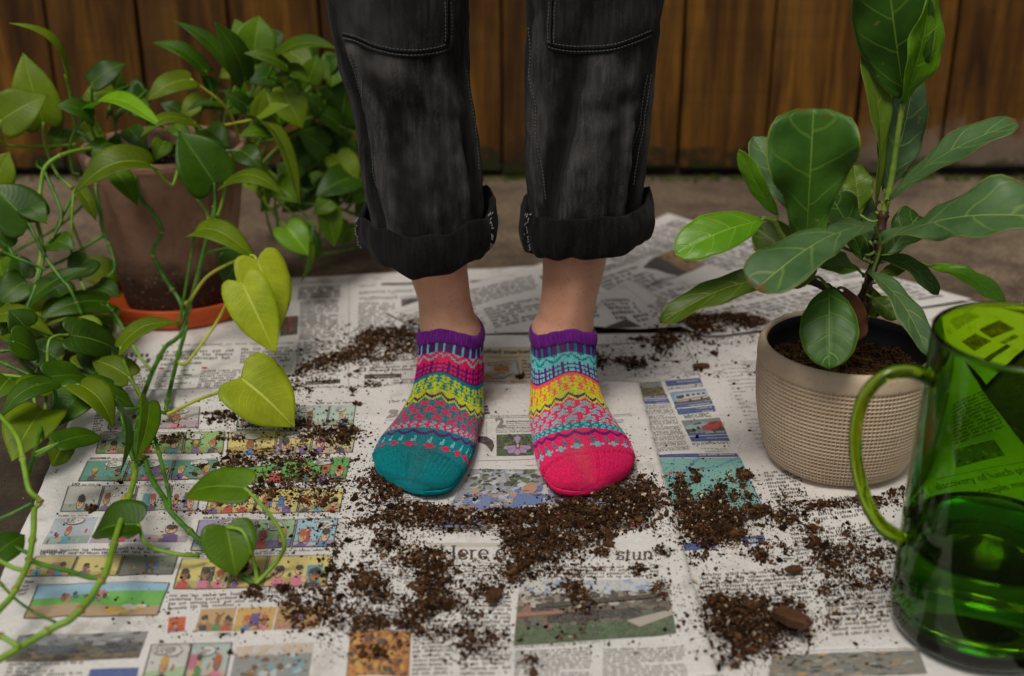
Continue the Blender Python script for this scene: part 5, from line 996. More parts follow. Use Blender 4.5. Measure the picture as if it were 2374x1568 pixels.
# ---- pothos -------------------------------------------------------------
PR = empty('pothos_plant', (POT_C[0], POT_C[1], 0.012)); tag(PR, 'trailing green and yellowing pothos growing out of the terracotta pot', 'pothos')
VINES = [  # (thickness, points (x, y, d)); d is a distance into the scene when above 0.7, else a height over the ground
    (.0034, [(262, 345, 1.585), (235, 342, 1.56), (177, 350, 1.53), (131, 366, 1.51), (103, 392, 1.50), (94, 440, 1.49), (84, 500, 1.47), (96, 560, 1.45), (89, 636, 1.43), (66, 700, 1.41)]),
    (.0026, [(103, 396, 1.50), (142, 493, 1.47), (128, 540, 1.45), (106, 575, 1.44), (92, 640, 1.42), (60, 720, 1.39), (20, 800, 1.36)]),
    (.0026, [(200, 400, 1.52), (174, 447, 1.50), (152, 486, 1.48), (121, 556, 1.46)]),
    (.0024, [(176, 440, 1.50), (170, 457, 1.49), (165, 556, 1.47), (170, 604, 1.46), (193, 664, 1.44), (220, 749, 1.42), (226, 800, .03)]),
    (.0030, [(222, 420, 1.53), (224, 450, 1.52), (234, 500, 1.51), (236, 525, 1.505), (250, 560, 1.50), (262, 593, 1.49), (264, 628, 1.48), (227, 660, 1.47), (180, 690, 1.45), (150, 760, 1.42)]),
    (.0034, [(316, 372, 1.56), (313, 395, 1.525), (317, 432, 1.515), (330, 466, 1.51), (351, 490, 1.505), (371, 520, 1.50), (373, 548, 1.50), (354, 580, 1.50), (365, 614, 1.50), (394, 664, 1.495), (417, 699, 1.485), (431, 749, 1.46), (426, 781, .030), (411, 834, .022), (394, 905, .020), (385, 948, .022)]),
    (.0030, [(438, 378, 1.57), (437, 405, 1.52), (444, 436, 1.51), (470, 477, 1.505), (482, 500, 1.50), (490, 540, 1.49)]),
    (.0036, [(500, 470, 1.50), (493, 505, 1.495), (479, 557, 1.49), (454, 657, 1.475), (436, 717, 1.465), (422, 770, 1.45), (406, 788, .030), (383, 806, .026), (355, 859, .024), (337, 905, .024), (326, 937, .026), (322, 975, .030), (314, 1030, .038), (311, 1075, .042)]),
    (.0026, [(385, 950, .022), (383, 958, .026), (340, 944, .034), (305, 951, .04), (284, 965, .046), (290, 1000, .05), (303, 1050, .048), (316, 1080, .044)]),
    (.0036, [(311, 1070, .044), (312, 1106, .046), (302, 1144, .05), (281, 1208, .055), (262, 1269, .058), (247, 1326, .058), (228, 1356, .056), (205, 1394, .052), (163, 1436, .048), (125, 1455, .045), (49, 1500, .04), (-20, 1540, .036)]),
    (.0032, [(322, 1078, .044), (334, 1060, .046), (349, 1106, .044), (383, 1159, .040), (395, 1186, .036), (455, 1246, .026), (520, 1300, .018), (560, 1335, .014), (592, 1355, .012)]),
    (.0024, [(341, 973, .05), (360, 1019, .052), (376, 1079, .05), (391, 1140, .045), (394, 1180, .038)]),
    (.0032, [(-20, 950, .10), (8, 973, .10), (42, 1019, .10), (57, 1087, .09), (68, 1136, .08), (93, 1163, .07), (80, 1182, .066), (78, 1231, .06), (68, 1296, .055), (53, 1334, .052), (27, 1383, .048), (0, 1413, .046), (-30, 1450, .044)]),
    (.0024, [(-20, 1212, .06), (20, 1195, .065), (76, 1167, .072)]), (.0022, [(-20, 1248, .06), (20, 1262, .06), (70, 1285, .056)]), (.0024, [(-20, 1290, .06), (30, 1316, .056), (58, 1322, .054)]),
    (.0026, [(62, 1296, .055), (100, 1310, .056), (152, 1322, .056), (212, 1340, .056), (243, 1334, .057)]), (.0016, [(-10, 1340, .05), (34, 1387, .048), (80, 1420, .046), (128, 1442, .044)]), (.0026, [(-20, 1462, .05), (46, 1500, .042)]),
    (.0026, [(40, 500, 1.46), (71, 533, 1.44), (106, 597, 1.42), (142, 646, 1.40), (163, 671, 1.39), (190, 730, 1.38)]), (.0022, [(-10, 575, 1.40), (30, 595, 1.40), (71, 611, 1.40), (106, 625, 1.40)]),
    (.0024, [(-20, 868, .06), (30, 872, .06), (71, 880, .06), (130, 900, .06), (180, 890, .06)]), (.0020, [(-20, 815, .08), (60, 812, .08), (177, 809, .07)]), (.0024, [(-10, 835, .07), (71, 870, .06)]),
    (.0024, [(301, 785, .05), (319, 820, .045), (351, 859, .03)]), (.0022, [(248, 706, 1.42), (280, 749, .06), (300, 785, .05)]),
    (.0026, [(103, 966, .06), (86, 1030, .07), (66, 1100, .08)]), (.0022, [(125, 900, .06), (160, 880, .06), (190, 870, .06)]),
    # tangle hanging behind on the far right of the pot
    (.0024, [(560, 372, 1.66), (620, 400, 1.70), (650, 440, 1.70), (700, 470, 1.70), (765, 478, 1.70), (830, 500, 1.72)]), (.0022, [(580, 380, 1.68), (630, 430, 1.69), (640, 490, 1.68), (650, 540, 1.67), (690, 560, 1.67), (740, 560, 1.68), (790, 540, 1.70)]),
    (.0022, [(600, 410, 1.70), (660, 480, 1.70), (720, 520, 1.70), (800, 530, 1.70), (850, 560, 1.72)]), (.0020, [(590, 390, 1.68), (612, 470, 1.66), (630, 540, 1.65), (660, 560, 1.64)]), (.0022, [(660, 470, 1.72), (720, 440, 1.74), (780, 390, 1.76), (830, 380, 1.78)]),
    (.0020, [(640, 380, 1.72), (700, 400, 1.74), (770, 350, 1.76), (800, 330, 1.77)]), (.0022, [(690, 600, 1.68), (740, 590, 1.70), (800, 580, 1.72), (860, 560, 1.73)]),
]
VPTS = []
for k, (r, pts) in enumerate(VINES):
    P3 = catmull([at(*p) for p in pts], 9); n = len(P3); rr = np.full(n, r*0.5*1.6)
    # swollen joints along the vine
    step = max(9, int(0.066/ max(1e-4, np.linalg.norm(P3[1]-P3[0])))); 
    for j in range(3, n-1, step): rr[j] *= 1.45
    vo = tube('vine', P3-np.array(PR.location), rr, M['stem'] if k % 3 else M['petiole'], PR, 8); VPTS.append(P3)
    for j in range(3, n-1, step):       # brown rings at the joints
        t_ = P3[min(j+1, n-1)]-P3[j-1]; t_ /= np.linalg.norm(t_)+1e-9; tube('joint', np.array([P3[j]-t_*.0011, P3[j], P3[j]+t_*.0011])-np.array(PR.location), [rr[j]*.9, rr[j]*1.03, rr[j]*.9], M['joint'], vo, 8)
STEMS = []   # upright shoots rising from the soil
for k, (x0, y0, d0, x1, y1, d1) in enumerate([(470, 372, 1.66, 505, 215, 1.68), (490, 372, 1.68, 540, 190, 1.70), (505, 375, 1.69, 575, 150, 1.72), (520, 375, 1.68, 600, 170, 1.73), (540, 378, 1.68, 640, 200, 1.74), (555, 380, 1.67, 690, 210, 1.75), (548, 382, 1.65, 650, 290, 1.68), (450, 372, 1.64, 470, 250, 1.64), (250, 340, 1.60, 215, 265, 1.58), (265, 345, 1.62, 252, 260, 1.62), (580, 385, 1.68, 760, 290, 1.76), (560, 380, 1.70, 620, 120, 1.76), (575, 385, 1.70, 730, 190, 1.78), (590, 388, 1.70, 800, 260, 1.80), (430, 370, 1.63, 420, 300, 1.62)]):
    a, b = at(x0, y0, d0), at(x1, y1, d1); m = (a+b)/2+np.array([-0.006*(k % 3-1), 0, 0.01]); P3 = catmull([a-np.array([0, 0, .012]), m, b], 10)
    tube('shoot', P3-np.array(PR.location), np.linspace(.0019, .0012, len(P3)), M['stem'] if k % 2 else M['petiole'], PR, 7); VPTS.append(P3)
VALL = np.vstack(VPTS)
LV = [  # base(x,y,d), tip(x,y,d), width px, normal weights (cam, up, right), bend, tone, options
    ((152, 174, 1.56), (21, 54, 1.54), 46, (.25, 1, -.3), .75, 'o', dict(pet=[(163, 222, 1.57), (176, 300, 1.58)], fold=.35)),
    ((101, 284, 1.54), (53, 122, 1.56), 96, (1, .2, -.2), .25, 'o', dict(pet=[(103, 330, 1.53), (130, 400, 1.52), (168, 437, 1.51)], back=1)),
    ((4, 278, 1.50), (111, 222, 1.52), 98, (1, .3, -.2), .3, 'o', dict(pet=[(-2, 310, 1.50), (20, 337, 1.51), (106, 339, 1.53), (177, 336, 1.55)], pm='petiole', back=1)),
    ((215, 191, 1.58), (294, 147, 1.60), 58, (.8, .7, .0), .35, 'd', dict(pet=[(213, 210, 1.58), (214, 262, 1.585)], wave=.12)),
    ((262, 214, 1.62), (186, 238, 1.60), 52, (.7, .8, 0), .5, 'o', {}),
    ((212, 272, 1.55), (128, 246, 1.53), 58, (.7, .8, .2), .55, 'd', dict(pet=[(195, 275, 1.55), (165, 325, 1.54), (168, 395, 1.54), (185, 405, 1.54)], back=0)),
    ((213, 254, 1.56), (387, 306, 1.50), 66, (.5, 1, .25), .62, 'l', dict(pet=[(209, 290, 1.57), (230, 338, 1.585)], fold=.25, skew=.85)),
    ((441, 184, 1.58), (340, 236, 1.55), 66, (.8, .6, -.3), .5, 'o', dict(pet=[(510, 236, 1.60), (545, 290, 1.63), (558, 380, 1.66)], pm='petiole_y')),
    ((450, 284, 1.54), (325, 319, 1.50), 62, (.45, 1, -.2), .75, 'o', dict(pet=[(466, 345, 1.525), (462, 430, 1.51), (446, 446, 1.51)], pm='petiole')),
    ((497, 424, 1.50), (413, 303, 1.51), 118, (1, .1, .1), .2, 'd', dict(pet=[(499, 470, 1.495), (497, 520, 1.49)], back=1)),
    ((349, 383, 1.48), (170, 450, 1.45), 84, (.6, .9, -.1), .72, 'o', dict(pet=[(390, 425, 1.49), (405, 420, 1.50), (425, 335, 1.56)], pm='petiole', skew=.8)),
    ((262, 394, 1.50), (319, 479, 1.47), 56, (.8, .5, .4), .35, 'm', {}),
    ((523, 424, 1.49), (665, 458, 1.46), 62, (.5, 1, 0), .8, 'o', dict(pet=[(515, 470, 1.49), (505, 500, 1.492)])),
    ((452, 541, 1.46), (603, 612, 1.43), 68, (.6, .9, .1), .75, 'o', dict(pet=[(446, 580, 1.46), (432, 660, 1.46), (414, 760, 1.45)], pm='stem', skew=.75)),
    ((594, 277, 1.60), (695, 479, 1.55), 46, (.5, .7, .8), .55, 'o', dict(pet=[(540, 287, 1.62), (500, 300, 1.63), (480, 350, 1.65)], pm='petiole_y', skew=.7)),
    ((596, 272, 1.60), (615, 202, 1.60), 34, (1, .3, 0), .1, 'o', {}), ((598, 268, 1.60), (674, 243, 1.59), 32, (.8, .6, 0), .2, 'o', {}),
    ((645, 128, 1.66), (786, 116, 1.64), 62, (.5, 1, 0), .5, 'm', {}), ((662, 152, 1.64), (564, 124, 1.63), 42, (.6, .8, 0), .4, 'm', {}),
    ((567, 177, 1.64), (497, 50, 1.62), 70, (.9, .4, .5), .3, 'd', {}), ((532, 152, 1.66), (401, 48, 1.66), 44, (.6, .9, .3), .4, 'd', {}), ((475, 163, 1.64), (349, 99, 1.64), 50, (.5, 1, 0), .5, 'd', {}),
    ((589, 121, 1.70), (600, 36, 1.72), 90, (1, .5, .1), .2, 'm', {}), ((575, 118, 1.71), (545, 44, 1.72), 56, (1, .4, -.2), .2, 'm', {}), ((620, 100, 1.74), (660, 80, 1.74), 50, (.8, .6, .2), .2, 'd', {}),
    ((716, 187, 1.72), (735, 128, 1.73), 54, (1, .4, .2), .2, 'm', {}), ((750, 162, 1.76), (792, 125, 1.76), 44, (.8, .6, .2), .2, 'd', {}), ((791, 280, 1.76), (806, 181, 1.76), 84, (1, .2, .2), .15, 'd', {}),
    ((655, 165, 1.66), (720, 194, 1.64), 54, (.7, .8, .3), .5, 'm', {}), ((640, 178, 1.68), (575, 192, 1.66), 54, (.8, .6, 0), .4, 'd', {}), ((572, 246, 1.63), (520, 214, 1.62), 40, (.9, .4, 0), .3, 'd', {}),
    ((655, 215, 1.66), (702, 298, 1.65), 82, (1, .3, .1), .25, 'o', {}), ((742, 252, 1.72), (705, 225, 1.71), 46, (.8, .6, 0), .3, 'd', {}), ((791, 296, 1.74), (704, 252, 1.72), 58, (.7, .8, 0), .4, 'd', {}),
    ((622, 306, 1.60), (553, 318, 1.58), 44, (.6, .9, 0), .5, 'm', {}), ((755, 345, 1.72), (690, 304, 1.71), 68, (.9, .4, 0), .3, 'd', {}), ((795, 337, 1.74), (817, 300, 1.74), 54, (1, .3, 0), .2, 'd', {}),
    ((780, 362, 1.72), (830, 428, 1.70), 70, (.9, .5, .2), .3, 'o', {}), ((818, 412, 1.70), (730, 460, 1.66), 78, (.8, .7, 0), .35, 'd', {}), ((848, 428, 1.70), (822, 474, 1.69), 50, (.9, .4, .2), .3, 'm', {}),
    ((767, 468, 1.66), (727, 498, 1.65), 46, (.9, .5, 0), .3, 'm', {}), ((663, 526, 1.60), (718, 594, 1.58), 74, (1, .3, .1), .25, 'l', dict(pet=[(640, 500, 1.62), (615, 470, 1.64), (608, 440, 1.66)], pm='petiole')),
    ((722, 566, 1.57), (697, 655, 1.55), 22, (.4, .3, 1), .3, 'm', dict(pet=[(723, 520, 1.58), (690, 480, 1.62)])), ((760, 487, 1.66), (775, 572, 1.65), 54, (1, .2, .2), .2, 'm', {}), ((690, 415, 1.68), (640, 380, 1.68), 60, (1, .3, 0), .2, 'd', {}), ((720, 350, 1.74), (680, 390, 1.72), 60, (1, .3, 0), .3, 'd', {}), ((700, 300, 1.76), (745, 330, 1.75), 62, (1, .3, 0), .3, 'd', {}), ((640, 255, 1.72), (620, 320, 1.70), 56, (1, .2, 0), .2, 'd', {}), ((770, 220, 1.80), (740, 260, 1.79), 60, (1, .3, 0), .3, 'd', {}), ((700, 110, 1.80), (740, 170, 1.80), 50, (1, .4, 0), .3, 'd', {}), ((830, 330, 1.80), (850, 380, 1.80), 50, (1, .3, 0), .2, 'd', {}), ((810, 520, 1.70), (790, 570, 1.70), 44, (1, .3, 0), .3, 'm', {}), ((700, 540, 1.68), (745, 600, 1.66), 50, (1, .3, .2), .3, 'd', {}), ((850, 470, 1.72), (840, 530, 1.71), 46, (1, .2, .2), .3, 'd', {}),
    ((596, 603, 1.42), (647, 772, 1.40), 112, (1, .15, .3), .2, 'y', dict(pet=[(582, 593, 1.43), (532, 611, 1.44), (479, 643, 1.455), (443, 692, 1.465), (429, 705, 1.468)], pm='petiole_y')),
    ((562, 657, 1.39), (640, 822, 1.365), 104, (1, .2, -.1), .22, 'y', dict(pet=[(546, 664, 1.40), (528, 699, 1.405), (497, 756, 1.41), (440, 834, .03), (422, 845, .022), (408, 836, .022)], pm='petiole_y')),
    ((560, 590, 1.50), (520, 665, 1.48), 82, (1, .2, -.1), .2, 'd', {}), ((558, 877, .075), (683, 992, .022), 150, (.75, .65, 0), .22, 'y', dict(pet=[(536, 900, .06), (461, 926, .035), (387, 962, .024)], pm='petiole_y')),
    ((248, 700, 1.43), (92, 742, 1.38), 70, (.6, .9, .1), .5, 'd', dict(pet=[(262, 720, 1.43), (290, 770, .055)], pm='stem')), ((280, 804, .09), (415, 749, .11), 62, (.5, 1, -.2), .65, 'o', dict(pet=[(285, 830, .08), (301, 870, .06), (330, 930, .03)], pm='petiole')),
    ((57, 714, 1.40), (215, 621, 1.42), 58, (.6, .8, -.4), .4, 'd', {}), ((-25, 735, 1.37), (130, 784, 1.35), 60, (.5, 1, 0), .7, 'o', {}), ((160, 777, .10), (284, 828, .055), 88, (.8, .7, .2), .45, 'd', dict(pet=[(128, 780, .105), (112, 800, .10), (110, 880, .07), (104, 966, .06)], pm='petiole')),
    ((298, 873, .06), (212, 835, .07), 72, (.7, .8, 0), .3, 'o', {}), ((186, 893, .085), (264, 992, .05), 76, (.6, .9, .4), .65, 'o', dict(pet=[(150, 897, .08), (128, 900, .065)], pm='petiole')), ((117, 887, .10), (2, 968, .08), 64, (.6, .9, -.3), .6, 'd', {}),
    ((195, 905, .075), (130, 990, .05), 100, (.9, .5, -.3), .3, 'd', {}), ((205, 900, .06), (312, 945, .03), 70, (.6, .9, 0), .3, 'd', {}), ((138, 1026, .09), (241, 1016, .07), 62, (.6, .9, .1), .3, 'd', {}), ((99, 951, .07), (28, 1072, .045), 120, (.8, .7, -.2), .25, 'o', {}),
    ((150, 1026, .085), (121, 1082, .06), 58, (.9, .5, 0), .2, 'o', {}), ((270, 925, .08), (279, 1098, .06), 34, (.3, .3, 1), .3, 'd', {}), ((345, 935, .075), (312, 1076, .052), 54, (.7, .4, .7), .25, 'm', {}),
    ((567, 1131, .085), (425, 1153, .06), 94, (.7, .8, .1), .35, 'm', dict(pet=[(607, 1171, .075), (641, 1216, .06), (660, 1262, .045), (641, 1303, .025), (592, 1356, .012)], pm='petiole')),
    ((525, 1222, .06), (548, 1337, .022), 118, (.85, .6, 0), .2, 'm', dict(pet=[(560, 1230, .06), (577, 1262, .05), (592, 1315, .025), (597, 1352, .012)], pm='petiole', blunt=1)),
    ((321, 1216, .055), (214, 1243, .035), 110, (.6, .9, 0), .35, 'd', dict(pet=[(334, 1254, .045), (361, 1273, .035), (417, 1286, .03), (461, 1288, .024)], pm='petiole', fold=.4)),
    ((-10, 1285, .06), (58, 1240, .06), 74, (.8, .7, 0), .2, 'd', {}), ((67, 518, 1.44), (-22, 428, 1.46), 118, (1, .4, .1), .15, 'd', dict(pet=[(80, 545, 1.43), (106, 597, 1.42)], pm='stem')), ((-10, 425, 1.48), (22, 352, 1.49), 74, (1, .3, -.2), .2, 'o', {}),
    ((22, 575, 1.42), (-20, 545, 1.42), 56, (1, .3, 0), .2, 'd', {}), ((52, 644, 1.44), (40, 588, 1.46), 58, (1, .2, 0), .1, 'd', {}), ((55, 655, 1.42), (-5, 705, 1.40), 74, (.8, .6, 0), .3, 'd', {}), ((266, 736, 1.45), (205, 720, .06), 50, (.8, .6, 0), .2, 'o', {}), ((185, 440, 1.50), (223, 512, 1.49), 36, (.8, .2, .5), .3, 'o', {}),
    ((88, 372, 1.52), (110, 388, 1.52), 22, (1, .3, 0), .2, 'd', {}), ((262, 346, 1.58), (276, 308, 1.58), 30, (1, .3, 0), .2, 'd', {}), ((515, 243, 1.64), (430, 260, 1.63), 30, (.4, 1, 0), .5, 'd', {}), ((300, 200, 1.68), (338, 242, 1.67), 50, (1, .3, 0), .3, 'd', {}), ((265, 212, 1.70), (281, 168, 1.70), 42, (1, .3, 0), .2, 'd', {}), ((500, 205, 1.66), (465, 175, 1.66), 34, (.8, .6, 0), .3, 'd', {}), ((420, 260, 1.66), (370, 240, 1.66), 36, (.8, .6, 0), .3, 'd', {}), ((405, 290, 1.62), (440, 330, 1.60), 40, (.9, .5, 0), .3, 'm', {}),
    ((30, 790, .12), (90, 830, .09), 74, (.8, .7, 0), .3, 'd', {}), ((150, 690, 1.44), (110, 655, 1.45), 66, (.9, .5, 0), .3, 'd', {}), ((230, 660, 1.46), (280, 690, 1.45), 50, (.8, .6, 0), .3, 'd', {}), ((130, 830, .08), (60, 800, .09), 80, (.8, .7, 0), .3, 'd', {}), ((240, 850, .06), (190, 800, .07), 74, (.8, .7, 0), .3, 'd', {}), ((20, 880, .08), (-15, 930, .07), 70, (.8, .7, 0), .3, 'm', {}), ((215, 770, .08), (170, 740, .09), 60, (.8, .7, 0), .3, 'o', {}), ((60, 760, .12), (20, 720, .14), 70, (.8, .6, 0), .3, 'd', {}),
]
rngp = np.random.default_rng(77)
for k in range(34):      # leaves filling the mass behind
    x, y = rngp.uniform(560, 845), rngp.uniform(120, 470); dd = rngp.uniform(1.72, 1.88); a_ = rngp.uniform(0, 6.28); l_ = rngp.uniform(60, 95)
    LV.append(((x, y, dd), (x+l_*math.cos(a_), y+l_*.8*math.sin(a_)+18, dd-.02), rngp.uniform(48, 74), (1, rngp.uniform(.1, .7), rngp.uniform(-.5, .5)), rngp.uniform(.1, .5), 'ddmo'[k % 4], {}))
for k in range(16):
    x, y = rngp.uniform(-10, 230), rngp.uniform(600, 960); z_ = rngp.uniform(.03, .09); a_ = rngp.uniform(0, 6.28); l_ = rngp.uniform(70, 110)
    LV.append(((x, y, z_), (x+l_*math.cos(a_), y+l_*.6*math.sin(a_)+15, max(.012, z_-.02)), rngp.uniform(56, 88), (.8, rngp.uniform(.4, .9), rngp.uniform(-.4, .4)), rngp.uniform(.15, .5), 'mood'[k % 4], {}))
for x, y, dd, tx, ty, ww, tn in ((250, 330, 1.56, 215, 372, 50, 'd'), (300, 300, 1.60, 345, 350, 48, 'd'), (380, 330, 1.62, 360, 372, 44, 'm'), (420, 350, 1.56, 470, 380, 46, 'd'), (560, 350, 1.58, 610, 395, 58, 'd'), (600, 380, 1.60, 575, 430, 50, 'm'), (230, 300, 1.60, 170, 325, 52, 'o'), (310, 240, 1.66, 350, 280, 50, 'm'), (480, 300, 1.62, 530, 345, 60, 'd'), (340, 210, 1.68, 300, 255, 48, 'd'), (470, 230, 1.66, 420, 280, 50, 'o'), (145, 300, 1.56, 120, 350, 44, 'm'), (60, 470, 1.46, 110, 520, 60, 'd'), (640, 430, 1.62, 690, 470, 60, 'm'), (205, 600, 1.46, 165, 650, 64, 'd'), (120, 560, 1.45, 175, 580, 60, 'd')):
    LV.append(((x, y, dd), (tx, ty, dd-.02), ww, (.9, .5, rngp.uniform(-.3, .3)), rngp.uniform(.3, .6), tn, {}))
def build_pothos():
    for k, (b, t, wpx, nw, bend, tone, op) in enumerate(LV):
        B, T = at(*b), at(*t)
        W = wpx*1.12/2*pxm((B+T)/2); n = nvec(B, *nw); pet = op.get('pet')
        if pet: P = [at(*p) for p in pet][::-1]+[B]
        else:
            d = np.linalg.norm(VALL-B-np.array([0, .0, -.015]), axis=1)+0.4*np.abs(VALL[:, 1]-B[1]); q = VALL[int(np.argmin(d))]; ax = (B-T)/np.linalg.norm(B-T)
            P = [q, (q+B)/2+ax*0.25*np.linalg.norm(q-B)+np.array([0, 0, -.004]), B]
            if np.linalg.norm(q-B) < .004: P = [q, B+np.array([0, 0, 1e-4])]
        rng = np.random.default_rng(k)
        make_leaf(PR, B, T, W, n, PO[tone], P, M[op.get('pm', 'petiole' if tone in 'oly' else 'stem')], 0.0021 if wpx > 40 else .0016, kind='pothos', bend=bend, skew=op.get('skew', 1.0), fold=op.get('fold', rng.uniform(.08, .3)), curl=rng.uniform(0, .18), wave=op.get('wave', rng.uniform(.02, .08)), seed=k, twist=rng.uniform(-.25, .25))
build_pothos()

# ---- fiddle leaf fig ----------------------------------------------------
FR = empty('fiddle_leaf_fig', (FIG_C[0], FIG_C[1], 0.0085)); tag(FR, 'young fiddle leaf fig with broad veined leaves in the beige planter', 'fig plant')
FS = [('stem', M['bark'], .0048, [(2000, 772, 1.20), (2004, 720, 1.20), (2012, 660, 1.205), (2030, 600, 1.21), (2040, 545, 1.215), (2050, 490, 1.22)]), ('stem', M['figstem'], .0036, [(2050, 492, 1.22), (2062, 440, 1.225), (2072, 380, 1.23), (2082, 310, 1.235), (2092, 248, 1.24), (2096, 230, 1.24)]),
      ('stem', M['bark'], .0040, [(1972, 780, 1.185), (1968, 720, 1.18), (1940, 680, 1.17), (1880, 650, 1.16), (1852, 620, 1.155)]), ('stem', M['figstem'], .0028, [(1853, 622, 1.155), (1838, 580, 1.15), (1812, 545, 1.145), (1795, 515, 1.14), (1770, 506, 1.135)]), ('stem', M['bark'], .0034, [(1985, 780, 1.19), (1990, 720, 1.185), (2000, 680, 1.18), (2020, 640, 1.17)])]
for nm, m_, r, pts in FS:
    P = catmull([at(*p) for p in pts], 10); rr = np.full(len(P), r); rr[::6] *= 1.3; rr[3::6] *= .92
    if m_ is M['figstem']: rr = np.linspace(r, r*.7, len(P)); rr[::9] *= 1.2
    tube(nm, P-np.array(FR.location), rr, m_, FR, 9)
FL = [  # base, tip, width px, normal, bend, tone, kind, options
    ((2092, 240, 1.235), (2158, -18, 1.215), 104, (.9, .1, .5), .18, 'l', 'oval', dict(fold=.55, flip=1)), ((2095, 225, 1.245), (2050, -120, 1.225), 190, (1, .3, -.1), .2, 'g', 'oval', dict(fold=.15)),
    ((2030, 492, 1.23), (2006, 84, 1.26), 78, (.75, .1, .75), .2, 'o', 'fiddle', {}), ((2050, 440, 1.245), (2118, 175, 1.29), 118, (.9, .3, .45), .25, 'b', 'oval', {}),
    ((2062, 462, 1.21), (2358, 284, 1.16), 104, (.7, .8, -.2), .32, 'b', 'fiddle', dict(twist=-.5, wave=.12)), ((2040, 562, 1.19), (2440, 505, 1.08), 205, (.62, .85, 0), .3, 'b', 'fiddle', dict(wave=.2)),
    ((1868, 585, 1.14), (1886, 252, 1.13), 215, (1, .25, 0), .22, 'g', 'fiddle', dict(wave=.26, fold=.30)), ((1852, 500, 1.17), (1745, 318, 1.20), 100, (.9, .5, .1), .25, 'b', 'oval', dict(wave=.2)),
    ((1803, 500, 1.14), (1714, 346, 1.13), 50, (.8, .2, -.5), .2, 'l', 'oval', {}), ((1766, 511, 1.13), (1564, 590, 1.10), 118, (.85, .7, 0), .25, 'l', 'oval', dict(wave=.05)),
    ((1880, 630, 1.17), (1752, 530, 1.20), 110, (1, .2, 0), .2, 'o', 'oval', {}), ((2026, 520, 1.16), (1752, 672, 1.06), 150, (.65, .85, -.1), .32, 'b', 'fiddle', dict(wave=.14)),
    ((1820, 640, 1.13), (1530, 750, 1.10), 84, (.6, .9, 0), .35, 'o', 'oval', dict(fold=.3)), ((1922, 668, 1.13), (1922, 856, 1.07), 140, (1, .15, 0), .25, 'g', 'oval', dict(wave=.05)),
    ((1960, 670, 1.16), (1986, 792, 1.15), 74, (1, .1, .2), .2, 'r', 'oval', {}), ((2012, 628, 1.17), (2152, 828, 1.08), 78, (.8, .5, .5), .35, 'b', 'oval', dict(fold=.3)),
    ((2040, 596, 1.20), (2174, 684, 1.17), 60, (.6, .8, .2), .55, 'g', 'oval', {}), ((2160, 618, 1.20), (2330, 703, 1.16), 56, (.7, .8, .2), .4, 'l', 'oval', {}), ((2030, 655, 1.19), (2104, 612, 1.20), 40, (.6, .9, 0), .3, 'o', 'oval', {}),
    ((2000, 600, 1.20), (1925, 455, 1.20), 96, (1, .3, .2), .25, 'g', 'fiddle', {}), ((2015, 560, 1.23), (1965, 420, 1.27), 84, (1, .2, .3), .25, 'b', 'oval', {}), ((2040, 610, 1.22), (2130, 500, 1.26), 92, (.9, .5, .3), .3, 'g', 'fiddle', {}), ((2000, 640, 1.17), (1900, 620, 1.12), 70, (.8, .7, 0), .3, 'g', 'oval', {}), ((2020, 690, 1.19), (2080, 740, 1.17), 52, (1, .3, .3), .3, 'o', 'oval', {}),
    ((1992, 498, 1.23), (1978, 380, 1.25), 78, (1, .2, .2), .2, 'o', 'oval', {}), ((1955, 575, 1.20), (1885, 498, 1.22), 64, (1, .4, 0), .2, 'b', 'oval', {}), ((2022, 668, 1.21), (2032, 736, 1.21), 50, (1, .1, 0), .2, 'o', 'oval', {}), ((1892, 590, 1.15), (1836, 668, 1.13), 60, (1, .2, 0), .3, 'o', 'oval', {}), ((2028, 480, 1.26), (2010, 600, 1.27), 60, (1, .1, 0), .2, 'g', 'oval', {}),
]
FSP = np.vstack([catmull([at(*p) for p in pts], 12) for _, _, _, pts in FS])
def build_fig():
    for k, (b, t, wpx, nw, bend, tone, kind, op) in enumerate(FL):
        B, T = at(*b), at(*t); W = wpx/2*pxm((B+T)/2); n = nvec(B, *nw); rng = np.random.default_rng(k+50)
        q = FSP[int(np.argmin(np.linalg.norm(FSP-B, axis=1)))]; ax = (B-T)/np.linalg.norm(B-T); P = [q, (q+B)/2+ax*.2*np.linalg.norm(q-B), B]
        if np.linalg.norm(q-B) < .003: P = [q-np.array([0, 0, .004]), B]
        make_leaf(FR, B, T, W, n, FI[tone], P, M['figstem'], .0017, kind=kind, bend=bend, fold=op.get('fold', rng.uniform(.15, .36)), curl=rng.uniform(0, .2), wave=op.get('wave', rng.uniform(.14, .24)), seed=k+90, twist=op.get('twist', rng.uniform(-.2, .2)))
build_fig()

# ------------------------------------------------------------------ person: ankles, socks, rolled jeans
LEG_Y = 1.300; LIFT = 0.0098
PE = empty('person', (-0.006, LEG_Y, 0.0)); tag(PE, 'person standing on the newspapers in rolled black jeans and bright patterned socks', 'person')
PO_ = np.array(PE.location)
def table(rows):        # rows of (y, x left, x right) on the photo grid -> z, centre, half width
    out = []
    for y, a, b in rows:
        p, q = ony(a, y, LEG_Y), ony(b, y, LEG_Y); out.append((p[2]-LIFT, (p[0]+q[0])/2, (q[0]-p[0])/2))
    out.sort(); return np.array(out)
JT = {'L': table([(-10, 758, 1089), (60, 775, 1086), (109, 789, 1083), (168, 800, 1084), (219, 820, 1090), (295, 829, 1104), (379, 841, 1112), (455, 858, 1116), (540, 872, 1118), (620, 886, 1106)]),
      'R': table([(-10, 1218, 1543), (97, 1221, 1517), (168, 1219, 1514), (210, 1216, 1505), (295, 1219, 1501), (379, 1216, 1490), (446, 1221, 1481), (540, 1232, 1474), (600, 1240, 1466)])}
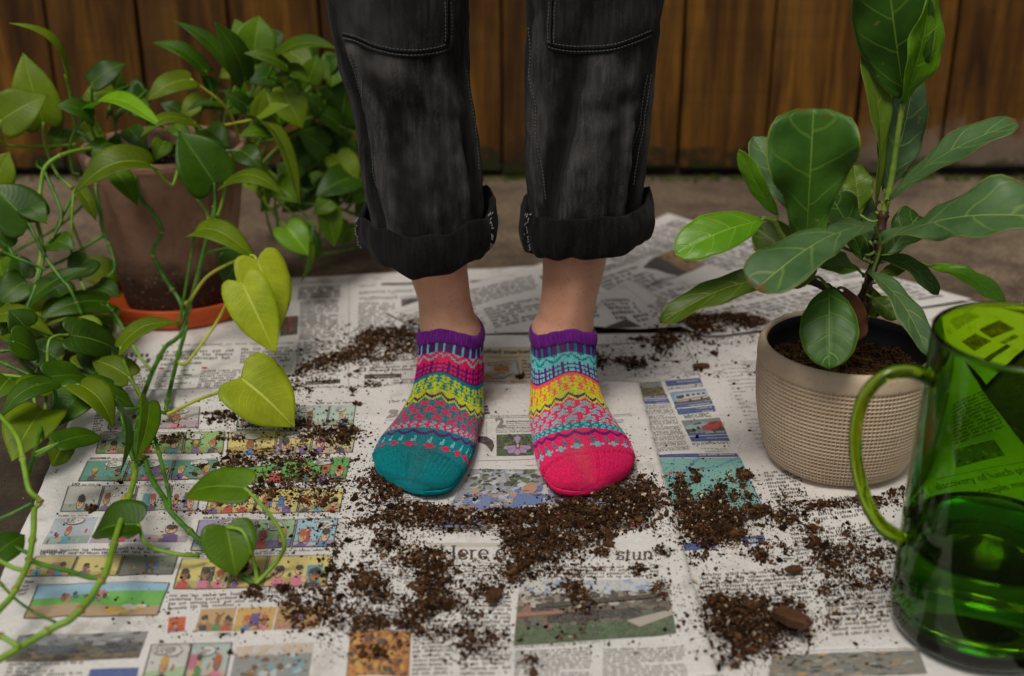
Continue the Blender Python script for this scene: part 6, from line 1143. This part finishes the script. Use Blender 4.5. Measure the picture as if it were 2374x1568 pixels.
for k, xh in (('L', -0.105), ('R', 0.098)):
    JT[k] = np.vstack([JT[k], [(0.62, (JT[k][-1, 1]+xh)/2, .079), (0.76, xh, .088)]])
def smooth_interp(z, T, c):
    zz = np.clip(np.asarray(z, float), T[0, 0], T[-1, 0]); ks = np.linspace(-0.018, 0.018, 5)
    return np.mean([np.interp(zz+k, T[:, 0], T[:, c]) for k in ks], axis=0)
def jean_pt(leg, phi, z, wear=False):
    """phi 0 faces the camera, + towards +X; arrays allowed"""
    T = JT[leg]; phi, z = np.broadcast_arrays(np.asarray(phi, float), np.asarray(z, float)); xc = smooth_interp(z, T, 1); rx = smooth_interp(z, T, 2); ry = rx*0.92+0.004
    e = 0.80; s = np.sign(np.sin(phi))*np.abs(np.sin(phi))**e; c = np.sign(np.cos(phi))*np.abs(np.cos(phi))**e
    d = np.zeros_like(z); deg = np.degrees(phi)
    def gro(c0, w, amp, z0=0.30, zw=0.2): return amp*np.exp(-((deg-c0)/w)**2)*np.exp(-((z-z0)/zw)**2)
    if leg == 'L':
        d += gro(-50-60*(z-.3), 9, -.0095, .31, .10)+gro(-36-40*(z-.3), 8, .0045, .29, .12)+gro(46, 8, .004, .28, .10)+gro(62, 10, -.008, .30, .09)+gro(10+120*(z-.27), 16, -.004, .26, .05)+gro(-78, 10, .005, .38, .06)
        d += 0.006*np.exp(-((z-.385+.0006*(deg+10))/.018)**2)*np.exp(-((deg+5)/60)**2)
    else:
        d += gro(-24-150*(z-.3)*-1, 9, -.013, .32, .10)+gro(-6-150*(z-.3)*-1, 9, .0055, .30, .11)+gro(-52, 12, .004, .33, .1)+gro(52+40*(z-.3), 9, -.008, .28, .08)+gro(38+40*(z-.3), 9, .004, .28, .08)+gro(15, 24, .004, .37, .03)
        d += -0.004*np.exp(-((z-.345-.0004*deg)/.012)**2)*np.exp(-((deg-20)/40)**2)
    flat = np.stack([deg.ravel()*.02, z.ravel()*9, np.zeros(z.size)], -1)
    nz = np.array([mnoise.noise(Vector((p[0]+(3 if leg == 'L' else 11), p[1], 0)))*.0055+mnoise.noise(Vector((p[0]*2.6+5, p[1]*2.4, 7)))*.0034+mnoise.noise(Vector((p[0]*7+p[1]*2.2, p[1]*5-p[0]*3, 2)))*.0016+mnoise.noise(Vector((p[0]*5-p[1]*3.0, p[1]*7+p[0]*4, 9)))*.0012 for p in flat]).reshape(z.shape)
    d = d+nz*np.clip(1.2-np.abs(deg)/200, .4, 1)
    if wear: return d
    x = xc+(rx+d)*s; y = LEG_Y-(ry+d)*c
    return np.stack([x, y, z], -1)
def build_jeans():
    parts, cols = [], []
    nphi = 150; ph = np.linspace(-math.pi, math.pi, nphi, endpoint=False)
    for leg in 'LR':
        zs = np.concatenate([np.linspace(.212, .52, 150), np.linspace(.53, .78, 16)])
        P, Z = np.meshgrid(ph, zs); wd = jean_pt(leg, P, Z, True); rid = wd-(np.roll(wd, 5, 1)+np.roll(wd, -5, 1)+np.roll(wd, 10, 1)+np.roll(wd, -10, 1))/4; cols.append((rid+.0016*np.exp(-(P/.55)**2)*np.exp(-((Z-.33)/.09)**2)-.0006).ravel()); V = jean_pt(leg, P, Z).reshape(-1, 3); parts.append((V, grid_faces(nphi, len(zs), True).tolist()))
    # seat and hips, above the frame
    prof = [(.70, .175, .095), (.76, .19, .11), (.84, .19, .118), (.92, .178, .112), (1.0, .165, .10), (1.0, .02, .02)]
    a = np.linspace(0, 2*math.pi, 64, endpoint=False); V = np.array([[(-.004+rx*math.cos(t), LEG_Y+ry*math.sin(t), z) for t in a] for z, rx, ry in prof]).reshape(-1, 3)
    parts.append((V, grid_faces(64, len(prof), True).tolist()))
    V, F = join_geo(parts)
    # worn, paler raised areas: the knees and thighs are faded in the cloth itself
    col = np.ones((len(V), 3)); nz = np.array([mnoise.noise(Vector((v[0]*24, v[1]*24, v[2]*9)))+.5*mnoise.noise(Vector((v[0]*70, v[1]*70, v[2]*14))) for v in V])
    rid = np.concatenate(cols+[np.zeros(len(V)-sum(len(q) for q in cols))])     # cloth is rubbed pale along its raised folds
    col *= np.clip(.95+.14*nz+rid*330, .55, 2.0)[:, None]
    o = mesh('jeans', V-PO_, F, M['denim'], PE, True, col)
    md = o.modifiers.new('thickness', 'SOLIDIFY'); md.thickness = 0.0012; md.offset = -1
    # rolled cuffs
    def cuff(leg, xl, xr, yc, top, bot, seed):
        p, q = ony(xl, yc, LEG_Y), ony(xr, yc, LEG_Y); xc, rx = (p[0]+q[0])/2, (q[0]-p[0])/2; ry = rx*.93
        n = 132; A = np.linspace(-math.pi, math.pi, n, endpoint=False); prof = [(.76, .10, 0), (.82, .00, 0), (.885, -.03, 0), (.94, .02, 0), (.985, .14, 1), (1.02, .34, 1), (1.035, .55, 1), (1.02, .76, 1), (1.0, .92, 1), (.985, .99, 1), (.965, 1.01, 1), (.945, .985, 0), (.93, .90, 0), (.915, .6, 0), (.90, .3, 0)]
        def edge(t, v):   # front, right, back, left heights
            f, r_, b, l = v; c, s = np.cos(t), np.sin(t)
            return np.where(c > 0, f, b)*c*c+np.where(s > 0, r_, l)*s*s
        rows = []
        for rr, tt, wv in prof:
            zt, zb = edge(A, top), edge(A, bot); z = zb+(zt-zb)*tt
            nn = np.array([mnoise.noise(Vector((math.cos(t)*2.2+seed, math.sin(t)*2.2, tt*1.1)))*.0055+mnoise.noise(Vector((math.cos(t)*6+seed, math.sin(t)*6, tt*2.0)))*.0030 for t in A])
            nz_ = np.array([mnoise.noise(Vector((math.cos(t)*3+seed*2, math.sin(t)*3, 5)))*.007 for t in A])
            s = np.sign(np.sin(A))*np.abs(np.sin(A))**.86; c = np.sign(np.cos(A))*np.abs(np.cos(A))**.86
            rows.append(np.stack([xc+(rx*rr+nn)*s, LEG_Y-(ry*rr+nn)*c, z+nz_], -1))
        V = np.vstack(rows); cc = np.ones((len(V), 3))*np.clip(.9+.35*np.array([mnoise.noise(Vector(tuple(v*30))) for v in V]), .5, 1.5)[:, None]
        cf = mesh('cuff', V-PO_, grid_faces(n, len(rows), True), M['denim_in'], o, True, cc); cf.matrix_parent_inverse = Matrix()
        sd = cf.modifiers.new('smooth', 'SUBSURF'); sd.levels = 1; sd.render_levels = 1
        return rows, A
    cl, A = cuff('L', 836, 1152, 520, (.222, .243, .235, .229), (.176, .196, .195, .192), 1.0)
    cr, A = cuff('R', 1206, 1508, 520, (.238, .248, .245, .233), (.193, .203, .20, .189), 4.0)
    # frayed pale stitches on the cuff seams
    def fray(rows, deg, name, cnt, amp, seed):
        rng = np.random.default_rng(seed); parts = []
        for k in range(cnt):
            t = k/(cnt-1); i = 4+t*6; i0 = int(i); a = math.radians(deg+rng.normal(0, amp)); j = int((a+math.pi)/(2*math.pi)*len(A)) % len(A)
            p = rows[i0][j]*(1-(i-i0))+rows[min(i0+1, 10)][j]*(i-i0); nrm = np.array([math.sin(a), -math.cos(a), 0])
            d = np.array([math.cos(a)*rng.normal(.6, .5), math.sin(a)*.5, rng.normal(.9, .5)]); d /= np.linalg.norm(d); p = p+nrm*.0018; L = rng.uniform(.0016, .0034)
            parts.append(tube_geo([p-d*L*.5, p+nrm*.0005, p+d*L*.5], [.00035, .00055, .00035], 5))
        V, F = join_geo(parts); s = mesh(name, V-PO_, F, M['thread_w'], o); s['kind'] = 'stuff'
    fray(cr, -58, 'seam_stitching', 22, 2.2, 1); fray(cl, 62, 'seam_stitching', 20, 2.0, 2); fray(cl, -74, 'seam_stitching', 16, 2.0, 3)
    # ---- knee patches and seams found on the surface from their outlines
    def lookup(leg):
        ph_ = np.radians(np.linspace(-88, 88, 177)); zs = np.linspace(.19, .50, 190); P, Z = np.meshgrid(ph_, zs); V = jean_pt(leg, P, Z); S = proj(V.reshape(-1, 3)+np.array([0, 0, LIFT])); return V.reshape(-1, 3), S, P.ravel(), Z.ravel()
    LK = {'L': lookup('L'), 'R': lookup('R')}
    def find(leg, x, y):
        V, S, P, Z = LK[leg]; d = (S[:, 0]-x)**2+(S[:, 1]-y)**2; idx = np.argsort(d)[:6]; w_ = 1/(d[idx]+.5); w_ /= w_.sum(); return float((P[idx]*w_).sum()), float((Z[idx]*w_).sum())
    def on(leg, phi, z, off):
        p = jean_pt(leg, phi, z); c = smooth_interp(z, JT[leg], 1); n = np.stack([p[..., 0]-c, p[..., 1]-LEG_Y, np.zeros_like(p[..., 0])], -1); n /= np.linalg.norm(n, axis=-1, keepdims=True); return p+n*off
    def seam(leg, px, name, off=.0008, rad=.0006, mat='thread', dash=True, ridge=False):
        ph_z = np.array([find(leg, *p) for p in px]); pz = catmull(ph_z, 10); P = on(leg, pz[:, 0], pz[:, 1], off); k = np.array([1, 2, 3, 2, 1.])/9; Q = P.copy()
        for a_ in range(3): Q[:, a_] = np.convolve(np.pad(P[:, a_], 2, mode='edge'), k, mode='valid')
        P = Q
        if not dash: V, F = tube_geo(P, rad, 6); 
        else:
            L = np.concatenate([[0], np.cumsum(np.linalg.norm(np.diff(P, axis=0), axis=1))]); st = .0036; parts = []
            for a in np.arange(0, L[-1]-st, st):
                q = [np.array([np.interp(t, L, P[:, c]) for c in range(3)]) for t in (a, a+st*.36, a+st*.72)]; parts.append(tube_geo(q, [rad*.6, rad, rad*.6], 5))
            V, F = join_geo(parts)
        s = mesh(name, V-PO_, F, M[mat], o); s['kind'] = 'stuff'; return s
    def patch(leg, bottom, side_x, seed):
        """a second layer of denim; bottom: outline of its lower hem on the photo grid, side_x: its free side"""
        pz = catmull(np.array([find(leg, *p) for p in bottom]), 12); rows = []; nup = 40
        ztop = .60
        for i in range(nup):
            t = i/(nup-1); phi = pz[:, 0]; z = pz[:, 1]+(ztop-pz[:, 1])*t**1.15
            rows.append(on(leg, phi, z, .0016 if 0 < i else .0004))
        # hem edge
        V = np.vstack(rows); m = len(pz); cc = np.ones((len(V), 3))*np.clip(.95+.5*np.array([mnoise.noise(Vector(tuple(v*26+seed))) for v in V]), .5, 1.6)[:, None]
        cc[:2*m] *= 1.35
        pt = mesh('knee_patch', V-PO_, grid_faces(m, nup), M['denim'], o, True, cc); md = pt.modifiers.new('thickness', 'SOLIDIFY'); md.thickness = .0012; md.offset = 1
    bl = [(800, 92), (822, 98), (850, 110), (890, 124), (930, 131), (970, 132), (1005, 127), (1035, 118), (1048, 104)]
    br = [(1268, 98), (1274, 112), (1300, 120), (1340, 124), (1390, 123), (1440, 113), (1480, 98), (1510, 84)]
    patch('L', bl, 1047, 1); patch('R', br, 1268, 2)
    for dy in (5, 17):
        seam('L', [(x, y-dy) for x, y in bl[:-1]], 'patch_stitching', .0030, .0006); seam('R', [(x, y-dy) for x, y in br[1:]], 'patch_stitching', .0030, .0006)
    seam('L', [(x, y-11) for x, y in bl[:-1]], 'patch_seam', .0026, .0011, 'thread_dark', False); seam('R', [(x, y-11) for x, y in br[1:]], 'patch_seam', .0026, .0011, 'thread_dark', False)
    for dx in (4, 18):
        seam('L', [(1046-dx, -6), (1047-dx, 40), (1047-dx, 80), (1046-dx, 102)], 'patch_stitching', .0030, .0006); seam('R', [(1274+dx, -6), (1271+dx, 40), (1270+dx, 80), (1271+dx, 106)], 'patch_stitching', .0030, .0006)
    seam('L', [(1036, -6), (1036, 60), (1034, 104)], 'patch_seam', .0026, .0011, 'thread_dark', False); seam('R', [(1285, -6), (1283, 60), (1284, 108)], 'patch_seam', .0026, .0011, 'thread_dark', False)
    seam('R', [(1226, 60), (1228, 170), (1240, 230), (1244, 310), (1260, 400), (1268, 470)], 'side_seam', .0010, .0007); seam('R', [(1508, 170), (1498, 240), (1490, 300), (1472, 390), (1464, 440)], 'side_seam', .0010, .0007); seam('R', [(1500, 172), (1488, 240), (1480, 300), (1464, 390)], 'side_seam', .0010, .0006)
    seam('L', [(812, 120), (830, 190), (843, 260), (852, 320), (862, 390), (872, 440)], 'side_seam', .0010, .0007); seam('L', [(822, 122), (842, 200), (854, 270), (862, 330), (870, 390)], 'side_seam', .0010, .0006); seam('L', [(1080, 160), (1092, 240), (1104, 330), (1108, 400)], 'side_seam', .0010, .0006)
build_jeans()

FOOT = {'L': dict(ax=-0.0665, toe=(-0.0905, 1.146), out=-1), 'R': dict(ax=0.0555, toe=(0.0735, 1.146), out=1)}
ST = np.array([  # s, top f, top z, bottom f, bottom z, half width inner, outer
    (0.00, .0385, .1010, -.0375, .0950, .0330, .0330), (0.10, .045, .0875, -.046, .084, .0325, .0330), (0.20, .055, .0765, -.053, .056, .0325, .0330), (0.30, .069, .0670, -.056, .030, .0335, .0345), (0.38, .082, .0600, -.046, .007, .0355, .0370),
    (0.46, .092, .0530, -.018, .000, .0400, .0405), (0.56, .107, .0460, .025, .000, .0420, .0435), (0.66, .122, .0400, .070, .000, .0450, .0475), (0.76, .138, .0352, .110, .000, .0465, .0495), (0.84, .152, .0335, .138, .000, .0455, .0490), (0.90, .164, .0315, .160, .0005, .0420, .0445), (0.95, .175, .0262, .174, .002, .0370, .0390), (0.985, .1835, .0205, .184, .006, .0230, .0230), (1.0, .1865, .0135, .1865, .0125, .004, .004)])
def sm(T, s, c):
    return np.mean([np.interp(np.clip(s+k, 0, 1), T[:, 0], T[:, c]) for k in (-.03, -.015, 0, .015, .03)], axis=0) if not (c in (5, 6)) else np.mean([np.interp(np.clip(s+k, 0, 1), T[:, 0], T[:, c]) for k in (-.012, 0, .012)], axis=0)
def foot_pt(side, s, phi, off=0.0, ribs=0.0):
    f = FOOT[side]; d = np.array([f['toe'][0]-f['ax'], f['toe'][1]-LEG_Y]); d /= np.linalg.norm(d); lat = np.array([-d[1], d[0]]); lat = lat*(1 if lat[0]*f['out'] > 0 else -1)   # lat: outer side
    tf, tz, bf, bz = (sm(ST, s, c) for c in (1, 2, 3, 4)); ext = .031*np.clip((s-.3)/.7, 0, 1)**1.3; tf = tf+ext; bf = bf+ext; wi, wo = sm(ST, s, 5), sm(ST, s, 6)
    c, sn = np.cos(phi), np.sin(phi)
    cc = np.where(c > 0, np.abs(c)**.92, -np.abs(c)**.62); ss = np.sign(sn)*np.abs(sn)**(.88)
    up_f, up_z = (tf-bf)/2, (tz-bz)/2; cf, cz = (tf+bf)/2, (tz+bz)/2
    w_ = np.where(sn > 0, wo, wi); L = w_*ss
    t = np.clip((s-.62)/.38, 0, 1)
    F = cf+up_f*cc + t*t*(-L*.42) - t*t*np.clip(np.abs(L)-.012, 0, 1)*.25; Z = cz+up_z*cc
    k_ = np.abs(sn)**1.6; Z = Z-k_*np.interp(s, [0, .3, .5, .72, 1], [.0115, .0150, .010, .002, 0]); F = F+k_*np.interp(s, [0, .3, .5, .72, 1], [.008, .016, .012, .003, 0])      # rows dip under the ankle bones
    # knuckles: slight hump over the big toe side, tendon rise on the instep
    Z = Z+np.where(c > 0, 1, 0)*(.0045*np.exp(-((s-.92)/.07)**2)*np.exp(-((L+.020)/.014)**2)-.0015*np.exp(-((s-.95)/.05)**2)*np.exp(-((L-.004)/.006)**2)+.003*np.exp(-((s-.45)/.16)**2)*np.exp(-((L+.006)/.02)**2))
    P = np.stack([f['ax']+d[0]*F+lat[0]*L, LEG_Y+d[1]*F+lat[1]*L, Z], -1)
    if np.any(off):
        C_ = np.stack([f['ax']+d[0]*cf, LEG_Y+d[1]*cf, cz], -1); n = P-C_; n /= np.linalg.norm(n, axis=-1, keepdims=True)+1e-9; P = P+n*np.asarray(off)[..., None]
    P[..., 2] = np.maximum(P[..., 2], .0)
    return P
PU, PK, TE, LB, LI, CO = srgb(104, 28, 124), srgb(240, 34, 104), srgb(0, 140, 146), srgb(120, 204, 206), srgb(206, 214, 30), srgb(244, 92, 92)
NST = 144
def chart(A, B_, Cc, D, E, zig, toe, r, c):
    """stitch colour; r row from the cuff, c stitch column. A band ground, B stripe/flower, Cc accents ..."""
    if r < 10: return A[1] if (c % 7) in (3,) or ((c % 7) == 4 and r > 1) else A[0]
    if r < 16:
        k = r-10; m = abs((c % 14)-7); return B_[1] if (k+m*.55) % 4 < 1.3 and k < 5 else B_[0]
    if r < 25:
        k = r-16; return Cc[1] if (c % 7) < 5 and (k in (0, 1, 3, 4) or (k in (6, 7) and (c % 7) in (0, 1, 3, 4))) and not (k in (1, 4) and (c % 7) == 2) else Cc[0]
    if r < 27: return D[1]
    if r < 39:
        k = (r-27) % 6; m = (c+(4 if r > 32 else 0)) % 8
        on = [(0, 1, 1, 0, 1, 1, 0, 0), (1, 1, 1, 1, 1, 1, 1, 0), (0, 1, 1, 0, 1, 1, 0, 0), (0, 1, 1, 0, 1, 1, 0, 0), (1, 1, 1, 1, 1, 1, 1, 0), (0, 0, 1, 1, 1, 0, 0, 0)][k][m]; return D[0] if on else D[1]
    if r < 48:
        z = abs((c % 8)-4); k = r-39-z*.9; return zig[0] if k < 1.4 else (zig[1] if k < 4.0 else (zig[0] if k < 6.0 else E[0]))
    if r < 66:
        k = r-48; m = (c+(4 if (k//6) % 2 else 0)) % 8; kk = k % 6
        on = {0: (3, 4), 1: (1, 2, 3, 4, 5, 6), 2: (1, 3, 4, 6), 3: (2, 3, 4, 5), 4: (1, 2, 5, 6), 5: (0,)}[kk]; return E[1] if m in on else E[0]
    if r < 72:
        k = r-66; m = c % 4; return E[3] if k in (0, 5) and m < 2 else (E[3] if k in (2, 3) and m in (1, 2) else (E[3] if k in (1, 4) and m == 0 else E[2]))
    if r < 80:
        z = abs((c % 8)-4); k = r-72-z*.8; return toe[0] if k < .6 else (zig[1] if k < 3.8 else toe[0])
    if r < 86: return toe[1] if (c % 6) in (2,) or ((c % 6) == 3 and r > 82) else toe[0]
    if r < 93:
        k = r-86; m = c % 8; on = {0: (3, 4), 1: (3, 4), 2: (1, 2, 3, 4, 5, 6), 3: (1, 2, 3, 4, 5, 6), 4: (3, 4), 5: (3, 4), 6: ()}[k]; return toe[2] if m in on else toe[0]
    return toe[0]
SETS = {'L': ((PU, LB), (PK, LB), (PU, PK), (LI, TE), (TE, PK, PK, LB), (LI, PU), (TE, LB, PK), PK), 'R': ((PU, TE), (LB, TE), (PU, LB), (LI, CO), (PK, LB, TE, LB), (LI, PU), (PK, TE, LB), TE)}
def build_sock(side):
    set_ = SETS[side]; nrow = 121; sub = 4; nu = NST*sub
    # rows are spaced along the instep
    sv = np.linspace(0, 1, 400); top = foot_pt(side, sv, np.zeros(400)); L = np.concatenate([[0], np.cumsum(np.linalg.norm(np.diff(top, axis=0), axis=1))]); L /= L[-1]
    u = np.arange(nu)/sub; frac = u % 1; vee = np.abs(2*frac-1)       # 1 at stitch edges, 0 in its middle
    bulge = np.where((np.arange(nu) % sub) % 2 == 1, .0011, 0.0)
    phi = (u/NST)*2*math.pi; rows, cols = [], []
    rng = np.random.default_rng(4)
    V = []
    for r in range(nrow+1):
        rr = (r+.75*(vee-.5)*(1 if 0 < r < nrow-2 else 0))/nrow; s = np.interp(np.clip(rr, 0, 1), L, sv)
        plain = r > 93
        off = bulge*(1.0 if r < nrow-1 else 0)+.0012+rng.normal(0, .00014, nu)+(.0005*np.where((np.arange(nu)//sub) % 3 == 0, -1.0, .3) if r > 95 else 0)
        off = off+.0012*math.exp(-((r-96.5)/1.5)**2)*(np.cos(phi) > -.1)-.0010*math.exp(-((r-99.5)/1.3)**2)*(np.cos(phi) > -.1)
        V.append(foot_pt(side, s, phi, off))
    V = np.array(V); F, FC = [], []
    base = grid_faces(nu, nrow+1, True); VV = V.reshape(-1, 3)
    # colour per face -> split vertices per stitch row so that colour changes are crisp
    fc = np.zeros((nrow, nu, 3))
    for r in range(nrow):
        row = [chart(*set_[:7], r, c) for c in range(NST)]
        fc[r] = np.repeat(np.array(row), sub, 0)
        heel = (np.cos(phi) < -.25) & (22 < r) & (r < 56); fc[r][heel] = set_[7]
    fc *= (1+rng.normal(0, .12, (nrow, nu, 1)))*np.where((np.arange(nu) % sub) % 2 == 1, 1.1, .80)[None, :, None]  # random yarn tone, plus groove shade painted in as alternating darker faces
    # close the toe
    VV[-nu:] = VV[-nu:].mean(0)+(VV[-nu:]-VV[-nu:].mean(0))*.02
    verts = VV[base].reshape(-1, 3); faces = np.arange(len(verts)).reshape(-1, 4); cc = np.repeat(fc.reshape(-1, 3), 4, 0)
    sk = mesh('sock', verts-PO_, faces.tolist(), M['yarn'], PE, False, cc)
    sk['label'] = 'ankle sock with a plain teal toe and purple cuff' if side == 'L' else 'ankle sock with a plain hot pink toe and purple cuff'
    # rolled ribbed cuff
    n = 72*4; a = np.arange(n)/n*2*math.pi; rib = .0009*np.cos(a*72); rows = []; prof = [(-.0030, -.001), (-.0012, .0050), (-.0002, .0070), (.0012, .0069), (.0024, .0048), (.0032, .0006), (.0031, -.0046), (.0025, -.0074), (.0014, -.0080), (.0004, -.0070)]
    b0 = foot_pt(side, np.full(n, .0), a); b1 = foot_pt(side, np.full(n, .10), a); ax_ = (b0-b1); ax_ /= np.linalg.norm(ax_, axis=1, keepdims=True); cen = b0.mean(0); nr = b0-cen; nr -= ax_*np.sum(nr*ax_, 1, keepdims=True); nr /= np.linalg.norm(nr, axis=1, keepdims=True)
    jit = np.array([mnoise.noise(Vector((math.cos(t)*3+(2 if side == 'L' else 8), math.sin(t)*3, 0))) for t in a])
    for k, (o_, h_) in enumerate(prof): rows.append(b0+nr*(o_+rib*(1 if 1 < k < 9 else 0)+.0008*jit)[:, None]+ax_*(h_+.0014*jit)[:, None])
    Vc = np.vstack(rows); cc = np.tile(np.array(PU), (len(Vc), 1))*np.clip(1+.25*RNG.normal(0, 1, (len(Vc), 1)), .6, 1.5)
    c_ = mesh('sock_cuff', Vc-PO_, grid_faces(n, len(rows), True), M['yarn'], sk, True, cc)
for s_ in 'LR': build_sock(s_)

def build_body():
    T = {'L': table([(540, 936, 1092), (590, 938, 1085), (628, 943, 1083), (648, 953, 1086), (692, 968, 1090), (735, 972, 1100), (765, 972, 1118), (795, 972, 1120), (835, 985, 1108), (870, 995, 1098)]), 'R': table([(540, 1256, 1416), (595, 1258, 1408), (642, 1258, 1398), (688, 1255, 1385), (735, 1247, 1377), (758, 1232, 1377), (795, 1229, 1379), (835, 1240, 1368), (870, 1250, 1358)])}
    parts = []
    for k in 'LR':
        t = T[k]; jt = JT[k]; zs = np.concatenate([np.linspace(t[0, 0], t[-1, 0], 60), np.linspace(t[-1, 0]+.01, .78, 50)]); n = 64; a = np.linspace(0, 2*math.pi, n, endpoint=False); V = []
        for z in zs:
            if z <= t[-1, 0]: xc, rx = np.interp(z, t[:, 0], t[:, 1]), np.interp(z, t[:, 0], t[:, 2])
            else:
                w_ = min(1, (z-t[-1, 0])/.12); xc = t[-1, 1]*(1-w_)+np.interp(z, jt[:, 0], jt[:, 1])*w_; rx = t[-1, 2]*(1-w_)+np.interp(z, jt[:, 0], jt[:, 2])*.72*w_
            ry = rx*(1.10 if z > .16 else 1.10+.12*(.16-z)/.06); tend = .003*math.exp(-((z-.125)/.03)**2)
            V.append(np.stack([xc+rx*np.cos(a), LEG_Y+.004+ry*np.sin(a)-tend*np.exp(-((a-4.712)/.35)**2), np.full(n, z)], -1))
        V = np.array(V).reshape(-1, 3); F = grid_faces(n, len(zs), True).tolist(); F.append(list(range(n-1, -1, -1))); F.append(list(range((len(zs)-1)*n, len(zs)*n))); parts.append((V, F))
    bm = bmesh.new(); bmesh.ops.create_uvsphere(bm, u_segments=32, v_segments=20, radius=1); V = np.array([v.co[:] for v in bm.verts])*np.array([.15, .088, .14])+np.array([-.004, LEG_Y, .84]); F = [[v.index for v in f.verts] for f in bm.faces]; bm.free(); parts.append((V, F))
    V, F = join_geo(parts); tmp = mesh('tmp', V-PO_, F, None); md = tmp.modifiers.new('r', 'REMESH'); md.mode = 'VOXEL'; md.voxel_size = .0032; md2 = tmp.modifiers.new('s', 'SMOOTH'); md2.factor = .5; md2.iterations = 3
    bpy.context.view_layer.update(); me = bpy.data.meshes.new_from_object(tmp.evaluated_get(bpy.context.evaluated_depsgraph_get())); bpy.data.objects.remove(tmp)
    me.name = 'body'; me.materials.clear(); me.materials.append(M['skin']); me.polygons.foreach_set('use_smooth', [True]*len(me.polygons)); link(bpy.data.objects.new('body', me), PE)
build_body()
PE.location.z += 0.0098      # the soles rest on the paper
